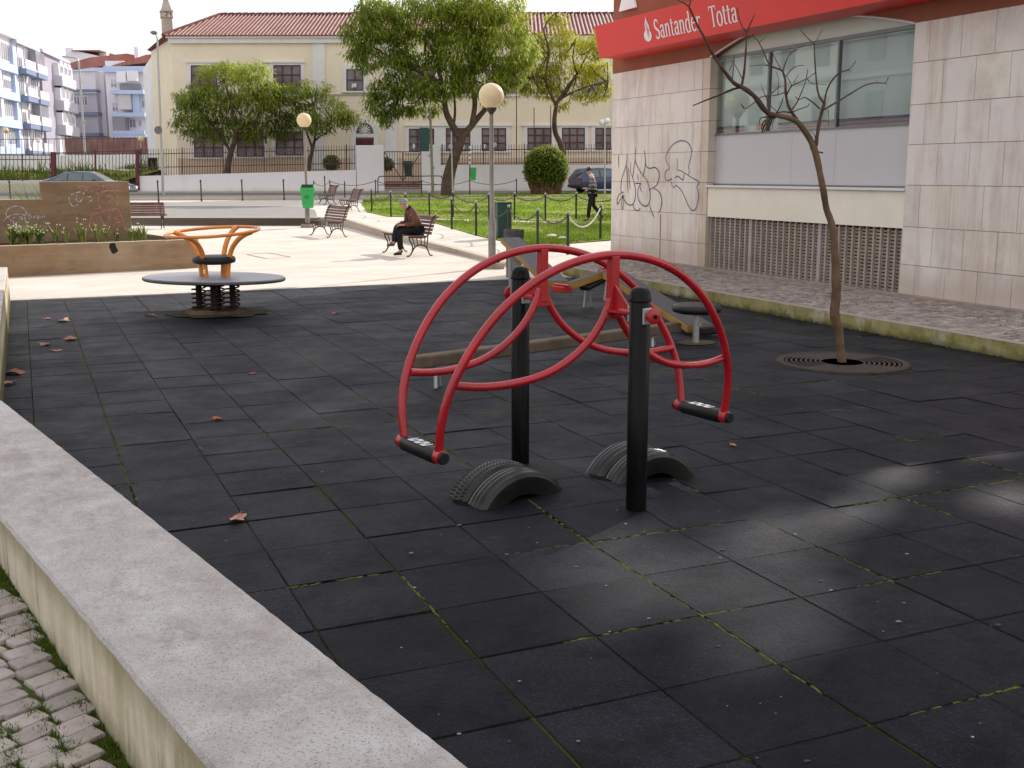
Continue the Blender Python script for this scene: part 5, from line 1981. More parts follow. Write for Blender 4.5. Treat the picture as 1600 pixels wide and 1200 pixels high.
# ------------------------------------------------------------------ benches
def make_bench(name, label, p, rz, group, near_first=True, L=1.75):
    """seat faces local -x, long axis local y; origin on the ground at the middle"""
    t_ = thing(name, label, 'bench', p, rz, group)
    # seat slats then back slats: (x, z, tilt)
    prof = [(-0.27, 0.435, -6), (-0.19, 0.428, -3), (-0.11, 0.42, 2), (-0.03, 0.42, 4), (0.05, 0.425, 6),
            (0.155, 0.49, 70), (0.18, 0.565, 71), (0.207, 0.64, 71), (0.235, 0.715, 70), (0.266, 0.785, 62), (0.315, 0.83, 25)]
    for x_, z_, tl in prof:
        b = MB()
        b.box((x_, 0, z_), (0.062, L, 0.026), rot=Matrix.Rotation(-R_(tl), 3, 'Y'))
        b.build('slat', MT['wood'], t_, bevel=0.006)
    for sy in (-1, 1):
        yy = sy * (L / 2 - 0.14)
        b = MB()
        def tb_(pts, r=0.014):
            b.tube([Vector((x_, yy, z_)) for x_, z_ in smooth_path([(a_, c_, 0) for a_, c_ in pts], 5) for z_ in [z_]] if False else [Vector((q.x, yy, q.y)) for q in smooth_path([(a_, c_, 0) for a_, c_ in pts], 5)], r, 6)
        tb_([(-0.36, 0.012), (-0.30, 0.02), (-0.25, 0.08), (-0.225, 0.16), (-0.24, 0.26), (-0.285, 0.34), (-0.30, 0.40)], 0.017)
        tb_([(-0.235, 0.10), (-0.17, 0.20), (-0.05, 0.245), (0.07, 0.21), (0.13, 0.12), (0.17, 0.03), (0.23, 0.012)], 0.016)
        tb_([(-0.31, 0.415), (-0.15, 0.40), (0.0, 0.395), (0.09, 0.41), (0.135, 0.46), (0.18, 0.60), (0.225, 0.74), (0.26, 0.82), (0.31, 0.855), (0.36, 0.84), (0.375, 0.80)], 0.017)
        tb_([(0.10, 0.17), (0.115, 0.28), (0.14, 0.46)], 0.013)
        for x0_, x1_, z0_ in ((-0.17, -0.225, 0.205), (-0.10, -0.13, 0.235), (-0.02, -0.03, 0.24), (0.05, 0.065, 0.22)):
            tb_([(x0_, z0_), (x1_, 0.40)], 0.011)
        b.build('cast_frame', MT['iron'], t_, smooth=60)
    return t_


def bench_at(pn_, pf_, name, label, group):
    """pn_ = ground point midway between the near end's feet, pf_ = the far end's"""
    d = (pf_ - pn_).normalized()
    mid = (pn_ + pf_) / 2
    return mid, math.atan2(d.y, d.x) - math.pi / 2


GRP = 'slatted park benches facing the plaza'
pD = g(660, 400.5)
axd = Vector((-0.06, 1, 0)).normalized()
RZB = math.atan2(axd.y, axd.x) - math.pi / 2
midD = pD + axd * 0.73
make_bench('park_bench', 'slatted bench with iron frame on which the old man sits', midD, RZB, GRP)
pC = g(528.5, 371)
make_bench('park_bench', 'empty slatted bench standing by the green litter bin, facing left', pC + axd * 0.73, RZB + 0.03, GRP)
pA_ = gu(521, 320)
make_bench('park_bench', 'leftmost of the two far empty benches before the chain posts', pA_ + axd * 0.73, RZB - 0.12, GRP)
pB_ = gu(558, 331)
make_bench('park_bench', 'right one of the two far empty benches, at the edge of the lawn', pB_ + axd * 0.73, RZB - 0.14, GRP)
pE_ = g(235, 357)
make_bench('park_bench', 'dark red slatted bench half hidden by the end of the graffiti wall, seen from behind', Vector((pE_.x - 0.35, pE_.y, 0)), HEAD - math.pi / 2 + 0.12, GRP)

# ------------------------------------------------------------------ globe lamps
t = NT('globe_glass')
c = t.mix(t.noise(3, 4), (0.72, 0.55, 0.30), (0.80, 0.66, 0.42))
p_ = t.bsdf(c, 0.3, 0.4)
MT['globe'] = t.mat


def lamp(label, p, zg, rg, thick, ped):
    t_ = thing('globe_lamp', label, 'street lamp', p, 0, 'globe lamps on the plaza')
    b = MB()
    zt = zg - rg
    b.lathe([(0.062 * thick, 0.1), (0.062 * thick, 0.82), (0.05 * thick, 0.90), (0.036 * thick, 0.95), (0.034 * thick, zt - 0.10), (0.034 * thick, zt - 0.09)], 14)
    b.build('pole', MT['pole'], t_, smooth=50)
    b = MB()
    b.lathe([(0.036, zt - 0.14), (0.04, zt - 0.08), (0.095, zt - 0.015), (0.10, zt + 0.015), (0.09, zt + 0.02)], 18)
    b.build('collar', MT['iron'], t_, smooth=50)
    b = MB()
    b.ball((0, 0, zg), rg, 28, 18)
    b.build('globe', MT['globe'], t_, smooth=180)
    b = MB()
    b.box((0, 0, 0.035), (ped, ped, 0.13), rz=HEAD)
    b.build('pedestal', simple('pedestal_concrete', (0.33, 0.26, 0.20), 0.9, 0.2, 0.25, 5, 0.4, 30), t_, bevel=0.012)
    b = MB()
    b.box((0, 0, 0.108), (ped * .62, ped * .62, 0.016), rz=HEAD)
    for a in range(4):
        b.tube([(ped * .24 * math.cos(a * 1.57 + .8), ped * .24 * math.sin(a * 1.57 + .8), 0.1), (ped * .24 * math.cos(a * 1.57 + .8), ped * .24 * math.sin(a * 1.57 + .8), 0.15)], 0.012, 6)
    b.build('base_plate', MT['rust'], t_)
    return t_


LN = g(769, 418)
lamp('globe lamp on a thick grey pole, the nearer and larger of the two', LN, (P(768, 150, depth(LN))).z, 0.232, 1.15, 0.46)
LF = g(481, 355)
lamp('globe lamp with a green litter bin on its pole, the farther of the two', LF, (P(480, 188, depth(LF))).z, 0.238, 1.3, 0.40)

# green litter bin on the far lamp
lb_ = thing('litter_bin', 'bright green litter bin with dark emblem and black open top, on the far lamp pole', 'litter bin', P(481.5, 325, depth(LF) - 0.22), HEAD + 0.12)
b = MB()
w0, w1, d0, d1, hh = 0.17, 0.225, 0.13, 0.17, 0.66
b.prism([(-w0, -d0, 0), (w0, -d0, 0), (w0, d0, 0), (-w0, d0, 0)], [(-w1, -d1, hh), (w1, -d1, hh), (w1, d1, hh), (-w1, d1, hh)])
b.build('bin_body', MT['bright_green'], lb_, bevel=0.03, seg=3)
b = MB()
b.prism([(-w1 - .012, -d1 - .012, hh - .09), (w1 + .012, -d1 - .012, hh - .09), (w1 + .012, d1 + .01, hh - .09), (-w1 - .012, d1 + .01, hh - .09)], [(-w1 - .01, -d1 - .01, hh), (w1 + .01, -d1 - .01, hh), (w1 - .01, d1, hh + .10), (-w1 + .01, d1, hh + .10)])
b.build('rim', MT['bright_green'], lb_, bevel=0.02)
b = MB()
b.prism([(-w1 + .03, -d1 + .0, hh + .012), (w1 - .03, -d1 + .0, hh + .012), (w1 - .04, d1 - .03, hh + .095), (-w1 + .04, d1 - .03, hh + .095)], [(-w1 + .03, -d1, hh + .018), (w1 - .03, -d1, hh + .018), (w1 - .04, d1 - .03, hh + .101), (-w1 + .04, d1 - .03, hh + .101)])
b.build('opening', MT['vent_dark'], lb_)
b = MB()
rr_ = arc(0, 0, 1, 1, 0, 360, 20)
fy_ = lambda z: -(d0 + (d1 - d0) * z / hh) - 0.006
ribbon(b, [(p[0] * .062 - .02, .36 + p[1] * .062) for p in rr_], .012, lambda x_, z_: (x_, fy_(z_), z_))
ribbon(b, [(-.045, .33), (-.03, .38), (-.005, .39), (0.0, .35), (-.02, .335)], .014, lambda x_, z_: (x_, fy_(z_) - .001, z_))
b.build('emblem', MT['dark_green'], lb_)

# dark green bin cabinet and the concrete ash bin
db_ = gu(786, 372.5)
t_ = thing('waste_cabinet', 'tall dark green metal waste cabinet on the lawn edge behind the near lamp', 'waste bin', db_, HEAD + 0.22)
b = MB()
b.box((0, 0, 0.445), (0.36, 0.40, 0.87))
b.build('cabinet', MT['dark_green'], t_, bevel=0.012)
b = MB()
b.box((0, 0, 0.89), (0.39, 0.43, 0.03))
b.build('lid', MT['dark_green'], t_, bevel=0.008)
cbp = g(803, 433)
t_ = thing('concrete_bin', 'round grey concrete bin with flared dark collar at the corner of the rubber area', 'litter bin', cbp)
b = MB()
b.lathe([(0.135, 0), (0.135, 0.60), (0.14, 0.63), (0.168, 0.66)], 28)
b.build('drum', MT['concrete_post'], t_, smooth=40)
b = MB()
b.lathe([(0.168, 0.66), (0.175, 0.69), (0.175, 0.80), (0.165, 0.81), (0.13, 0.81), (0.12, 0.70), (0.001, 0.69)], 28)
b.build('collar', simple('sooty_concrete', (0.095, 0.085, 0.078), 0.9, 0.2, 0.3, 9, 0.4, 40), t_, smooth=40)

# ------------------------------------------------------------------ lawn
t = NT('lawn_turf')
c = t.mix(t.ramp(t.noise(1.3, 8, 0.7), [(0.3, 0), (0.7, 1)]), (0.13, 0.17, 0.03), (0.31, 0.33, 0.07))
c = t.mix(t.ramp(t.noise(6, 6, .7), [(0.6, 0), (0.75, .6)]), c, (0.24, 0.22, 0.07))
t.bsdf(c, 0.95, 0.1, normal=t.bump(t.noise(25, 5), 0.8, 0.03))
MT['turf'] = t.mat
LAWN_F = [(574, 331), (566, 318), (575, 306), (640, 303.6), (800, 303.2), (1000, 303.2), (1250, 303.2), (1250, 352), (955, 348.5), (840, 344.5), (690, 340.5), (604, 337.5)]
LAWN_N = [(672, 345.5), (700, 345.5), (840, 348), (955, 352), (1200, 358), (1120, 371), (957, 374.5), (893, 379.5), (850, 390), (800, 379.5), (744, 367), (704, 355)]
lm = MB()
for poly in (LAWN_F, LAWN_N):
    lm.poly(upoly(poly, 0.02)[::-1])
tag(lm.build('lawn', MT['turf']), kind='structure')


def inside(u, v, poly):
    r = False
    n_ = len(poly)
    for i in range(n_):
        x0_, y0_ = poly[i]
        x1_, y1_ = poly[(i + 1) % n_]
        if (y0_ > v) != (y1_ > v) and u < (x1_ - x0_) * (v - y0_) / (y1_ - y0_) + x0_:
            r = not r
    return r


gb = MB()
random.seed(90)
for poly, n_, hh, ww in ((LAWN_F, 5200, 0.10, 0.016), (LAWN_N, 5200, 0.075, 0.010)):
    k = 0
    while k < n_:
        u, v = random.uniform(564, 1000), random.uniform(303, 392)
        if not inside(u, v, poly):
            continue
        p = gu(u, v)
        blades(gb, p.x, p.y, p.z + 0.01, 5, hh * (.7 + .5 * math.sin(p.x * 1.1) * math.sin(p.y * .8)), 0.16, ww, 2.0 + .7 * math.sin(p.x * .9 + 1) * math.sin(p.y * .6))
        k += 1
tag(gb.build('grass', MT['grass']), kind='stuff', label='bright green grass of the lawn behind the chain posts', cat='grass')
fl = MB()
for k in range(150):                     # pale petals and leaves lying on the grass
    u, v = random.uniform(575, 955), random.uniform(306, 388)
    if not (inside(u, v, LAWN_F) or inside(u, v, LAWN_N)):
        continue
    p = gu(u, v, .07)
    s_ = random.uniform(.015, .04)
    q_ = random.uniform(.5, 1.1)
    fl.add([p + Vector((-s_, 0, 0)), p + Vector((0, -s_, .01)), p + Vector((s_, 0, .02)), p + Vector((0, s_, 0))], [(0, 1, 2, 3)], 0, (q_, q_, q_))
for (u, v, s_, q_) in ((862, 369, .16, .95), (878, 372, .12, .8), (909, 367, .15, .25)):
    p = gu(u, v, .06)
    fl.ball(p, (s_, s_ * .7, s_ * .35), 8, 5, col=(q_, q_ * (.95 if q_ > .5 else .6), q_ * (.92 if q_ > .5 else .4)))
tag(fl.build('lawn_litter', simple('petals', (.7, .68, .62), .8, .1, .1, 9, use_attr=True)), kind='stuff', label='pale petals and scraps lying in the lawn', cat='litter')

# ------------------------------------------------------------------ chain posts
MT['post_green'] = simple('dark_post', (0.015, 0.026, 0.022), 0.4, 0.4, 0.2, 9)
pb = thing('chain_post', 'x', 'post', (0, 0, 0), 0, 'slim dark chain posts round the lawn')
b = MB()
b.lathe([(0.030, -0.05), (0.030, 0.80), (0.034, 0.81), (0.034, 0.83), (0.024, 0.84)], 10)
b.build('shaft', MT['post_green'], pb, smooth=50)
b = MB()
b.ball((0, 0, 0.872), 0.036, 10, 7)
b.build('knob', simple('pale_knob', (0.30, 0.31, 0.30), 0.35, 0.5, 0.2, 9), pb, smooth=180)
ROWS = {'A': [(539, 310, 'behind the far benches, at the corner of the lawn'), (581, 332, 'just right of the far benches, first along the path'), (611, 339, 'second along the path, left of the old man'), (634, 345, 'directly behind the old man\'s head'), (706, 358.5, 'near edge of the lawn, right of the old man\'s bench'), (744, 368.5, 'near edge of the lawn, left of the near lamp pole'), (795, 380, 'beside the dark green waste cabinet'), (840, 389, 'near edge of the lawn, right of the concrete bin'), (887, 398, 'nearest to the eye, above the red arches')],
        'B': [(671, 340, 'on the lawn path behind the old man\'s bench'), (708, 340, 'on the lawn path, pairing with the nearer post before it'), (764, 345.5, 'on the lawn path just left of the near lamp'), (804, 343.5, 'on the lawn path right of the near lamp'), (852, 345.5, 'on the lawn path below the round bush'), (900, 343.5, 'on the lawn path just left of the walking man'), (968, 346, 'on the lawn path, hidden by the bank corner')],
        'C': [(491, 308, 'beyond the green litter bin, far edge by the street'), (516, 306, 'behind the leftmost far bench, far edge by the street'), (587, 305, 'far edge of the lawn before the school gate pier'), (659, 304.5, 'far edge of the lawn before the gate'), (734, 303.8, 'far edge of the lawn under the striped bus pole'), (807, 303.2, 'far edge of the lawn left of the round bush')],
        'D': [(887, 398, None), (938, 375.5, 'by the bank wall, right end of the near lawn'), (1000, 372, None)]}
PP = {}
first = True
for r, L_ in ROWS.items():
    PP[r] = []
    for u, v, lb in L_:
        p = gu(u, v)
        PP[r].append(p)
        if lb is None or u > 955:
            continue
        lb = 'dark chain post ' + lb
        if first:
            pb.location = p
            pb['label'] = lb
            first = False
        else:
            dup(pb, p, 0, lb)
ROWS_TXT = {'A': 'along the benches', 'B': 'beside the lawn path', 'C': 'at the street edge of the lawn', 'D': 'beside the bank corner'}
for r, L_ in PP.items():
    for k, (p0, p1) in enumerate(zip(L_, L_[1:])):
        if r == 'A' and k in (3,):
            continue
        if (p1 - p0).length > 9 or p0.x > 60:
            continue
        b = MB()
        mid = p0
        pts = []
        n_ = 26
        sag = min(0.34, 0.10 + 0.055 * (p1 - p0).length)
        for i in range(n_ + 1):
            f = i / n_
            q = p0.lerp(p1, f)
            q.z += 0.80 - sag * 4 * f * (1 - f)
            pts.append(q - mid)
        b.tube(pts, [0.013 + (0.006 if i % 2 else 0) for i in range(n_ + 1)], 5)
        o = b.build('chain', MT['galv'] if r == 'D' else MT['iron'])
        o.location = mid
        tag(o, 'sagging chain %s, span number %s from the left there' % (ROWS_TXT[r], ['one', 'two', 'three', 'four', 'five', 'six', 'seven', 'eight'][k]), 'chain', 'chains hanging between the lawn posts')

# street posts along the far pavement
sb = thing('street_post', 'x', 'post', (0, 0, 0), 0, 'iron posts along the street kerb')
b = MB()
b.lathe([(0.045, -0.05), (0.045, 0.10), (0.034, 0.13), (0.032, 0.92), (0.05, 0.94), (0.05, 0.96), (0.03, 0.975), (0.045, 1.0), (0.02, 1.04), (0.001, 1.045)], 10)
b.build('shaft', MT['iron'], sb, smooth=50)
for k, (u, v, lb) in enumerate(((248, 316, 'iron street post beside the foot of the tall street light'), (315, 314.5, 'iron street post before the left school tree'), (379, 313.5, 'iron street post right of the left school tree trunk'), (444, 313, 'iron street post left of the green litter bin'), (508, 302.5, 'iron street post seen above the leftmost far bench'), (571, 296.5, 'iron street post before the tall white gate pier'), (17, 316, 'iron street post with dry twigs above the left wall'))):
    p = gu(u, v)
    if k == 0:
        sb.location = p
        sb['label'] = lb
    else:
        dup(sb, p, 0, lb)

# ------------------------------------------------------------------ school
DS = 78.0                               # its facade runs along the street frame at this distance
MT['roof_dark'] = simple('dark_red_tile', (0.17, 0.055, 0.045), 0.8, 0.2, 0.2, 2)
MT['roof_lit'] = simple('lit_cover_tile', (0.62, 0.47, 0.44), 0.8, 0.2, 0.15, 2, dark=(0.3, 0.16, 0.14), darkamt=0.5)  # cover tiles as if lit: contrast of light put into the tile colour
sch_o = P(275, 268, DS)
sch = thing('school_building', 'long two-storey cream school with white trim, maroon windows and ribbed red tile roof', 'school', sch_o)


def F(u, v, dd=0.0):                    # pixel to facade point (dd metres in front of it), in the school's own frame
    return P(u, v, DS - dd) - sch_o


def fu(u):
    return (u - 800) / 1.0


zg = zup(*(UD(0, DS)[:2])) - 0.3
zE = P(400, 60, DS).z                   # eaves
U0 = (P(275, 200, DS)).dot(Vector(RT))
U1 = 34.0


def SU(u, D, z):
    return UD(u, D, z) - sch_o


b = MB()
uL2, D2 = (P(243, 200, 86)).dot(Vector(RT)), 86.0
b.poly([SU(U0, DS, zg), SU(U1, DS, zg), SU(U1, DS, zE), SU(U0, DS, zE)])
b.poly([SU(uL2, D2, zg), SU(U0, DS, zg), SU(U0, DS, zE), SU(uL2, D2, zE)])
b.poly([SU(uL2, D2, zg), SU(uL2, D2, zE), SU(uL2 - 1, D2 + 14, zE), SU(uL2 - 1, D2 + 14, zg)])
b.build('wall', MT['plaster_cream'], sch)
b = MB()                                # socle, cornice, string course
zs = F(500, 247).z
b.box(SU((U0 + U1) / 2, DS - 0.03, (zg + sch_o.z + zs) / 2), (U1 - U0, 0.08, sch_o.z + zs - zg), rz=HEAD)
b.build('socle', MT['plaster_socle'], sch)
b = MB()
b.box(SU((U0 + U1) / 2, DS - 0.10, zE - 0.16), (U1 - U0 + .3, 0.24, 0.32), rz=HEAD)
b.box(SU((U0 + U1) / 2, DS - 0.16, zE + 0.05), (U1 - U0 + .5, 0.40, 0.10), rz=HEAD)
zst = F(500, 148).z
b.build('cornice', MT['stone_trim'], sch)
b = MB()
b.box(SU((U0 + U1) / 2, DS - 0.03, sch_o.z + zst), (U1 - U0, 0.07, 0.10), rz=HEAD)
b.build('string_course', simple('course_buff', (0.5, 0.44, 0.36), 0.9, 0.1, .1, 2), sch)  # one darker buff tone for the whole course


def frect(b, u0, v0, u1, v1, d0, d1, mi=0):
    p = [F(u0, v1, d1), F(u1, v1, d1), F(u1, v0, d1), F(u0, v0, d1)]
    q = [F(u0, v1, d0), F(u1, v1, d0), F(u1, v0, d0), F(u0, v0, d0)]
    b.prism(q, p, mi)


for u0, u1 in ((488.5, 507.5), (602, 621), (955, 972)):
    b = MB()
    frect(b, u0, 62, u1, 264, -0.02, 0.09)
    b.build('pilaster', MT['stone_trim'], sch)
MT['paper'] = simple('paper_cutout', (0.7, 0.7, 0.7), 0.8, 0.1, .1, 5)


def school_window(u0, v0, u1, v1, cols, rows, surround=5, sill=True, paper=0):
    b = MB()
    s_ = surround
    frect(b, u0 - s_, v0 - s_, u1 + s_, v0, -0.02, 0.07)
    frect(b, u0 - s_, v0, u0, v1, -0.02, 0.07)
    frect(b, u1, v0, u1 + s_, v1, -0.02, 0.07)
    wo_ = b.build('window', MT['stone_trim'], sch)
    b = MB()
    w_ = 1.6
    for k in range(cols + 1):
        uu = u0 + (u1 - u0) * k / cols
        ww = w_ * (1.0 if k in (0, cols) else .62)
        frect(b, max(u0, uu - ww), v0, min(u1, uu + ww), v1, 0.01, 0.06)
    for k in range(rows + 1):
        vv = v0 + (v1 - v0) * k / rows
        ww = w_ * (1.0 if k in (0, rows) else .62)
        frect(b, u0, max(v0, vv - ww), u1, min(v1, vv + ww), 0.012, 0.062)
    b.build('frame', MT['maroon'], wo_)
    b = MB()
    frect(b, u0, v0, u1, v1, 0.004, 0.016)
    b.build('pane', MT['dark_glass'], wo_)
    if sill:
        b = MB()
        frect(b, u0 - s_ - 1, v1, u1 + s_ + 1, v1 + 2.5, -0.02, 0.16)
        b.build('sill', MT['stone_trim'], wo_)
    if paper:
        b = MB()
        random.seed(int(u0))
        for k in range(paper):
            uu, vv = random.uniform(u0 + 4, u1 - 6), v1 - random.uniform(6, 10)
            ring = [F(uu + 2.6 * math.cos(6.28 * i / 8) * random.uniform(.6, 1.2), vv + 4 * math.sin(6.28 * i / 8) * random.uniform(.6, 1.2), 0.065) for i in range(8)]
            b.poly(ring)
        b.build('paper_cutout', MT['paper'], wo_)


for w_ in ((298, 102, 340, 148), (427, 101.5, 470, 148), (541, 108, 568, 142, 2, 2, 6, True, 2), (640, 102, 680, 148), (705, 102, 745, 148), (768, 102, 806, 148), (838, 102, 876, 148), (908, 102, 946, 148), (998, 102, 1036, 148), (1070, 102, 1108, 148),
           (303, 200, 349, 246), (370, 200, 412, 245), (430.5, 205, 474.5, 243), (639, 201, 678.5, 237, 3, 3, 6, True, 2), (696.5, 200, 735, 236.5, 3, 3, 9, True, 3), (752.5, 200, 791, 236, 3, 3, 6, True, 3), (824, 199.5, 862, 235), (878, 199.5, 914, 234.5), (930, 199.5, 968, 234.5), (1010, 199.5, 1048, 234.5), (1075, 199.5, 1113, 234.5)):
    a = list(w_) + [3, 3, 6, True, 0][len(w_) - 4:]
    school_window(*a)
b = MB()
for u0, u1 in ((632, 800), (814, 980)):
    frect(b, u0, 195, u1, 197, -0.01, 0.14)
for u0, u1 in ((290, 350), (408, 476)):
    frect(b, u0, 96, u1, 98, -0.01, 0.14)
for u0, u1, v0, v1 in ((684.5, 687.5, 197, 238), (741, 746.5, 197, 238)):
    frect(b, u0, v0, u1, v1, -0.02, 0.068)
b.build('lintel', MT['stone_trim'], sch)
# arched entrance
b = MB()
ring_o, ring_i = [], []
for k in range(13):
    a = R_(180 * k / 12)
    ring_o.append((570 - 22 * math.cos(a), 210 - 27 * math.sin(a)))
    ring_i.append((570 - 14 * math.cos(a), 210 - 18 * math.sin(a)))
for k in range(12):
    b.prism([F(*ring_o[k], 0), F(*ring_o[k + 1], 0), F(*ring_i[k + 1], 0), F(*ring_i[k], 0)], [F(*ring_o[k], .12), F(*ring_o[k + 1], .12), F(*ring_i[k + 1], .12), F(*ring_i[k], .12)])
frect(b, 548, 210, 556, 266, -0.02, 0.12)
frect(b, 584, 210, 592, 266, -0.02, 0.12)
frect(b, 556, 209, 584, 214, 0.0, 0.10)
pt_ = b.build('portal', MT['stone_trim'], sch)
b = MB()
b.poly([F(u, v, 0.02) for u, v in ring_i])
b.build('fanlight', MT['dark_glass'], pt_)
b = MB()
for a in range(0, 180, 30):
    ca, sa = math.cos(R_(a)), math.sin(R_(a))
    b.bar(F(570 - 9 * ca, 203 - 9 * sa, .05), F(570 + 9 * ca, 203 + 9 * sa, .05), 0.11, 0.06)
b.build('star_grille', MT['stone_trim'], pt_)
b = MB()
frect(b, 556, 216, 584, 266, 0.0, 0.05)
dr = b.build('door', MT['maroon'], sch)
b = MB()
for u0 in (558, 571):
    for v0 in (220, 236, 252):
        frect(b, u0, v0, u0 + 10, v0 + 12, 0.04, 0.065)
b.build('door_panel', simple('maroon_panel', (0.095, 0.022, 0.028), .5, .3, .2, 5), dr)
# roof: ribbed tiles, hipped at the left
b = MB()
Dr = 84.0
zR = P(345, 24, Dr).z
uR0 = P(345, 24, Dr).dot(Vector(RT))
De = DS - 0.45
ze = zE + 0.10
SP = 0.27
n_ = int((U1 + 0.3 - (U0 - 0.4)) / SP)
for i in range(n_):
    u = U0 - 0.4 + SP * (i + 0.5)
    f = min(1.0, max(0.0, (u - (U0 - 0.4)) / (uR0 - (U0 - 0.4))))
    if f < 0.03:
        continue
    top = (De + (Dr - De) * f, ze + (zR - ze) * f)
    bot = (De, ze)
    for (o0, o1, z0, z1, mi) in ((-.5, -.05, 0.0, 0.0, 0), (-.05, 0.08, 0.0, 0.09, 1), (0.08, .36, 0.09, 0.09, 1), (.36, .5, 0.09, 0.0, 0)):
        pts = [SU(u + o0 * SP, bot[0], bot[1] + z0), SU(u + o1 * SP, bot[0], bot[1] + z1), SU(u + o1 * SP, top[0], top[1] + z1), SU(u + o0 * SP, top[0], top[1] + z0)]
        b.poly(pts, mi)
ro = b.build('roof', [MT['roof_dark'], MT['roof_lit']], sch)
b = MB()                                # the hip side and the back slope
b.poly([SU(uL2 - 0.3, D2, ze), SU(U0 - 0.4, De, ze), SU(uR0, Dr, zR)])
b.poly([SU(uL2 - 1, D2 + 14, ze), SU(uL2 - 0.3, D2, ze), SU(uR0, Dr, zR)])
b.poly([SU(U1, Dr, zR), SU(uR0, Dr, zR), SU(uL2 - 1, D2 + 14, ze), SU(U1, D2 + 14, ze)])
b.build('hip_slope', MT['roof_dark'], ro)
b = MB()
k = 0
while uR0 + k * 0.5 < U1:
    u = uR0 + k * 0.5
    b.tube([SU(u, Dr, zR + 0.05), SU(u + 0.46, Dr, zR + 0.09)], 0.13, 7)
    k += 1
n_ = 24
for k in range(n_):
    f0, f1 = k / n_, (k + .9) / n_
    q = lambda f: SU((U0 - .4) + (uR0 - U0 + .4) * f, De + (Dr - De) * f, ze + (zR - ze) * f + .08)
    b.tube([q(f0), q(f1)], 0.13, 6)
b.build('ridge_tile', MT['roof_dark'], ro)
# ornate chimney on the left corner
ch = MB()
cb_ = P(262, 57, 84.0)
co = cb_ - sch_o
s_ = 84.0 / 1771
zz_ = lambda v: P(262, v, 84.0).z - sch_o.z
ch.prism([Vector((co.x - .36, co.y - .36, zz_(66))), Vector((co.x + .36, co.y - .36, zz_(66))), Vector((co.x + .36, co.y + .36, zz_(66))), Vector((co.x - .36, co.y + .36, zz_(66)))],
         [Vector((co.x - .34, co.y - .34, zz_(28))), Vector((co.x + .34, co.y - .34, zz_(28))), Vector((co.x + .34, co.y + .34, zz_(28))), Vector((co.x - .34, co.y + .34, zz_(28)))])
ch.box((co.x, co.y, zz_(27.5)), (.84, .84, .07))
ch.box((co.x, co.y, zz_(18)), (.86, .86, .10))
for a in range(4):
    for sgn in (-1, 1):
        R4 = Matrix.Rotation(a * math.pi / 2, 3, 'Z')
        ch.bar(Vector(co) * 1 + R4 @ Vector((-.33 * sgn, -.34, 0)) + Vector((0, 0, zz_(27) - co.z)), Vector(co) + R4 @ Vector((.33 * sgn, -.34, 0)) + Vector((0, 0, zz_(19) - co.z)), .08, .08)
    ch.box(Vector((co.x, co.y, 0)) + R4 @ Vector((.34, .34, 0)) + Vector((0, 0, zz_(23))), (.1, .1, .42))
ch.prism([Vector((co.x + a * .36, co.y + c_ * .36, zz_(17))) for a, c_ in ((-1, -1), (1, -1), (1, 1), (-1, 1))], [Vector((co.x + a * .17, co.y + c_ * .17, zz_(2))) for a, c_ in ((-1, -1), (1, -1), (1, 1), (-1, 1))])
ch.ball((co.x, co.y, zz_(0)), .2, 8, 6)
ch.build('chimney', simple('chimney_render', (0.50, 0.42, 0.34), .9, .1, .15, 2), sch)
# white end wall further left
b = MB()
p0, p1 = P(229, 200, 92).dot(Vector(RT)), P(247, 200, 86.5).dot(Vector(RT))
b.poly([SU(p0, 92, zg), SU(p1, 86.4, zg), SU(p1, 86.4, P(247, 84, 86.4).z), SU(p0, 92, P(229, 108, 92).z)])
b.build('end_wall', MT['plaster_white'], sch)

# ------------------------------------------------------------------ school boundary: wall, railings, piers, gate
DW = D_WALL


def W_(u, v, dd=0.0):
    return P(u, v, DW - dd)


def wrect(b, u0, v0, v0b, u1, th, o, zb=-0.3):
    """wall section from u0 to u1 whose top runs from row v0 to v0b"""
    a, c_ = P(u0, v0, DW), P(u1, v0b, DW)
    za, zc__ = zup(a.x, a.y) + zb, zup(c_.x, c_.y) + zb
    bk_ = Vector(FW) * th
    b.prism([Vector((a.x, a.y, za)) - o, Vector((c_.x, c_.y, zc__)) - o, Vector((c_.x, c_.y, zc__)) + bk_ - o, Vector((a.x, a.y, za)) + bk_ - o],
            [a - o, c_ - o, c_ + bk_ - o, a + bk_ - o])


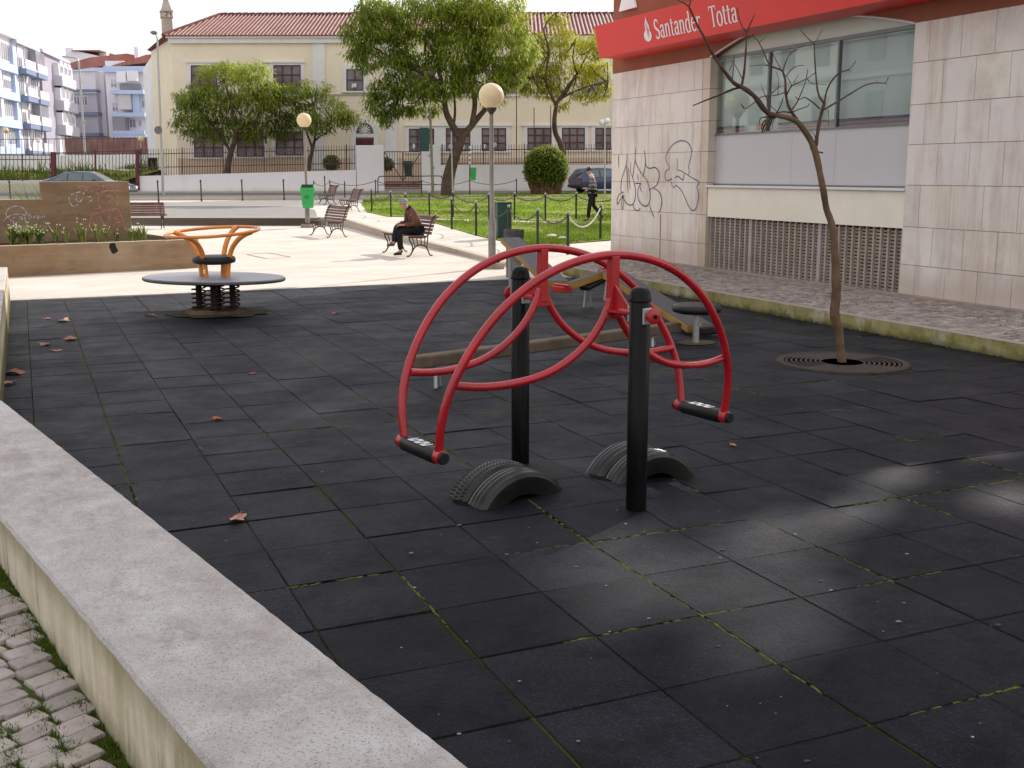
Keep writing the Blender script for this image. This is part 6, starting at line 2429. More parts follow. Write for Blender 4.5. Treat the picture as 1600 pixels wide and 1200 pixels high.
t = NT('boundary_plaster')
x, y, z = t.sep(t.coord.outputs['Object'])
c = t.mix(t.noise(0.7, 8, .7), (0.72, 0.70, 0.70), (0.82, 0.80, 0.80))
c = t.mix(t.ramp(t.noise(0.5, 6, .7, scl=(1, 1, .3)), [(0.56, 0), (0.72, .4)]), c, (0.60, 0.56, 0.50))
c = t.mix(t.ramp(t.math('ADD', z, t.math('MULTIPLY', t.noise(0.9, 5), .5)), [(0.0, .8), (0.55, 0)]), c, (0.36, 0.36, 0.24))
t.bsdf(c, .9, .1)
MT['boundary'] = t.mat
secs = [('left', 217.5, 275, 265.5, 556, 'white wall with maroon bar railing along the school, left of the gate'),
        ('right', 688, 258, 257, 1120, 'white wall with maroon bar railing along the school, right of the gate')]
for nm, u0, v0, v1, u1, lb in secs:
    o = W_(u0, v0)
    o = Vector((o.x, o.y, zup(o.x, o.y)))
    t_ = thing('boundary_wall', lb, 'wall', o)
    b = MB()
    wrect(b, u0, v0, v1, u1, 0.25, o)
    b.build('wall_face', MT['boundary'], t_)
    b = MB()
    n_ = int((u1 - u0) / 4.05)
    vt0, vt1 = (233, 227) if nm == 'left' else (226.5, 224)
    for k in range(n_ + 1):
        f = k / n_
        u = u0 + 2 + (u1 - u0 - 4) * f
        vb, vt = v0 + (v1 - v0) * f + 1, vt0 + (vt1 - vt0) * f
        a, c_ = W_(u, vb, -.12) - o, W_(u, vt, -.12) - o
        b.tube([a, c_], 0.018, 5)
    b.build('bar_panel', MT['fence_iron'], t_)
    for k in range(0, n_ + 1, 16):
        f = k / n_
        u = u0 + 3 + (u1 - u0 - 6) * f
        b = MB()
        b.bar(W_(u, v0 + (v1 - v0) * f + 2, -.12) - o, W_(u, vt0 + (vt1 - vt0) * f - 1.5, -.12) - o, .06, .06)
        b.build('post', MT['fence_iron'], t_)
    for dv in (7, 28):
        b = MB()
        b.bar(W_(u0 + 1, vt0 + dv + 1, -.12) - o, W_(u1 - 1, vt1 + dv, -.12) - o, .035, .05)
        b.build('rail', MT['fence_iron'], t_)
for u0, u1, v0, lb in ((556, 599, 227, 'tall white gate pier left of the school gate'), (658, 688, 226, 'narrow white gate pier right of the school gate')):
    o = W_(u0, v0)
    o = Vector((o.x, o.y, zup(o.x, o.y)))
    t_ = thing('gate_pier', lb, 'gate pier', o)
    b = MB()
    wrect(b, u0, v0, v0, u1, .45, o)
    b.build('pier_body', MT['boundary'], t_, bevel=.02)
    if u0 > 600:
        b = MB()
        for vv, ww in ((243, 2.5), (262, 1.5)):
            p = W_(671 if ww > 2 else 678, vv, .02) - o
            b.box(p, (ww * .06, .05, .12), rz=HEAD)
        b.build('bell_box', MT['galv'], t_)
o = W_(600, 290)
o = Vector((o.x, o.y, zup(o.x, o.y)))
gt = thing('school_gate', 'maroon barred double gate of the school between the white piers', 'gate', o)
for u0, u1 in ((600.5, 629), (630, 658)):
    b = MB()
    vt, vb = 237, 294
    n_ = 7
    for k in range(n_ + 1):
        u = u0 + (u1 - u0) * k / n_
        b.tube([W_(u, vb, -.1) - o, W_(u, vt, -.1) - o], .022 if k in (0, n_) else .016, 6)
    for vv in (vt, 256, 284, vb):
        b.bar(W_(u0, vv, -.1) - o, W_(u1, vv, -.1) - o, .04, .05)
    b.bar(W_(u0, vt, -.1) - o, W_(u1, 282, -.1) - o, .03, .05) if u0 < 620 else b.bar(W_(u1, vt, -.1) - o, W_(u0, 282, -.1) - o, .03, .05)
    gl_ = b.build('gate_leaf', MT['fence_iron'], gt)
    b = MB()
    for i in range(3):
        frb = [W_(u0 + 1, 284.5 + i * 3.2, -.08) - o, W_(u1 - 1, 284.5 + i * 3.2, -.08) - o]
        b.bar(frb[0], frb[1], .03, .085)
    b.build('kick_board', MT['maroon'], gl_)
# wheelie bins and shrubs in the school yard
for u, v, s_, col, lb in ((638, 268, 1.0, 'dark_green', 'dark green wheeled bin inside the school gate'),):
    p = P(u, v, DW + 3)
    zb_ = P(u, 277, DW + 3).z
    t_ = thing('wheeled_bin', lb, 'wheeled bin', Vector((p.x, p.y, zb_)), HEAD)
    b = MB()
    b.prism([(-.22, -.25, .05), (.22, -.25, .05), (.22, .25, .05), (-.22, .25, .05)], [(-.28, -.32, .95), (.28, -.32, .95), (.28, .32, .95), (-.28, .32, .95)])
    b.build('bin_body', MT[col], t_, bevel=.03)
    b = MB()
    b.box((0, -.02, 1.0), (.6, .72, .07))
    b.build('lid', MT[col], t_, bevel=.02)
    for sx in (-.22, .22):
        b = MB()
        b.lathe([(.001, -.03), (.1, -.03), (.1, .03), (.001, .03)], 12, (sx, .26, .1), axis=(1, 0, 0))
        b.build('wheel', MT['black_rubber'], t_)
sheet('school_yard', [zu(UD(-42, DW + .3), .02), zu(UD(40, DW + .3), .02), zu(UD(40, DS + .2), .02), zu(UD(-42, DS + 9), .02)], MT['walk'])

# ------------------------------------------------------------------ left: low wall, railing and sliding gate of the green slope
def railing(label, name, u0, u1, vt0, vt1, vb0, vb1, D, step, base=None, cat='fence'):
    o = P(u0, vb0, D)
    t_ = thing(name, label, cat, o)
    L = lambda a, c_, f: a + (c_ - a) * f
    n_ = int((u1 - u0) / step)
    b = MB()
    for k in range(n_ + 1):
        f = k / n_
        u = L(u0, u1, f)
        b.tube([P(u, L(vb0, vb1, f), D) - o, P(u, L(vt0, vt1, f), D) - o], .018, 5)
    b.build('bar_panel', MT['fence_iron'], t_)
    for fr_ in (0.03, 0.2, .93) if base is not None else (0.0, .95):
        b = MB()
        b.bar(P(u0, L(vt0, vb0, fr_), D) - o, P(u1, L(vt1, vb1, fr_), D) - o, .04, .05)
        b.build('rail', MT['fence_iron'], t_)
    if base is not None:
        b = MB()
        z0 = zup(o.x, o.y) - .4
        a, c_ = P(u0, vb0, D), P(u1, vb1, D)
        bk_ = Vector(FW) * .25
        b.prism([Vector((a.x, a.y, z0)) - o, Vector((c_.x, c_.y, z0)) - o, Vector((c_.x, c_.y, z0)) + bk_ - o, Vector((a.x, a.y, z0)) + bk_ - o], [a - o, c_ - o, c_ + bk_ - o, a + bk_ - o])
        b.build('base_wall', MT['boundary'], t_)
    return t_, o


r_, o = railing('maroon bar railing on a low white wall at the far left', 'railing', -160, 84, 240, 241.5, 284, 281, DW, 6.2, 1)
for u in (-90, -28, 35):
    b = MB()
    b.bar(P(u, 283, DW - .03) - o, P(u, 240, DW - .03) - o, .05, .05)
    b.build('post', MT['fence_iron'], r_)
sg_, o = railing('wide maroon sliding gate with thick posts behind the parked car', 'sliding_gate', 86, 213, 239, 235.5, 291, 291, DW, 5.1, None, 'gate')
for u, w_ in ((83.5, .26), (215, .20), (149, .09)):
    b = MB()
    b.bar(P(u, 297, DW - .05) - o, P(u, 237.5 if u < 100 else 234, DW - .05) - o, w_, w_)
    b.build('gate_post', MT['maroon'], sg_)
# green slope and bright wall behind it
t = NT('slope_grass')
c = t.mix(t.ramp(t.noise(0.35, 6, .7), [(.35, 0), (.65, 1)]), (0.10, 0.17, 0.03), (0.30, 0.27, 0.05))
t.bsdf(c, .95, .1, normal=t.bump(t.noise(6, 5), .8, .1))
sl_ = MB()
R3 = Vector(RT)
uu = [-60, -48, -41, -36, -31, -26]
rows = []
for D, zf in ((DW + .4, 0.9), (DW + 6, 1.2), (DW + 14, 1.9), (DW + 16.5, 2.0)):
    rows.append([UD(u, D, zf + .25 * math.sin(u * .5 + D)) for u in uu])
for a, c_ in zip(rows, rows[1:]):
    for i in range(len(uu) - 1):
        sl_.poly([a[i], a[i + 1], c_[i + 1], c_[i]])
tag(sl_.build('grass_slope', t.mat, smooth=180), kind='structure')
D_H = 86.5
o = P(0, 275, D_H)
t_ = thing('retaining_wall', 'bright white retaining wall behind the green slope at the left', 'wall', o)
b = MB()
a, c_ = P(-300, 245, D_H), P(228, 241.5, D_H)
b.prism([Vector((a.x, a.y, 0)) - o, Vector((c_.x, c_.y, 0)) - o, Vector((c_.x, c_.y, 0)) + Vector(FW) * .4 - o, Vector((a.x, a.y, 0)) + Vector(FW) * .4 - o], [a - o, c_ - o, c_ + Vector(FW) * .4 - o, a + Vector(FW) * .4 - o])
b.build('wall_face', simple('limewash', (.86, .85, .86), .9, .1, .04, .5), t_)
r_, o = railing('thin reddish street railing on top of the white retaining wall', 'street_railing', -160, 228, 219, 216, 243, 241, D_H + .3, 8.3, None)
terr = [UD(-140, D_H + .3, 2.9), UD(-25.5, D_H + .3, 2.95), UD(-25.5, 100, 3.2), UD(-36, 300, 6), UD(-300, 300, 6)]
sheet('upper_street', terr, MT['walk'])
random.seed(64)
gb = MB()
for k in range(900):
    u, D = random.uniform(-58, -26.5), random.uniform(DW + 1, DW + 15)
    zz_ = np.interp(D, [DW + .4, DW + 6, DW + 14, DW + 16.5], [.9, 1.2, 1.9, 2.0]) + .25 * math.sin(u * .5 + D)
    p = UD(u, D, zz_ - .05)
    blades(gb, p.x, p.y, p.z, 9, random.uniform(.15, .55) * (2.2 if math.sin(u * .9) * math.sin(D * .7) > .55 else 1), .5, .035, 1.3)
tag(gb.build('slope_weeds', MT['grass']), kind='stuff', label='tall weeds growing on the green slope at the left', cat='weeds')

# ------------------------------------------------------------------ apartment blocks
MT['apt_white'] = simple('apartment_white', (.82, .80, .84), .85, .2, .06, .3)
MT['apt_grey'] = simple('apartment_mauve', (.40, .37, .44), .85, .2, .08, .3)
MT['apt_cool'] = simple('apartment_cool', (.55, .54, .60), .85, .2, .08, .3)
MT['apt_blue'] = simple('apartment_blue', (.50, .60, .80), .85, .2, .08, .3)
MT['apt_slab'] = simple('slab_blue', (.22, .27, .40), .85, .2, .1, .5)
MT['apt_glass'] = simple('apartment_glass', (.27, .275, .30), .15, .6, .3, .4)
MT['apt_blind'] = simple('roller_blind', (.62, .61, .62), .7, .2, .15, .4)
MT['apt_roof'] = simple('apartment_roof', (.36, .16, .125), .85, .2, .2, 1)


class Blk:
    """a block with its own facade frame: s along the facade, n outwards, z up"""
    def __init__(s, label, p0, p1, z0):
        s.o = Vector((p0.x, p0.y, z0))
        d = Vector((p1.x - p0.x, p1.y - p0.y, 0))
        s.L = d.length
        s.d = d.normalized()
        s.n = Vector((s.d.y, -s.d.x, 0))
        s.t = thing('apartment_block', label, 'apartment block', s.o, math.atan2(s.d.y, s.d.x))

    def box(s, s0, s1, n0, n1, z0, z1, b):
        b.box(((s0 + s1) / 2, -(n0 + n1) / 2, (z0 + z1) / 2), (s1 - s0, abs(n1 - n0), z1 - z0))

    def part(s, name, mat, boxes, parent=None):
        b = MB()
        for q in boxes:
            s.box(*q, b)
        return b.build(name, MT[mat], parent or s.t)

    def win(s, s0, s1, z0, z1, n, nb=2, blind=0.0):
        w = s.part('window', 'apt_white', [(s0, s1, n - .02, n + .05, z0 - .07, z0), (s0, s1, n - .02, n + .05, z1, z1 + .07)])
        s.part('pane', 'apt_glass', [(s0, s1, n - .02, n + .02, z0, z1)], w)
        fr_ = [(s0 + (s1 - s0) * k / nb - .035, s0 + (s1 - s0) * k / nb + .035, n, n + .045, z0, z1) for k in range(nb + 1)]
        s.part('frame', 'apt_white', fr_, w)
        if blind:
            s.part('blind', 'apt_blind', [(s0 + .05, s1 - .05, n, n + .035, z1 - (z1 - z0) * blind, z1)], w)


def ptD(u, D, z=0):
    return Vector((*P(u, 200, D)[:2], z))


random.seed(91)
# row of blocks on the left, the street facade running away to the right
f0, f1 = Vector((*P(-110, 200, 80)[:2], 0)), Vector((*P(104, 200, 124)[:2], 0))
fd = f1 - f0
zb0 = 3.0


def rowpt(u):                           # point of the facade line seen at column u
    d = ray(u, 200)
    dd = Vector((d[0], d[1], 0))
    nrm_ = Vector((fd.y, -fd.x, 0))
    tt = f0.dot(nrm_) / dd.dot(nrm_)
    return dd * tt


def zrow(u, v):
    p = rowpt(u)
    return P(u, v, depth(p)).z


A = Blk('white and pale blue block at the far left edge with wide windows', rowpt(-110), rowpt(27), zb0)
zt = zrow(20, 58) - zb0
A.part('wall', 'apt_white', [(0, A.L, -12, 0, 0, zt)])
A.part('roof', 'apt_white', [(-.3, A.L + .3, -12.2, .5, zt, zt + .35)])
fl = (zt - 1.0) / 4.0
for k in range(4):
    z0 = .6 + k * fl
    A.part('balcony_front', 'apt_blue', [(0, A.L, 0, .5, z0 - .25, z0 + .45)])
    for j in range(7):
        s0 = A.L - 3.6 - j * 5.2
        if s0 < 0:
            break
        A.win(s0, s0 + 2.6, z0 + .75, z0 + 2.2, .03, 4, random.choice((0, .3, .5, 0)))
        A.part('pier', 'apt_blue' if j % 2 == 0 else 'apt_white', [(s0 + 2.75, s0 + 3.6, 0, .35, z0 + .45, z0 + fl - .25)])
A.part('chimney', 'apt_grey', [(A.L - 6, A.L - 4.6, -4, -2.6, zt, zt + 1.7), (A.L - 6.15, A.L - 4.45, -4.15, -2.45, zt + 2.1, zt + 2.3)])
Bk_ = Blk('white block with dark blue balcony slabs, second from the left', rowpt(27), rowpt(63), zb0)
zt = zrow(40, 72) - zb0
Bk_.part('wall', 'apt_white', [(0, Bk_.L, -12, .2, 0, zt)])
Bk_.part('roof', 'apt_cool', [(-.2, Bk_.L + .1, -12, .6, zt, zt + .3)])
fl = (zt - .6) / 4
for k in range(4):
    z0 = .5 + k * fl
    Lb = Bk_.L
    for (a, c_) in ((0.04, .46), (.56, .98)):
        bo = Bk_.part('balcony', 'apt_slab', [(Lb * a, Lb * c_, .2, 1.1, z0 - .1, z0 + .35)])
        Bk_.part('balcony_front', 'apt_white' if k % 2 else 'apt_cool', [(Lb * a, Lb * c_, 1.0, 1.12, z0 + .35, z0 + 1.15)], bo)
        Bk_.win(Lb * a + .8, Lb * a + 2.2, z0 + .4, z0 + 2.4, .24, 2, random.choice((0, .5)))
        Bk_.win(Lb * a + 3.2, Lb * a + 4.4, z0 + .9, z0 + 2.3, .24, 2, random.choice((0, .4)))
        if k in (1, 3) and a > .5:
            Bk_.part('enclosed_balcony', 'apt_glass', [(Lb * a + .1, Lb * c_ - .1, .2, .95, z0 + 1.15, z0 + fl - .1)], bo)
Bk_.part('chimney', 'apt_grey', [(Lb * .2, Lb * .2 + 1.6, -4, -2.6, zt, zt + 1.6), (Lb * .2 - .1, Lb * .2 + 1.7, -4.1, -2.5, zt + 1.9, zt + 2.1)])
Ck = Blk('mauve grey block with white bay balconies, third from the left', rowpt(63), rowpt(104), zb0)
zt = zrow(70, 84) - zb0
Ck.part('wall', 'apt_grey', [(0, Ck.L, -12, .5, 0, zt)])
Ck.part('roof', 'apt_cool', [(-.1, Ck.L + .2, -12, .8, zt, zt + .3)])
fl = (zt - .6) / 4
for k in range(1, 4):
    z0 = .5 + k * fl
    Lb = Ck.L
    bo = Ck.part('bay', 'apt_white', [(Lb * .42, Lb * .96, .5, 1.1, z0 + .1, z0 + fl * .82)])
    Ck.part('balcony_front', 'apt_cool', [(Lb * .40, Lb * .98, .5, 1.4, z0 - .25, z0 + .75)], bo)
    for j in range(3):
        s0 = Lb * (.46 + .16 * j)
        Ck.win(s0, s0 + 1.3, z0 + 1.05, z0 + 2.2, 1.12, 2, random.choice((0, .4)))
Ck.part('entrance', 'apt_white', [(Lb * .35, Lb * .95, .5, .8, 0, 2.6)])
Ck.part('doorway', 'apt_grey', [(Lb * .45, Lb * .6, .8, .85, 0, 2.3), (Lb * .7, Lb * .82, .8, .85, 0, 2.3)])
# white gable block far behind
D4 = 150
g0, g1 = ptD(96, D4), ptD(168, D4)
Gk = Blk('white gable block rising behind the mauve block', g0, g1, 3.0)
zz_ = lambda u, v, D: P(u, v, D).z - 3.0
Gk.part('wall', 'apt_white', [(0, Gk.L, -14, 0, 0, zz_(110, 100, D4))])
b = MB()
W2 = Gk.L
b.prism([(0, 0, zz_(110, 100, D4)), (W2, 0, zz_(110, 100, D4)), (W2 * .95, 0, zz_(160, 88, D4)), (W2 * .35, 0, zz_(120, 78, D4))][::-1], [(0, 14, zz_(110, 100, D4)), (W2, 14, zz_(110, 100, D4)), (W2 * .95, 14, zz_(160, 88, D4)), (W2 * .35, 14, zz_(120, 78, D4))][::-1])
b.build('gable', MT['apt_white'], Gk.t)
Gk.part('roof', 'apt_roof', [(W2 * .36, W2 * .97, -14, .3, zz_(120, 80, D4), zz_(120, 78.5, D4))])
for u, v in ((108, 72), (160, 78), (123, 77)):
    s0 = (ptD(u, D4) - g0).dot(Gk.d)
    Gk.part('chimney', 'apt_white' if u != 123 else 'apt_grey', [(s0 - .5, s0 + .5, -3, -2, zz_(u, 96, D4), zz_(u, v, D4))])
# two blocks facing us
D5 = 132


def facing(label, u0, u1, D, vt, wall, roofpts, feats):
    a, c_ = ptD(u0, D), ptD(u1, D)
    k = Blk(label, a, c_, 2.5)
    zz = lambda v: P((u0 + u1) / 2, v, D).z - 2.5
    ss = lambda u: (ptD(u, D) - a).dot(k.d)
    k.part('wall', wall, [(0, k.L, -10, 0, 0, zz(vt))])
    b = MB()
    b.prism([(ss(u), -.3, zz(v)) for u, v in roofpts][::-1], [(ss(u) + 1.5, 9 if i in (0, len(roofpts) - 1) else 6, zz(v)) for i, (u, v) in enumerate(roofpts)][::-1])
    b.build('roof', MT['apt_roof'], k.t)
    for f_ in feats:
        kind = f_[0]
        if kind == 'w':
            k.win(ss(f_[1]), ss(f_[3]), zz(f_[4]), zz(f_[2]), f_[5] if len(f_) > 5 else .02, 2, f_[6] if len(f_) > 6 else 0)
        else:
            k.part(kind, f_[6], [(ss(f_[1]), ss(f_[3]), f_[5][0], f_[5][1], zz(f_[4]), zz(f_[2]))])
    return k


rows5 = []
for v in (108, 141, 177, 212):
    pass
f5 = [('band', 98, 106, 172, 112, (0, .3), 'apt_blue')]
for i, (v0, v1) in enumerate(((114, 142), (148, 177), (181, 209))):
    f5 += [('bay', 121, v0, 165, v1, (0, 2.2), 'apt_white' if i < 1 else 'apt_cool'), ('bay_slab', 120, v1, 166, v1 + 5, (0, 2.5), 'apt_slab'), ('bay_top', 121, v0 - 1.6, 166, v0, (0, 2.5), 'apt_white'),
           ('balcony', 99, v1 - 2, 120, v1 + 3, (0, 1.2), 'apt_slab'), ('balcony_front', 99, v1 - 11, 120, v1 - 2, (1.0, 1.2), 'apt_cool')]
    f5 += [('w', 101, v0 + 5, 114, v1 - 12, .02, .3)]
f5 += [('w', 130, 153, 139, 166, 2.22, 0), ('w', 141, 153, 151, 166, 2.22, 0), ('w', 140, 127, 144, 132, 2.22, 0), ('w', 143, 191, 147, 197, 2.22, 0), ('end_bay', 159.5, 112, 172, 213, (0, 1.0), 'apt_white')]
K5 = facing('grey-blue block with a central bay, red roof and blue slabs, facing the street', 98, 172, D5, 105, 'apt_cool', [(97, 114), (121, 98), (150, 90), (206, 84), (202, 88), (172, 103)], f5)
f6 = [('band', 170, 104, 236, 113, (0, .5), 'apt_blue'), ('parapet_wall', 171, 95, 200, 104, (-2, 0), 'apt_white'), ('chimney', 208, 70, 214, 100, (-3, -2), 'apt_white')]
for v0, v1 in ((113, 143), (150, 178), (180, 212)):
    f6 += [('balcony', 183, v1 - 1, 234, v1 + 5, (0, 1.5), 'apt_blue'), ('w', 178, v0 + 11, 187, v0 + 23, .02, .6)]
f6 += [('awning', 194, 113, 208, 130, (.8, 1.4), 'apt_white'), ('awning', 210, 112, 225, 128, (.8, 1.4), 'apt_white'), ('dark_balcony', 193, 131, 225, 140, (0, .4), 'apt_glass'), ('blue_pier', 213, 142, 222, 178, (0, .8), 'apt_blue'), ('enclosed_balcony', 193, 148, 212, 172, (0, 1.2), 'apt_blind'),  # the strip below the awnings takes the dark glass colour
       ('enclosed_balcony', 183, 183, 202, 205, (0, 1.4), 'apt_glass'), ('balcony_front', 202, 179, 232, 184, (0, 1.3), 'apt_white'), ('balcony_front', 183, 205, 232, 212, (1.2, 1.5), 'apt_blue'), ('w', 203, 187, 213, 199, .02, 0), ('w', 217, 188, 222, 197, .02, 0), ('w', 224, 148, 232, 168, .02, .5)]
K6 = facing('pale block with bright blue balconies and white awnings beside the school', 170, 238, D5 - 4, 104, 'apt_white', [(182, 103), (236, 86), (256, 84), (250, 88), (236, 98), (190, 104)], f6)
# rust-brown fence boards and pale rail on the upper street
o = P(104, 232, 100)
t_ = thing('board_fence', 'reddish brown board fence below the apartment blocks', 'fence', o)
b = MB()
for u in range(102, 232, 3):
    b.box(P(u + 1.5, 228, 104) - o, (.16, .05, 1.5 + .12 * math.sin(u)), rz=HEAD)
b.build('board_panel', simple('rusty_board', (.26, .15, .13), .9, .1, .25, 1), t_)

# ------------------------------------------------------------------ trees
def leaf_mat(name, dark, light):
    t = NT(name)
    c = t.mix(t.attr(), dark, light)
    c = t.mix(t.ramp(t.noise(0.9, 3), [(.35, .0), (.65, .35)]), c, dark)
    d1 = t.n('ShaderNodeBsdfPrincipled')
    t.setin(d1.inputs['Base Color'], c)
    d1.inputs['Roughness'].default_value = .55
    d1.inputs['Specular IOR Level'].default_value = .3
    d2 = t.n('ShaderNodeBsdfTranslucent')
    t.setin(d2.inputs[0], t.mix(.5, c, light))
    m = t.n('ShaderNodeMixShader')
    m.inputs[0].default_value = .5
    t.l(d1.outputs[0], m.inputs[1])
    t.l(d2.outputs[0], m.inputs[2])
    t.l(m.outputs[0], t.out.inputs[0])
    return t.mat


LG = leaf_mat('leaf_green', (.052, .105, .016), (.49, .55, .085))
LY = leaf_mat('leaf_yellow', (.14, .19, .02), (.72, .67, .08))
MT['tree_bark'] = simple('tree_bark', (.115, .08, .06), .9, .15, .3, 3, .6, 14, dark=(.045, .032, .026), darkamt=.8)


def frond(b, p, a, L, w, droop, col):
    """a small leaf spray that arches out and hangs"""
    dx, dy = math.cos(a), math.sin(a)
    sx, sy = -dy * w, dx * w
    m = p + Vector((dx * L * .5, dy * L * .5, L * (.12 - droop * .25)))
    e = p + Vector((dx * L * .85, dy * L * .85, L * (.05 - droop)))
    b.add([p, m + Vector((sx, sy, 0)), e, m - Vector((sx, sy, 0))], [(0, 1, 2, 3)], 0, col)


def tree(label, D, trunk, w, branches, lobes, mat, dens, seed, fl=.46, lit_bias=(.5, .5), group='trees round the school square', zbase=None):
    random.seed(seed)
    o = P(*trunk[0], D)
    if zbase is not None:
        o.z = zbase
    T_ = thing('tree', label, 'tree', o)
    k = D / 1771
    b = MB()
    pts = [P(u, v, D + .25 * math.sin(i * 1.3) * (i > 0)) - o for i, (u, v) in enumerate(trunk)]
    pts[0].z -= .3
    sp = smooth_path(pts, 4)
    b.tube(sp, [w * k / 2 * (.98 - .45 * i / len(sp)) for i in range(len(sp))], 9)
    for bi, (bp, w0) in enumerate(branches):
        dj = random.uniform(-1.3, 1.3)
        pts = [P(u, v, D + dj * i / len(bp)) - o for i, (u, v) in enumerate(bp)]
        sp = smooth_path(pts, 4)
        b.tube(sp, [w0 * k / 2 * (1 - .72 * i / len(sp)) for i in range(len(sp))], 6)
    ends = [P(*bp[-1], D) - o for bp, _ in branches] + [P(*bp[len(bp) // 2], D) - o for bp, _ in branches]
    b2 = MB()
    cz0 = min(l[1] - l[3] for l in lobes)
    cz1 = max(l[1] + l[3] for l in lobes)
    cu0 = min(l[0] - l[2] for l in lobes)
    cu1 = max(l[0] + l[2] for l in lobes)
    for (lu, lv, ru, rv) in lobes:
        n_ = int(dens * ru * rv / 1000.0 * 190)
        rd = (ru + rv) / 2 * k
        dc = random.uniform(-1, 1) * rd * 1.1
        lc = P(lu, lv, D + dc) - o
        ne = min(ends, key=lambda e: (e - lc).length)
        for q in range(3):
            tip = lc + Vector((random.gauss(0, rd * .5), random.gauss(0, rd * .5), random.gauss(0, rv * k * .45)))
            mid = ne.lerp(tip, .5) + Vector((0, 0, -.15))
            b.tube(smooth_path([ne, mid, tip], 3), [.05, .046, .04, .034, .028, .022, .015], 5)
        for c in range(n_):
            # denser towards the shell, uneven
            while True:
                x, y, z = random.uniform(-1, 1), random.uniform(-1, 1), random.uniform(-1, 1)
                r = x * x + y * y + z * z
                if r < 1 and random.random() < .35 + .65 * r:
                    break
            u, v = lu + x * ru, lv + z * rv
            p = P(u, v, D + dc + y * rd * 1.2) - o
            if math.sin(u * .11 + lu) + math.sin(v * .15 + D) + math.sin((u + v) * .07 + y * 3) < -1.15:
                continue
            tone = .5 * (1 - (v - cz0) / (cz1 - cz0)) * lit_bias[1] * 2 + .5 * (u - cu0) / (cu1 - cu0) * lit_bias[0] * 2  # crown paler upwards and to the right: sunlight put into leaf colour
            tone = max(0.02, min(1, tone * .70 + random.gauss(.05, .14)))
            a0 = random.uniform(0, 6.28)
            for f in range(random.randint(5, 8)):
                t_ = max(0, min(1, tone + random.gauss(0, .09)))
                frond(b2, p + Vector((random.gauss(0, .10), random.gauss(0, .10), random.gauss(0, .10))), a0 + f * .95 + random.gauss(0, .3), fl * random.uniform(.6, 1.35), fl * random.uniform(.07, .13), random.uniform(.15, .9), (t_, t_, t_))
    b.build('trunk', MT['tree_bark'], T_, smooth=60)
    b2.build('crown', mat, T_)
    return T_


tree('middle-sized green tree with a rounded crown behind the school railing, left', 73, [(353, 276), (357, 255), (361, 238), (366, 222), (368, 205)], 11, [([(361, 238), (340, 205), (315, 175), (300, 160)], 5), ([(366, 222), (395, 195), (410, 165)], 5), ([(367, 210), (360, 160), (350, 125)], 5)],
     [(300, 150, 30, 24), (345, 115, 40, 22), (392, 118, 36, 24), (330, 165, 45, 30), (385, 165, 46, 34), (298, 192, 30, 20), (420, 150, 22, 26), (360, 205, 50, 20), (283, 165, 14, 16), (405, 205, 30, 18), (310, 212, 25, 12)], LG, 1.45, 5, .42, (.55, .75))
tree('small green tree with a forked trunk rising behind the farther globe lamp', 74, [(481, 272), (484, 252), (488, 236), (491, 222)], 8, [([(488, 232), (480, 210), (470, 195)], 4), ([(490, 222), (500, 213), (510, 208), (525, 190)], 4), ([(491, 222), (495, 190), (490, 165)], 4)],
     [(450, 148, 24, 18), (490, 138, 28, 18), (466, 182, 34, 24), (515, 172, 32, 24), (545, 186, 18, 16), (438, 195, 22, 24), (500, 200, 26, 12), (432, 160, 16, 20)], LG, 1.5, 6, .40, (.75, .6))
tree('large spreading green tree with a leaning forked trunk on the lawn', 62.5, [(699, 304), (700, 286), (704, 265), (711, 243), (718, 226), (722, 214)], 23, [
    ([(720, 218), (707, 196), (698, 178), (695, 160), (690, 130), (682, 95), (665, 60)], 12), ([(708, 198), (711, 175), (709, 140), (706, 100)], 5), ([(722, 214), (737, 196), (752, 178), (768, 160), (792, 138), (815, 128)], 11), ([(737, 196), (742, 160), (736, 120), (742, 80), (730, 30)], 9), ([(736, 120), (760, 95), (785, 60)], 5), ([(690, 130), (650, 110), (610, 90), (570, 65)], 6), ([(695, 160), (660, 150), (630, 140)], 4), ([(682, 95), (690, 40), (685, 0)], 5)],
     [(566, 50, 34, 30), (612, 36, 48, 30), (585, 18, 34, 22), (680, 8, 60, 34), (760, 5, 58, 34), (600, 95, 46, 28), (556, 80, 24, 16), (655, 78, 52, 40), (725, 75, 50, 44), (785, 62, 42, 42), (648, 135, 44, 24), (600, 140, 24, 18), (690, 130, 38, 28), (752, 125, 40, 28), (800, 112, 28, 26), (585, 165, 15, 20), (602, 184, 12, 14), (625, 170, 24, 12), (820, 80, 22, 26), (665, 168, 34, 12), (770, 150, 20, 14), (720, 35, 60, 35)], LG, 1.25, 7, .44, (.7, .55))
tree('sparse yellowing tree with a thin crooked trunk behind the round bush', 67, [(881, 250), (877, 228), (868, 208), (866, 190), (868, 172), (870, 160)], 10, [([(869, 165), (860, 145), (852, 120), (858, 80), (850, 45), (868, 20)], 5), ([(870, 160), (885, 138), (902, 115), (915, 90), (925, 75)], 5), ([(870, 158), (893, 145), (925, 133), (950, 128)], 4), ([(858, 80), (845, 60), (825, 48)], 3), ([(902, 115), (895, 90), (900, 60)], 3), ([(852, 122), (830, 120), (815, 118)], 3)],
     [(885, 70, 30, 26), (922, 72, 26, 24), (850, 100, 32, 26), (900, 115, 36, 22), (938, 110, 18, 26), (828, 130, 24, 20), (868, 32, 20, 12), (815, 70, 18, 22), (862, 140, 30, 14), (915, 150, 26, 10), (846, 60, 18, 16), (945, 140, 12, 14), (812, 28, 16, 14), (880, 165, 18, 8), (948, 75, 12, 18)], LY, 1.15, 8, .40, (.75, .5))

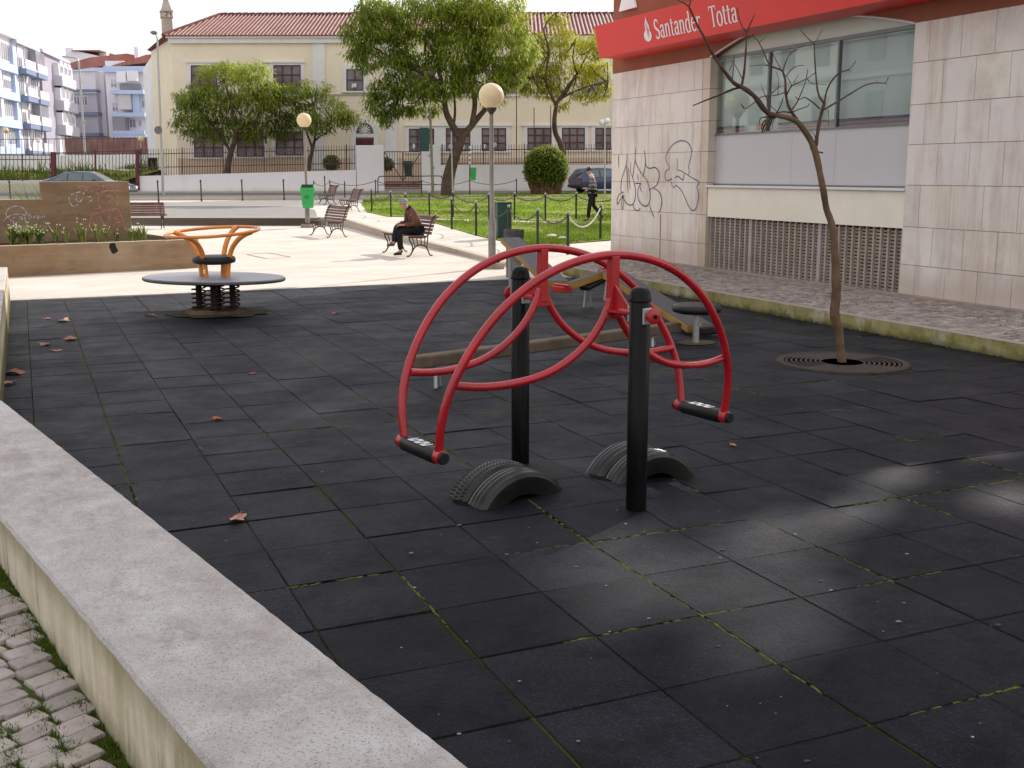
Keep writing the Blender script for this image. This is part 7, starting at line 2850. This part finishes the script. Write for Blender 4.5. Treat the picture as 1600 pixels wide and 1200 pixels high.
# clipped round bush on the lawn
p = gu(853, 303.5)
T_ = thing('round_bush', 'dense dark green clipped bush with brown woody base on the lawn', 'bush', p)
random.seed(19)
b = MB()
k = depth(p) / 1771
R_B = 36 * k
for c in range(7800):
    while True:
        x, y, z = random.gauss(0, 1), random.gauss(0, 1), random.gauss(0, 1)
        r = math.sqrt(x * x + y * y + z * z)
        if r > .01:
            break
    x, y, z = x / r, y / r, z / r
    rr = R_B * (.95 + .06 * math.sin(4 * math.atan2(y, x) + 3 * z) * math.cos(3 * z) + .03 * math.sin(9 * math.atan2(y, x) + 7 * z)) * (random.uniform(.82, 1.0) if random.random() < .94 else random.uniform(1.0, 1.07))
    q = Vector((x * rr * 1.0, y * rr * 1.0, 1.50 + z * rr * .98))
    if q.z < .42:
        continue
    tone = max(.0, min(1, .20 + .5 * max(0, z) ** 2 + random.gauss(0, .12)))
    a = math.atan2(y, x) + random.gauss(0, .5)
    frond(b, q, a, random.uniform(.10, .24), random.uniform(.03, .055), random.uniform(-.3, .9), (tone, tone, tone))
b.build('foliage', LG, T_)
b = MB()
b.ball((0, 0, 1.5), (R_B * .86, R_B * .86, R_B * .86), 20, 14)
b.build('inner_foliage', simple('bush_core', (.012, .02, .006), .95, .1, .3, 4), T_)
b = MB()
for c in range(260):
    a = random.uniform(0, 6.28)
    r0, r1 = random.uniform(.5, .95), random.uniform(.55, 1.1)
    b.tube([(r0 * math.cos(a), r0 * math.sin(a), -.05), (r1 * math.cos(a + .1), r1 * math.sin(a + .1), random.uniform(.5, .9))], .014, 4)
b.build('woody_base', simple('dry_twigs', (.20, .115, .07), .9, .1, .35, 5), T_)
# two shrubs in the school yard
for (u, v, D, r, lb) in ((518, 254, DW + 2.2, .52, 'small dark shrub behind the railing beside the school door'), (604, 256, DW + 3.5, .45, 'dark shrub just inside the school gate')):
    o = P(u, v, D)
    T_ = thing('shrub', lb, 'shrub', Vector((o.x, o.y, o.z - r)), 0, 'shrubs in the school yard')
    b = MB()
    for c in range(700):
        x, y, z = (random.gauss(0, 1) for _ in range(3))
        rr = math.sqrt(x * x + y * y + z * z) or 1
        f = r * random.uniform(.6, 1)
        q = Vector((x / rr * f, y / rr * f, r + z / rr * f))
        tone = max(0, min(1, random.gauss(.12, .1)))
        frond(b, q, random.uniform(0, 6.28), .22, .05, .4, (tone,) * 3)
    b.build('foliage', LG, T_)
    b = MB()
    b.tube([(0, 0, -.1), (0.02, 0, r)], .05, 6)
    b.build('stem', MT['tree_bark'], T_)

# ------------------------------------------------------------------ cars
def make_car(label, p, rz, paint, prof, wins, lights, L):
    """local x = length (front at +x), profile stations (x, z_sill, z_belt, z_top, w_sill, w_belt, w_top)"""
    T_ = thing('parked_car', label, 'car', p, rz)
    b = MB()
    vs, fs = [], []
    m_ = 14
    for (x, zb, zm, zt, wb, wm, wt) in prof:
        half = [(0, zb), (wb * .8, zb), (wb, zb + .05), (wm, (zb + zm) / 2 + .03), (wm * .985, zm), (wt + (wm - wt) * .12, zm + (zt - zm) * .80) if zt - zm > .2 else (wm * .95, zm + (zt - zm) * .5), (wt * .88, zt), (0, zt + .012)]
        ring = half + [(-y, z) for y, z in half[-2:0:-1]]
        m_ = len(ring)
        vs += [(x, y, z) for y, z in ring]
    n_ = len(prof)
    for i in range(n_ - 1):
        for j in range(m_):
            fs.append((i * m_ + j, i * m_ + (j + 1) % m_, (i + 1) * m_ + (j + 1) % m_, (i + 1) * m_ + j))
    fs.append(tuple(range(m_)))
    fs.append(tuple((n_ - 1) * m_ + j for j in range(m_ - 1, -1, -1)))
    b.add(vs, fs)
    body = b.build('body', MT[paint], T_, smooth=35)
    for nm, quads in wins:
        for q in quads:
            b = MB()
            b.poly(q)
            b.build(nm, MT['car_glass'], T_)
    b = MB()
    b.box((.02, 0, .42), (.16, 1.56, .16))
    b.build('rear_bumper', MT['car_trim'], T_, bevel=.04)
    b = MB()
    b.box((L - .05, 0, .40), (.18, 1.46, .16))
    b.build('front_bumper', MT['car_trim'], T_, bevel=.04)
    for sy in (-1, 1):
        for x, z, mt, nm, dims in lights:
            b = MB()
            b.box((x, sy * .66, z), dims)
            b.build(nm, MT[mt], T_, bevel=.02)
        for x in (.82, L - .86):
            b = MB()
            b.lathe([(.001, -.09), (.22, -.09), (.30, -.07), (.31, 0), (.30, .07), (.22, .09), (.001, .09)], 22, (x, sy * .74, .31), axis=(0, 1, 0))
            wh = b.build('wheel', MT['black_rubber'], T_, smooth=40)
            b = MB()
            b.lathe([(.001, 0), (.19, 0), (.19, .012), (.001, .02)], 14, (x, sy * .832, .31), axis=(0, sy, 0))
            b.build('rim', MT['galv'], wh, smooth=30)
        b = MB()
        b.box((L * .62, sy * .90, .98), (.12, .14, .11))
        b.build('mirror', MT[paint], T_, bevel=.03)
    return T_


MT['car_navy'] = simple('navy_car_paint', (.018, .030, .10), .25, .5, .1, 2, coat=.6)
MT['car_teal'] = simple('blue_grey_car_paint', (.045, .075, .14), .25, .5, .1, 2, coat=.6)
MT['car_trim'] = simple('car_trim', (.03, .03, .033), .5, .4, .2, 4)
MT['car_glass'] = simple('car_glass', (.10, .13, .14), .05, .8, .2, 2)
MT['tail_red'] = simple('tail_lamp', (.55, .03, .025), .25, .5, .1, 6)
MT['lamp_clear'] = simple('head_lamp', (.75, .76, .78), .1, .7, .1, 6)
WAG = [(0, .38, .80, .84, .72, .76, .68), (.06, .30, .90, .96, .78, .82, .72), (.36, .24, .93, 1.36, .80, .84, .64), (.50, .24, .93, 1.42, .80, .84, .62), (1.6, .24, .91, 1.46, .80, .85, .64), (2.5, .24, .89, 1.41, .80, .85, .62), (3.2, .24, .88, .96, .80, .84, .74), (4.0, .26, .80, .85, .79, .82, .70), (4.32, .32, .70, .74, .74, .77, .66), (4.42, .38, .58, .62, .66, .69, .60)]


def side_win(stops, y0s, z0, z1, wb, wt):
    out = []
    for sy in (-1, 1):
        for xa, xb, xa2, xb2 in stops:
            q = [(xa, sy * (wb + .012), z0), (xb, sy * (wb + .012), z0), (xb2, sy * (wt + .018), z1), (xa2, sy * (wt + .018), z1)]
            out.append(q if sy < 0 else q[::-1])
    return out


wagw = [('side_window', side_win([(.50, 1.22, .62, 1.24), (1.32, 2.12, 1.32, 2.08), (2.2, 3.0, 2.16, 2.56)], 0, .95, 1.34, .828, .672)),
        ('rear_window', [[(.085, -.66, .98), (.085, .66, .98), (.345, .56, 1.34), (.345, -.56, 1.34)][::-1]]), ('windscreen', [[(3.16, -.7, 1.0), (3.16, .7, 1.0), (2.56, .56, 1.385), (2.56, -.56, 1.385)]])]
wr = gu(897, 302.5)
dw = (Vector(RT) * math.cos(R_(24)) + Vector(FW) * math.sin(R_(24)))
make_car('dark navy estate car seen from behind, parked in the street beyond the walking man', wr + Vector((0, 0, .02)), math.atan2(dw.y, dw.x), 'car_navy', WAG, wagw, [(.02, .74, 'tail_red', 'tail_light', (.07, .22, .26)), (4.36, .62, 'lamp_clear', 'headlight', (.10, .3, .13))], 4.42)
SED = [(0, .40, .74, .80, .70, .74, .66), (.06, .30, .86, .92, .78, .82, .72), (.35, .24, .90, 1.02, .80, .83, .70), (1.15, .24, .90, 1.36, .80, .84, .60), (1.6, .24, .89, 1.39, .80, .84, .60), (2.5, .24, .88, 1.36, .80, .84, .60), (3.25, .24, .87, .93, .80, .83, .72), (4.0, .26, .78, .82, .79, .81, .68), (4.34, .32, .66, .70, .74, .76, .64), (4.45, .38, .54, .58, .66, .68, .58)]
sedw = [('side_window', side_win([(.75, 1.36, 1.14, 1.40), (1.44, 2.16, 1.46, 2.12), (2.24, 3.02, 2.2, 2.6)], 0, .92, 1.30, .828, .642)),
        ('rear_window', [[(.40, -.64, 1.05), (.40, .64, 1.05), (1.12, .54, 1.345), (1.12, -.54, 1.345)][::-1]]), ('windscreen', [[(3.2, -.66, .97), (3.2, .66, .97), (2.58, .54, 1.335), (2.58, -.54, 1.335)]])]
wr = gu(74, 311)
make_car('blue-grey car parked in the street behind the graffiti wall', wr + Vector((0, 0, .02)), HEAD + .02, 'car_teal', SED, sedw, [(.02, .70, 'tail_red', 'tail_light', (.07, .26, .18)), (4.40, .56, 'lamp_clear', 'headlight', (.12, .34, .15))], 4.45)

# ------------------------------------------------------------------ people
def skinned(name, mat, parent, pts, edges, root, sub=2):
    names = list(pts)
    me = bpy.data.meshes.new(name)
    me.from_pydata([pts[k][0] for k in names], [(names.index(a), names.index(b)) for a, b in edges], [])
    me.materials.append(mat)
    o = bpy.data.objects.new(name, me)
    COL.objects.link(o)
    o.parent = parent
    sk = o.modifiers.new('skin', 'SKIN')
    sk.use_smooth_shade = True
    sk.branch_smoothing = .4
    for i, k in enumerate(names):
        r = pts[k][1]
        me.skin_vertices[0].data[i].radius = (r, r) if not hasattr(r, '__len__') else r
        me.skin_vertices[0].data[i].use_root = (k == root)
    ss = o.modifiers.new('sub', 'SUBSURF')
    ss.levels = sub
    ss.render_levels = sub
    return o


MT['skin'] = simple('skin', (.46, .25, .17), .55, .35, .08, 8)
MT['hair_grey'] = simple('grey_hair', (.27, .25, .24), .7, .2, .3, 30, .4, 90)
MT['hair_dark'] = simple('dark_hair', (.03, .022, .02), .6, .3, .3, 30, .4, 90)
MT['jacket_brown'] = simple('brown_jacket', (.125, .055, .036), .75, .25, .25, 12, .4, 40)
MT['cloth_black'] = simple('black_cloth', (.014, .013, .015), .85, .2, .3, 12, .3, 50)
MT['shoe_brown'] = simple('brown_shoe', (.10, .05, .035), .5, .4, .3, 15)
MT['shoe_black'] = simple('black_shoe', (.018, .015, .015), .4, .4, .3, 15)
MT['shirt_white'] = simple('white_collar', (.75, .74, .72), .8, .2, .05, 10)
t = NT('knit_sweater')
wv = t.n('ShaderNodeTexWave')
wv.bands_direction = 'Z'
wv.inputs['Scale'].default_value = 2.6
wv.inputs['Distortion'].default_value = 3.0
wv.inputs['Detail Scale'].default_value = 2.0
t.l(t.coord.outputs['Object'], wv.inputs['Vector'])
c = t.mix(t.ramp(wv.outputs[0], [(.3, 0), (.6, 1)]), (.055, .05, .055), (.23, .21, .20))
c = t.mix(t.ramp(t.noise(14, 4), [(.5, 0), (.6, .5)]), c, (.30, .28, .26))
t.bsdf(c, .9, .1, normal=t.bump(t.noise(90, 3), .5, .006))
MT['sweater'] = t.mat


def V3(*a):
    return Vector(a)


def person(label, p, rz, J, clothes, hair, head_dir):
    """J: joints in (forward, left, up); one continuous skin body plus clothing children"""
    T_ = thing('person', label, 'person', p, rz)
    hd = V3(*J['head'])
    fd_ = Vector(head_dir).normalized()
    upd = (Vector((0, 0, 1)) - fd_ * fd_.z).normalized()
    pts = {'pelvis': (J['pelvis'], .11), 'spine': (J['spine'], .11), 'chest': (J['chest'], .12), 'neck': (J['neck'], .055),
           'jaw': (hd - upd * .055 + fd_ * .035, (.055, .062)), 'face': (hd + fd_ * .012, (.074, .085)), 'crown': (hd + upd * .07 - fd_ * .015, (.066, .076)),
           'nose': (hd + fd_ * .098 - upd * .012, .014)}
    ed = [('pelvis', 'spine'), ('spine', 'chest'), ('chest', 'neck'), ('neck', 'jaw'), ('jaw', 'face'), ('face', 'crown'), ('face', 'nose')]
    for s_ in 'LR':
        for a, r in (('hip', .075), ('knee', .05), ('ankle', .035), ('toe', .028), ('shoulder', .05), ('elbow', .038), ('wrist', .026)):
            pts[a + s_] = (J[a + s_], r)
        h = V3(*J['hand' + s_])
        w = V3(*J['wrist' + s_])
        d = (h - w).normalized()
        sd = d.cross(Vector((0, 0, 1))).normalized() * (1 if s_ == 'L' else -1)
        dn = Vector((0, 0, -1))
        pts['palm' + s_] = (w + d * .065, (.022, .034))
        ed += [('pelvis', 'hip' + s_), ('hip' + s_, 'knee' + s_), ('knee' + s_, 'ankle' + s_), ('ankle' + s_, 'toe' + s_), ('chest', 'shoulder' + s_), ('shoulder' + s_, 'elbow' + s_), ('elbow' + s_, 'wrist' + s_), ('wrist' + s_, 'palm' + s_)]
        for f in range(5):
            if f == 4:
                b0 = w + d * .03 - sd * .036
                b1 = w + d * .07 - sd * .055 + dn * .012
            else:
                off = (-.026 + .0175 * f)
                ln = (.062, .07, .066, .052)[f]
                b0 = w + d * .105 + sd * off
                b1 = b0 + d * ln * .75 + dn * ln * .55
            pts['f%da%s' % (f, s_)] = (b0, .0095)
            pts['f%db%s' % (f, s_)] = (b1, .0075)
            ed += [('palm' + s_, 'f%da%s' % (f, s_)), ('f%da%s' % (f, s_), 'f%db%s' % (f, s_))]
    skinned('body', MT['skin'], T_, pts, ed, 'pelvis')
    sd = fd_.cross(upd)
    for s_ in (-1, 1):
        b = MB()
        b.ball(hd + fd_ * .079 + upd * .012 + sd * s_ * .031, .010, 8, 6)
        b.build('eye', MT['hair_dark'], T_, smooth=180)
        b = MB()
        b.ball(hd + sd * s_ * .082 - fd_ * .012 - upd * .004, (.018, .018, .03), 8, 6)
        b.build('ear', MT['skin'], T_, smooth=180)
    b = MB()
    b.ball(hd + fd_ * .082 - upd * .046, (.01, .022, .006), 8, 5)
    b.build('mouth', simple('lip', (.30, .11, .09), .5, .3), T_, smooth=180)
    # hair: a shell that leaves the face free
    b = MB()
    n_, m_ = 26, 18
    rot = Matrix((fd_, sd, upd)).transposed()
    vs, fs = [], []
    random.seed(4)
    for i in range(m_ + 1):
        th = math.pi * .56 * i / m_
        for j in range(n_):
            a = 2 * math.pi * j / n_
            front = max(0, math.cos(a))
            tt = th * (1 - .42 * front ** 1.5)
            r = 1 + random.gauss(0, .02)
            q = Vector((math.sin(tt) * math.cos(a) * .103 * r - .016, math.sin(tt) * math.sin(a) * .087 * r, math.cos(tt) * .108 * r + .030))
            vs.append(hd + rot @ q)
    for i in range(m_):
        for j in range(n_):
            fs.append((i * n_ + j, i * n_ + (j + 1) % n_, (i + 1) * n_ + (j + 1) % n_, (i + 1) * n_ + j))
    b.add(vs, fs)
    b.build('hair', MT[hair], T_, smooth=180)
    # trousers
    mt = MT[clothes['trousers']]
    tp = {'pelvis': (V3(*J['pelvis']) + V3(0, 0, .02), (.15, .125))}
    te = []
    for s_ in 'LR':
        k, a = V3(*J['knee' + s_]), V3(*J['ankle' + s_])
        tp['hip' + s_] = (J['hip' + s_], .10)
        tp['knee' + s_] = (k, .072)
        tp['calf' + s_] = (k.lerp(a, .5), .068)
        tp['hem' + s_] = (k.lerp(a, .96), .060)
        te += [('pelvis', 'hip' + s_), ('hip' + s_, 'knee' + s_), ('knee' + s_, 'calf' + s_), ('calf' + s_, 'hem' + s_)]
    skinned('trousers', mt, T_, tp, te, 'pelvis')
    # top
    pe, sp, ch, ne = (V3(*J[k]) for k in ('pelvis', 'spine', 'chest', 'neck'))
    jp = {'hem': (pe + (pe - sp) * .12, (.165, .14)), 'waist': (pe.lerp(sp, .6), (.165, .14)), 'chest': (sp.lerp(ch, .75), (.17, .14)), 'yoke': (ch.lerp(ne, .35), (.115, .10)), 'collar': (ch.lerp(ne, .85), .072)}
    je = [('hem', 'waist'), ('waist', 'chest'), ('chest', 'yoke'), ('yoke', 'collar')]
    for s_ in 'LR':
        e, w = V3(*J['elbow' + s_]), V3(*J['wrist' + s_])
        jp['shoulder' + s_] = (J['shoulder' + s_], .078)
        jp['elbow' + s_] = (e, .060)
        jp['cuff' + s_] = (e.lerp(w, .93), .047)
        je += [('yoke', 'shoulder' + s_), ('shoulder' + s_, 'elbow' + s_), ('elbow' + s_, 'cuff' + s_)]
    skinned(clothes.get('top_name', 'jacket'), MT[clothes['top']], T_, jp, je, 'waist')
    if 'collar' in clothes:
        b = MB()
        b.tube([ch.lerp(ne, .8), ne + (ne - ch) * .1], [.080, .066], 14)
        b.build('collar', MT[clothes['collar']], T_, smooth=60)
    for s_, mtn in zip('LR', clothes['shoes']):
        a, to = V3(*J['ankle' + s_]), V3(*J['toe' + s_])
        d = (to - a)
        dh = Vector((d.x, d.y, 0)).normalized()
        heel = a - dh * .045 + Vector((0, 0, to.z - a.z)) * .75
        skinned('shoe', MT[mtn], T_, {'heel': (heel, (.040, .038)), 'mid': (heel.lerp(to, .5) + V3(0, 0, .012), (.044, .040)), 'toe': (to + dh * .02, (.040, .028)), 'top': (a + V3(0, 0, .02), .042)}, [('heel', 'mid'), ('mid', 'toe'), ('heel', 'top')], 'heel')
    return T_


# the old man on the bench, hunched over his hands, one leg over the other
JS = dict(pelvis=(0, 0, .545), spine=(.015, 0, .74), chest=(.115, 0, .935), neck=(.20, 0, 1.03), head=(.275, 0, 1.095),
          hipL=(.03, .095, .53), kneeL=(.45, .10, .52), ankleL=(.42, .10, .10), toeL=(.57, .10, .035),
          hipR=(.03, -.095, .54), kneeR=(.45, -.03, .635), ankleR=(.57, .09, .27), toeR=(.72, .10, .235),
          shoulderL=(.125, .185, .92), elbowL=(.13, .235, .68), wristL=(.35, .10, .66), handL=(.44, .05, .65),
          shoulderR=(.125, -.185, .92), elbowR=(.15, -.23, .68), wristR=(.37, -.08, .69), handR=(.45, -.02, .67))
bx_ = Matrix.Rotation(RZB, 3, 'Z')
sp_ = midD + bx_ @ Vector((.055, -.30, 0))
person('old man with grey hair in a brown jacket sitting hunched on the bench', sp_, RZB + math.pi, JS, dict(trousers='cloth_black', top='jacket_brown', shoes=('shoe_black', 'shoe_brown'), collar='cloth_black'), 'hair_grey', (.72, 0, -.69))
# the walking man on the lawn path
JW = dict(pelvis=(0, 0, .92), spine=(-.01, 0, 1.12), chest=(.015, 0, 1.35), neck=(.06, 0, 1.47), head=(.115, 0, 1.575),
          hipL=(0, .085, .90), kneeL=(.09, .085, .49), ankleL=(.13, .085, .09), toeL=(.28, .09, .03),
          hipR=(0, -.085, .90), kneeR=(-.02, -.085, .50), ankleR=(-.30, -.085, .20), toeR=(-.20, -.09, .06),
          shoulderL=(.01, .185, 1.36), elbowL=(-.03, .245, 1.09), wristL=(.19, .15, 1.03), handL=(.28, .11, 1.05),
          shoulderR=(.01, -.185, 1.36), elbowR=(-.03, -.245, 1.09), wristR=(.20, -.13, 1.04), handR=(.28, -.09, 1.06))
wp = gu(925.5, 346)
person('man with dark hair in a grey patterned sweater walking across the lawn', wp + Vector((0, 0, .0)), HEAD + math.pi - .15, JW, dict(trousers='cloth_black', top='sweater', top_name='sweater', shoes=('shoe_black', 'shoe_black'), collar='shirt_white'), 'hair_dark', (.86, 0, -.5))

# ------------------------------------------------------------------ poles, lights and signs of the street
def pole(name, label, cat, u0, v0, u1, v1, D, r, mat, group=None, rot=HEAD):
    o = P(u0, v0, D)
    T_ = thing(name, label, cat, o, 0, group)
    b = MB()
    b.tube([Vector((0, 0, -.1)), P(u1, v1, D) - o], [r, r * .75], 10)
    b.build('pole', MT[mat], T_, smooth=60)
    return T_, o


T_, o = pole('street_light', 'very tall thin grey street light at the left corner of the school', 'street light', 255, 305, 246, 64, 62, .075, 'galv')
b = MB()
k = lambda u, v: P(u, v, 62) - o
b.tube(smooth_path([k(246, 66), k(245.5, 58), k(243, 54), k(240.5, 53)], 4), .045, 8)
b.build('arm', MT['galv'], T_, smooth=60)
b = MB()
b.ball(k(240.5, 51), (.19, .16, .11), 12, 8)
b.build('lamp_head', MT['pole'], T_, smooth=180)
b = MB()
b.lathe([(.001, 0), (.21, 0), (.22, .02), (.001, .03)], 18, k(248.5, 203.5) + Vector((-.05, -.11, 0)), axis=-Vector(FW))
b.build('round_sign', MT['concrete_post'], T_, smooth=40)
D_ = 96
T_, o = pole('street_light', 'far curved street light standing before the grey-blue apartment block', 'street light', 133, 238, 123, 96, D_, .10, 'galv')
b = MB()
k = lambda u, v: P(u, v, D_) - o
b.tube(smooth_path([k(123, 97), k(121, 92), k(115, 90), k(106, 89)], 4), .06, 6)
b.build('arm', MT['galv'], T_, smooth=60)
b = MB()
b.box(k(103, 88.5), (.55, .22, .12), rz=HEAD)
b.build('lamp_head', MT['galv'], T_)
for u, vg, vb, D_, lb in ((9, 204, 262, 84, 'small globe lamp before the apartment blocks at the far left'), (220, 217, 262, 84, 'small globe lamp beside the left end of the school')):
    T_, o = pole('small_globe_lamp', lb, 'street lamp', u, vb, u, vg + 4, D_, .05, 'galv', 'small far globe lamps')
    b = MB()
    b.ball(P(u, vg, D_) - o, .21, 12, 8)
    b.build('globe', MT['globe'], T_, smooth=180)
T_, o = pole('twin_lamp', 'grey lamp post with two white round lamps near the bank corner', 'street lamp', 945, 303, 945, 193, 63.5, .05, 'galv')
for du in (-4.5, 3.5):
    b = MB()
    b.ball(P(945 + du, 190 - du * .3, 63.5) - o, .17, 12, 8)
    b.build('globe', MT['lamp_clear'], T_, smooth=180)
T_, o = pole('traffic_light', 'greenish pole with a dark traffic light seen from behind, left of the big tree', 'traffic light', 676.5, 305, 672, 172, 61.5, .085, 'post_green')
T_.children[0].data.materials[0] = simple('olive_pole', (.20, .19, .13), .6, .3, .2, 3)
b = MB()
k = lambda u, v: P(u, v, 61.5) - o
b.box(k(663, 218), (.5, .3, 1.25), rz=HEAD)
for v in (207, 218, 229):
    b.box(k(656.5, v), (.28, .26, .05), rz=HEAD)
b.build('signal_head', MT['dark_green'], T_, bevel=.03)
b = MB()
for v in (205, 230):
    b.bar(k(665, v), k(674, v), .05, .05)
b.build('bracket', MT['iron'], T_)
pole('plain_pole', 'plain thin grey pole just right of the big tree trunk', 'pole', 707.5, 305, 705, 205, 62, .05, 'galv')
T_, o = pole('bus_pole', 'thin black and white banded pole carrying a green litter bin beyond the lawn', 'pole', 734, 304, 734, 224, 63, .035, 'iron')
for i, v in enumerate((228, 236, 244, 252)):
    b = MB()
    b.tube([P(734, v, 63) - o, P(734, v + 4.5, 63) - o], .042, 8)
    b.build('white_band', MT['sign_white'], T_)
lb2 = P(739.5, 281.5, 62.8)
T_ = thing('litter_bin', 'small green litter bin hanging on the banded pole by the street', 'litter bin', lb2, HEAD + .1)
b = MB()
b.prism([(-.13, -.12, 0), (.13, -.12, 0), (.13, .12, 0), (-.13, .12, 0)], [(-.17, -.16, .62), (.17, -.16, .62), (.17, .16, .62), (-.17, .16, .62)])
b.build('bin_body', MT['bright_green'], T_, bevel=.03)
b = MB()
b.box((0, 0, .66), (.37, .34, .07))
b.build('rim', MT['bright_green'], T_, bevel=.02)
for u, v1, lb in ((807, 130, 'left'), (834.5, 168, 'middle'), (860.5, 165, 'right')):
    pole('flagpole', '%s one of three maroon flagpoles behind the school railing' % lb, 'flagpole', u, 268, u, v1, DW + 1.2, .035, 'maroon', 'flagpoles before the school')
# tubular barrier before the school gate
o = P(590, 303, 67.9)
T_ = thing('barrier_rail', 'long grey tubular barrier rail along the street before the school gate', 'barrier', o)
b = MB()
k = lambda u, v: P(u, v, 67.9) - o
b.tube(smooth_path([k(590.5, 303), k(590.5, 282), k(592, 277), k(596, 275.5), k(620, 275.5), k(650, 275.3), k(686, 275), k(690, 277), k(691.5, 282), k(691.5, 302)], 4), .032, 8)
b.build('top_rail', MT['iron'], T_, smooth=60)
b = MB()
b.bar(k(590.5, 289), k(691.5, 288.5), .045, .045)
b.build('lower_rail', MT['iron'], T_)
# dry twiggy stump above the left wall
o = gu(19, 317)

# ------------------------------------------------------------------ out of the frame: a block added to shade the square, and mirrored blocks
def plain_block(label, x0, x1, y0, y1, h, wall, bands, holes=None):
    T_ = thing('city_block', label, 'building', (x0, y0, 0))
    return T_


shade_blk = thing('city_block', 'unseen tall block added behind the bank to shade the playground', 'building', (28, 16, 0))
# made-up ragged openings in the added block, placed to throw blurred sun patches
PATCH = [(2.35, 4.1, .50, .30), (3.2, 4.25, .36, .24), (2.6, 3.5, .36, .24), (3.9, 4.5, .2, .2), (4.6, 4.95, .16, .17), (4.85, 4.30, .22, .16), (1.9, 8.1, .16, .26), (3.2, 5.35, .14, .16), (5.6, 5.2, .2, .14)]
random.seed(23)
b = MB()
holes = []
for gx, gy, su, sv in PATCH:
    t_ = (28 - gx) / SUN_DIR.x
    cy_, cz_ = gy + SUN_DIR.y * t_, SUN_DIR.z * t_
    for i in range(12):
        a = random.uniform(0, 6.28)
        q = math.sqrt(random.random()) * .8
        holes.append((cy_ + su * q * math.cos(a), cz_ + sv * q * math.sin(a), random.uniform(.25, .45) * min(su, sv)))
zc_s = sorted({round(v, 4) for y, z, r in holes for v in (z - r, z + r)} | {0.0, 21.0})
# wall built in horizontal strips so that the small openings stay real holes
for za, zb_ in zip(zc_s, zc_s[1:]):
    zm = (za + zb_) / 2
    cuts = sorted((y - r, y + r) for y, z, r in holes if z - r < zm < z + r)
    ya = 5.0
    for c0, c1 in cuts + [(28.3, 28.3)]:
        if c0 > ya + 1e-4:
            b.poly([(0, ya - 16, za), (0, c0 - 16, za), (0, c0 - 16, zb_), (0, ya - 16, zb_)])
        ya = max(ya, c1)
b.build('shade_wall', MT['plaster_cream'], shade_blk)
b = MB()
b.box((1.5, .75, 21.1), (3.2, 23.4, .25))
b.build('roof', MT['walk'], shade_blk)
b = MB()
b.box((1.5, -11.0, 10.5), (3, .2, 21))
b.build('end_wall', MT['plaster_cream'], shade_blk)
# blocks across the square on the left, seen only as reflections in the bank window
for (x0, x1, y0, y1, h, wall, lb, fl, wn) in ((-34, -22, 53, 82, 16, 'plaster_white', 'pale banded block across the square, mirrored in the bank window', 3.1, 3.2), (-34, -21, 24, 52, 19, 'apt_grey', 'tall grey block across the square, mirrored in the bank window', 3.0, 2.9)):
    T_ = thing('city_block', lb, 'building', (x1, y0, 0))
    b = MB()
    b.box(((x0 - x1) / 2, (y1 - y0) / 2, h / 2), (x1 - x0, y1 - y0, h))
    b.build('wall', MT[wall], T_)
    for k in range(int(h / fl)):
        b = MB()
        b.box((.08, (y1 - y0) / 2, .9 + k * fl), (.2, y1 - y0, .22))
        b.build('floor_band', MT['apt_cool'], T_)
        for j in range(int((y1 - y0) / wn)):
            b = MB()
            b.box((.03, 1.6 + j * wn, 1.0 + k * fl + 1.35), (.1, 1.3, 1.35))
            b.build('window', MT['apt_glass'], T_)
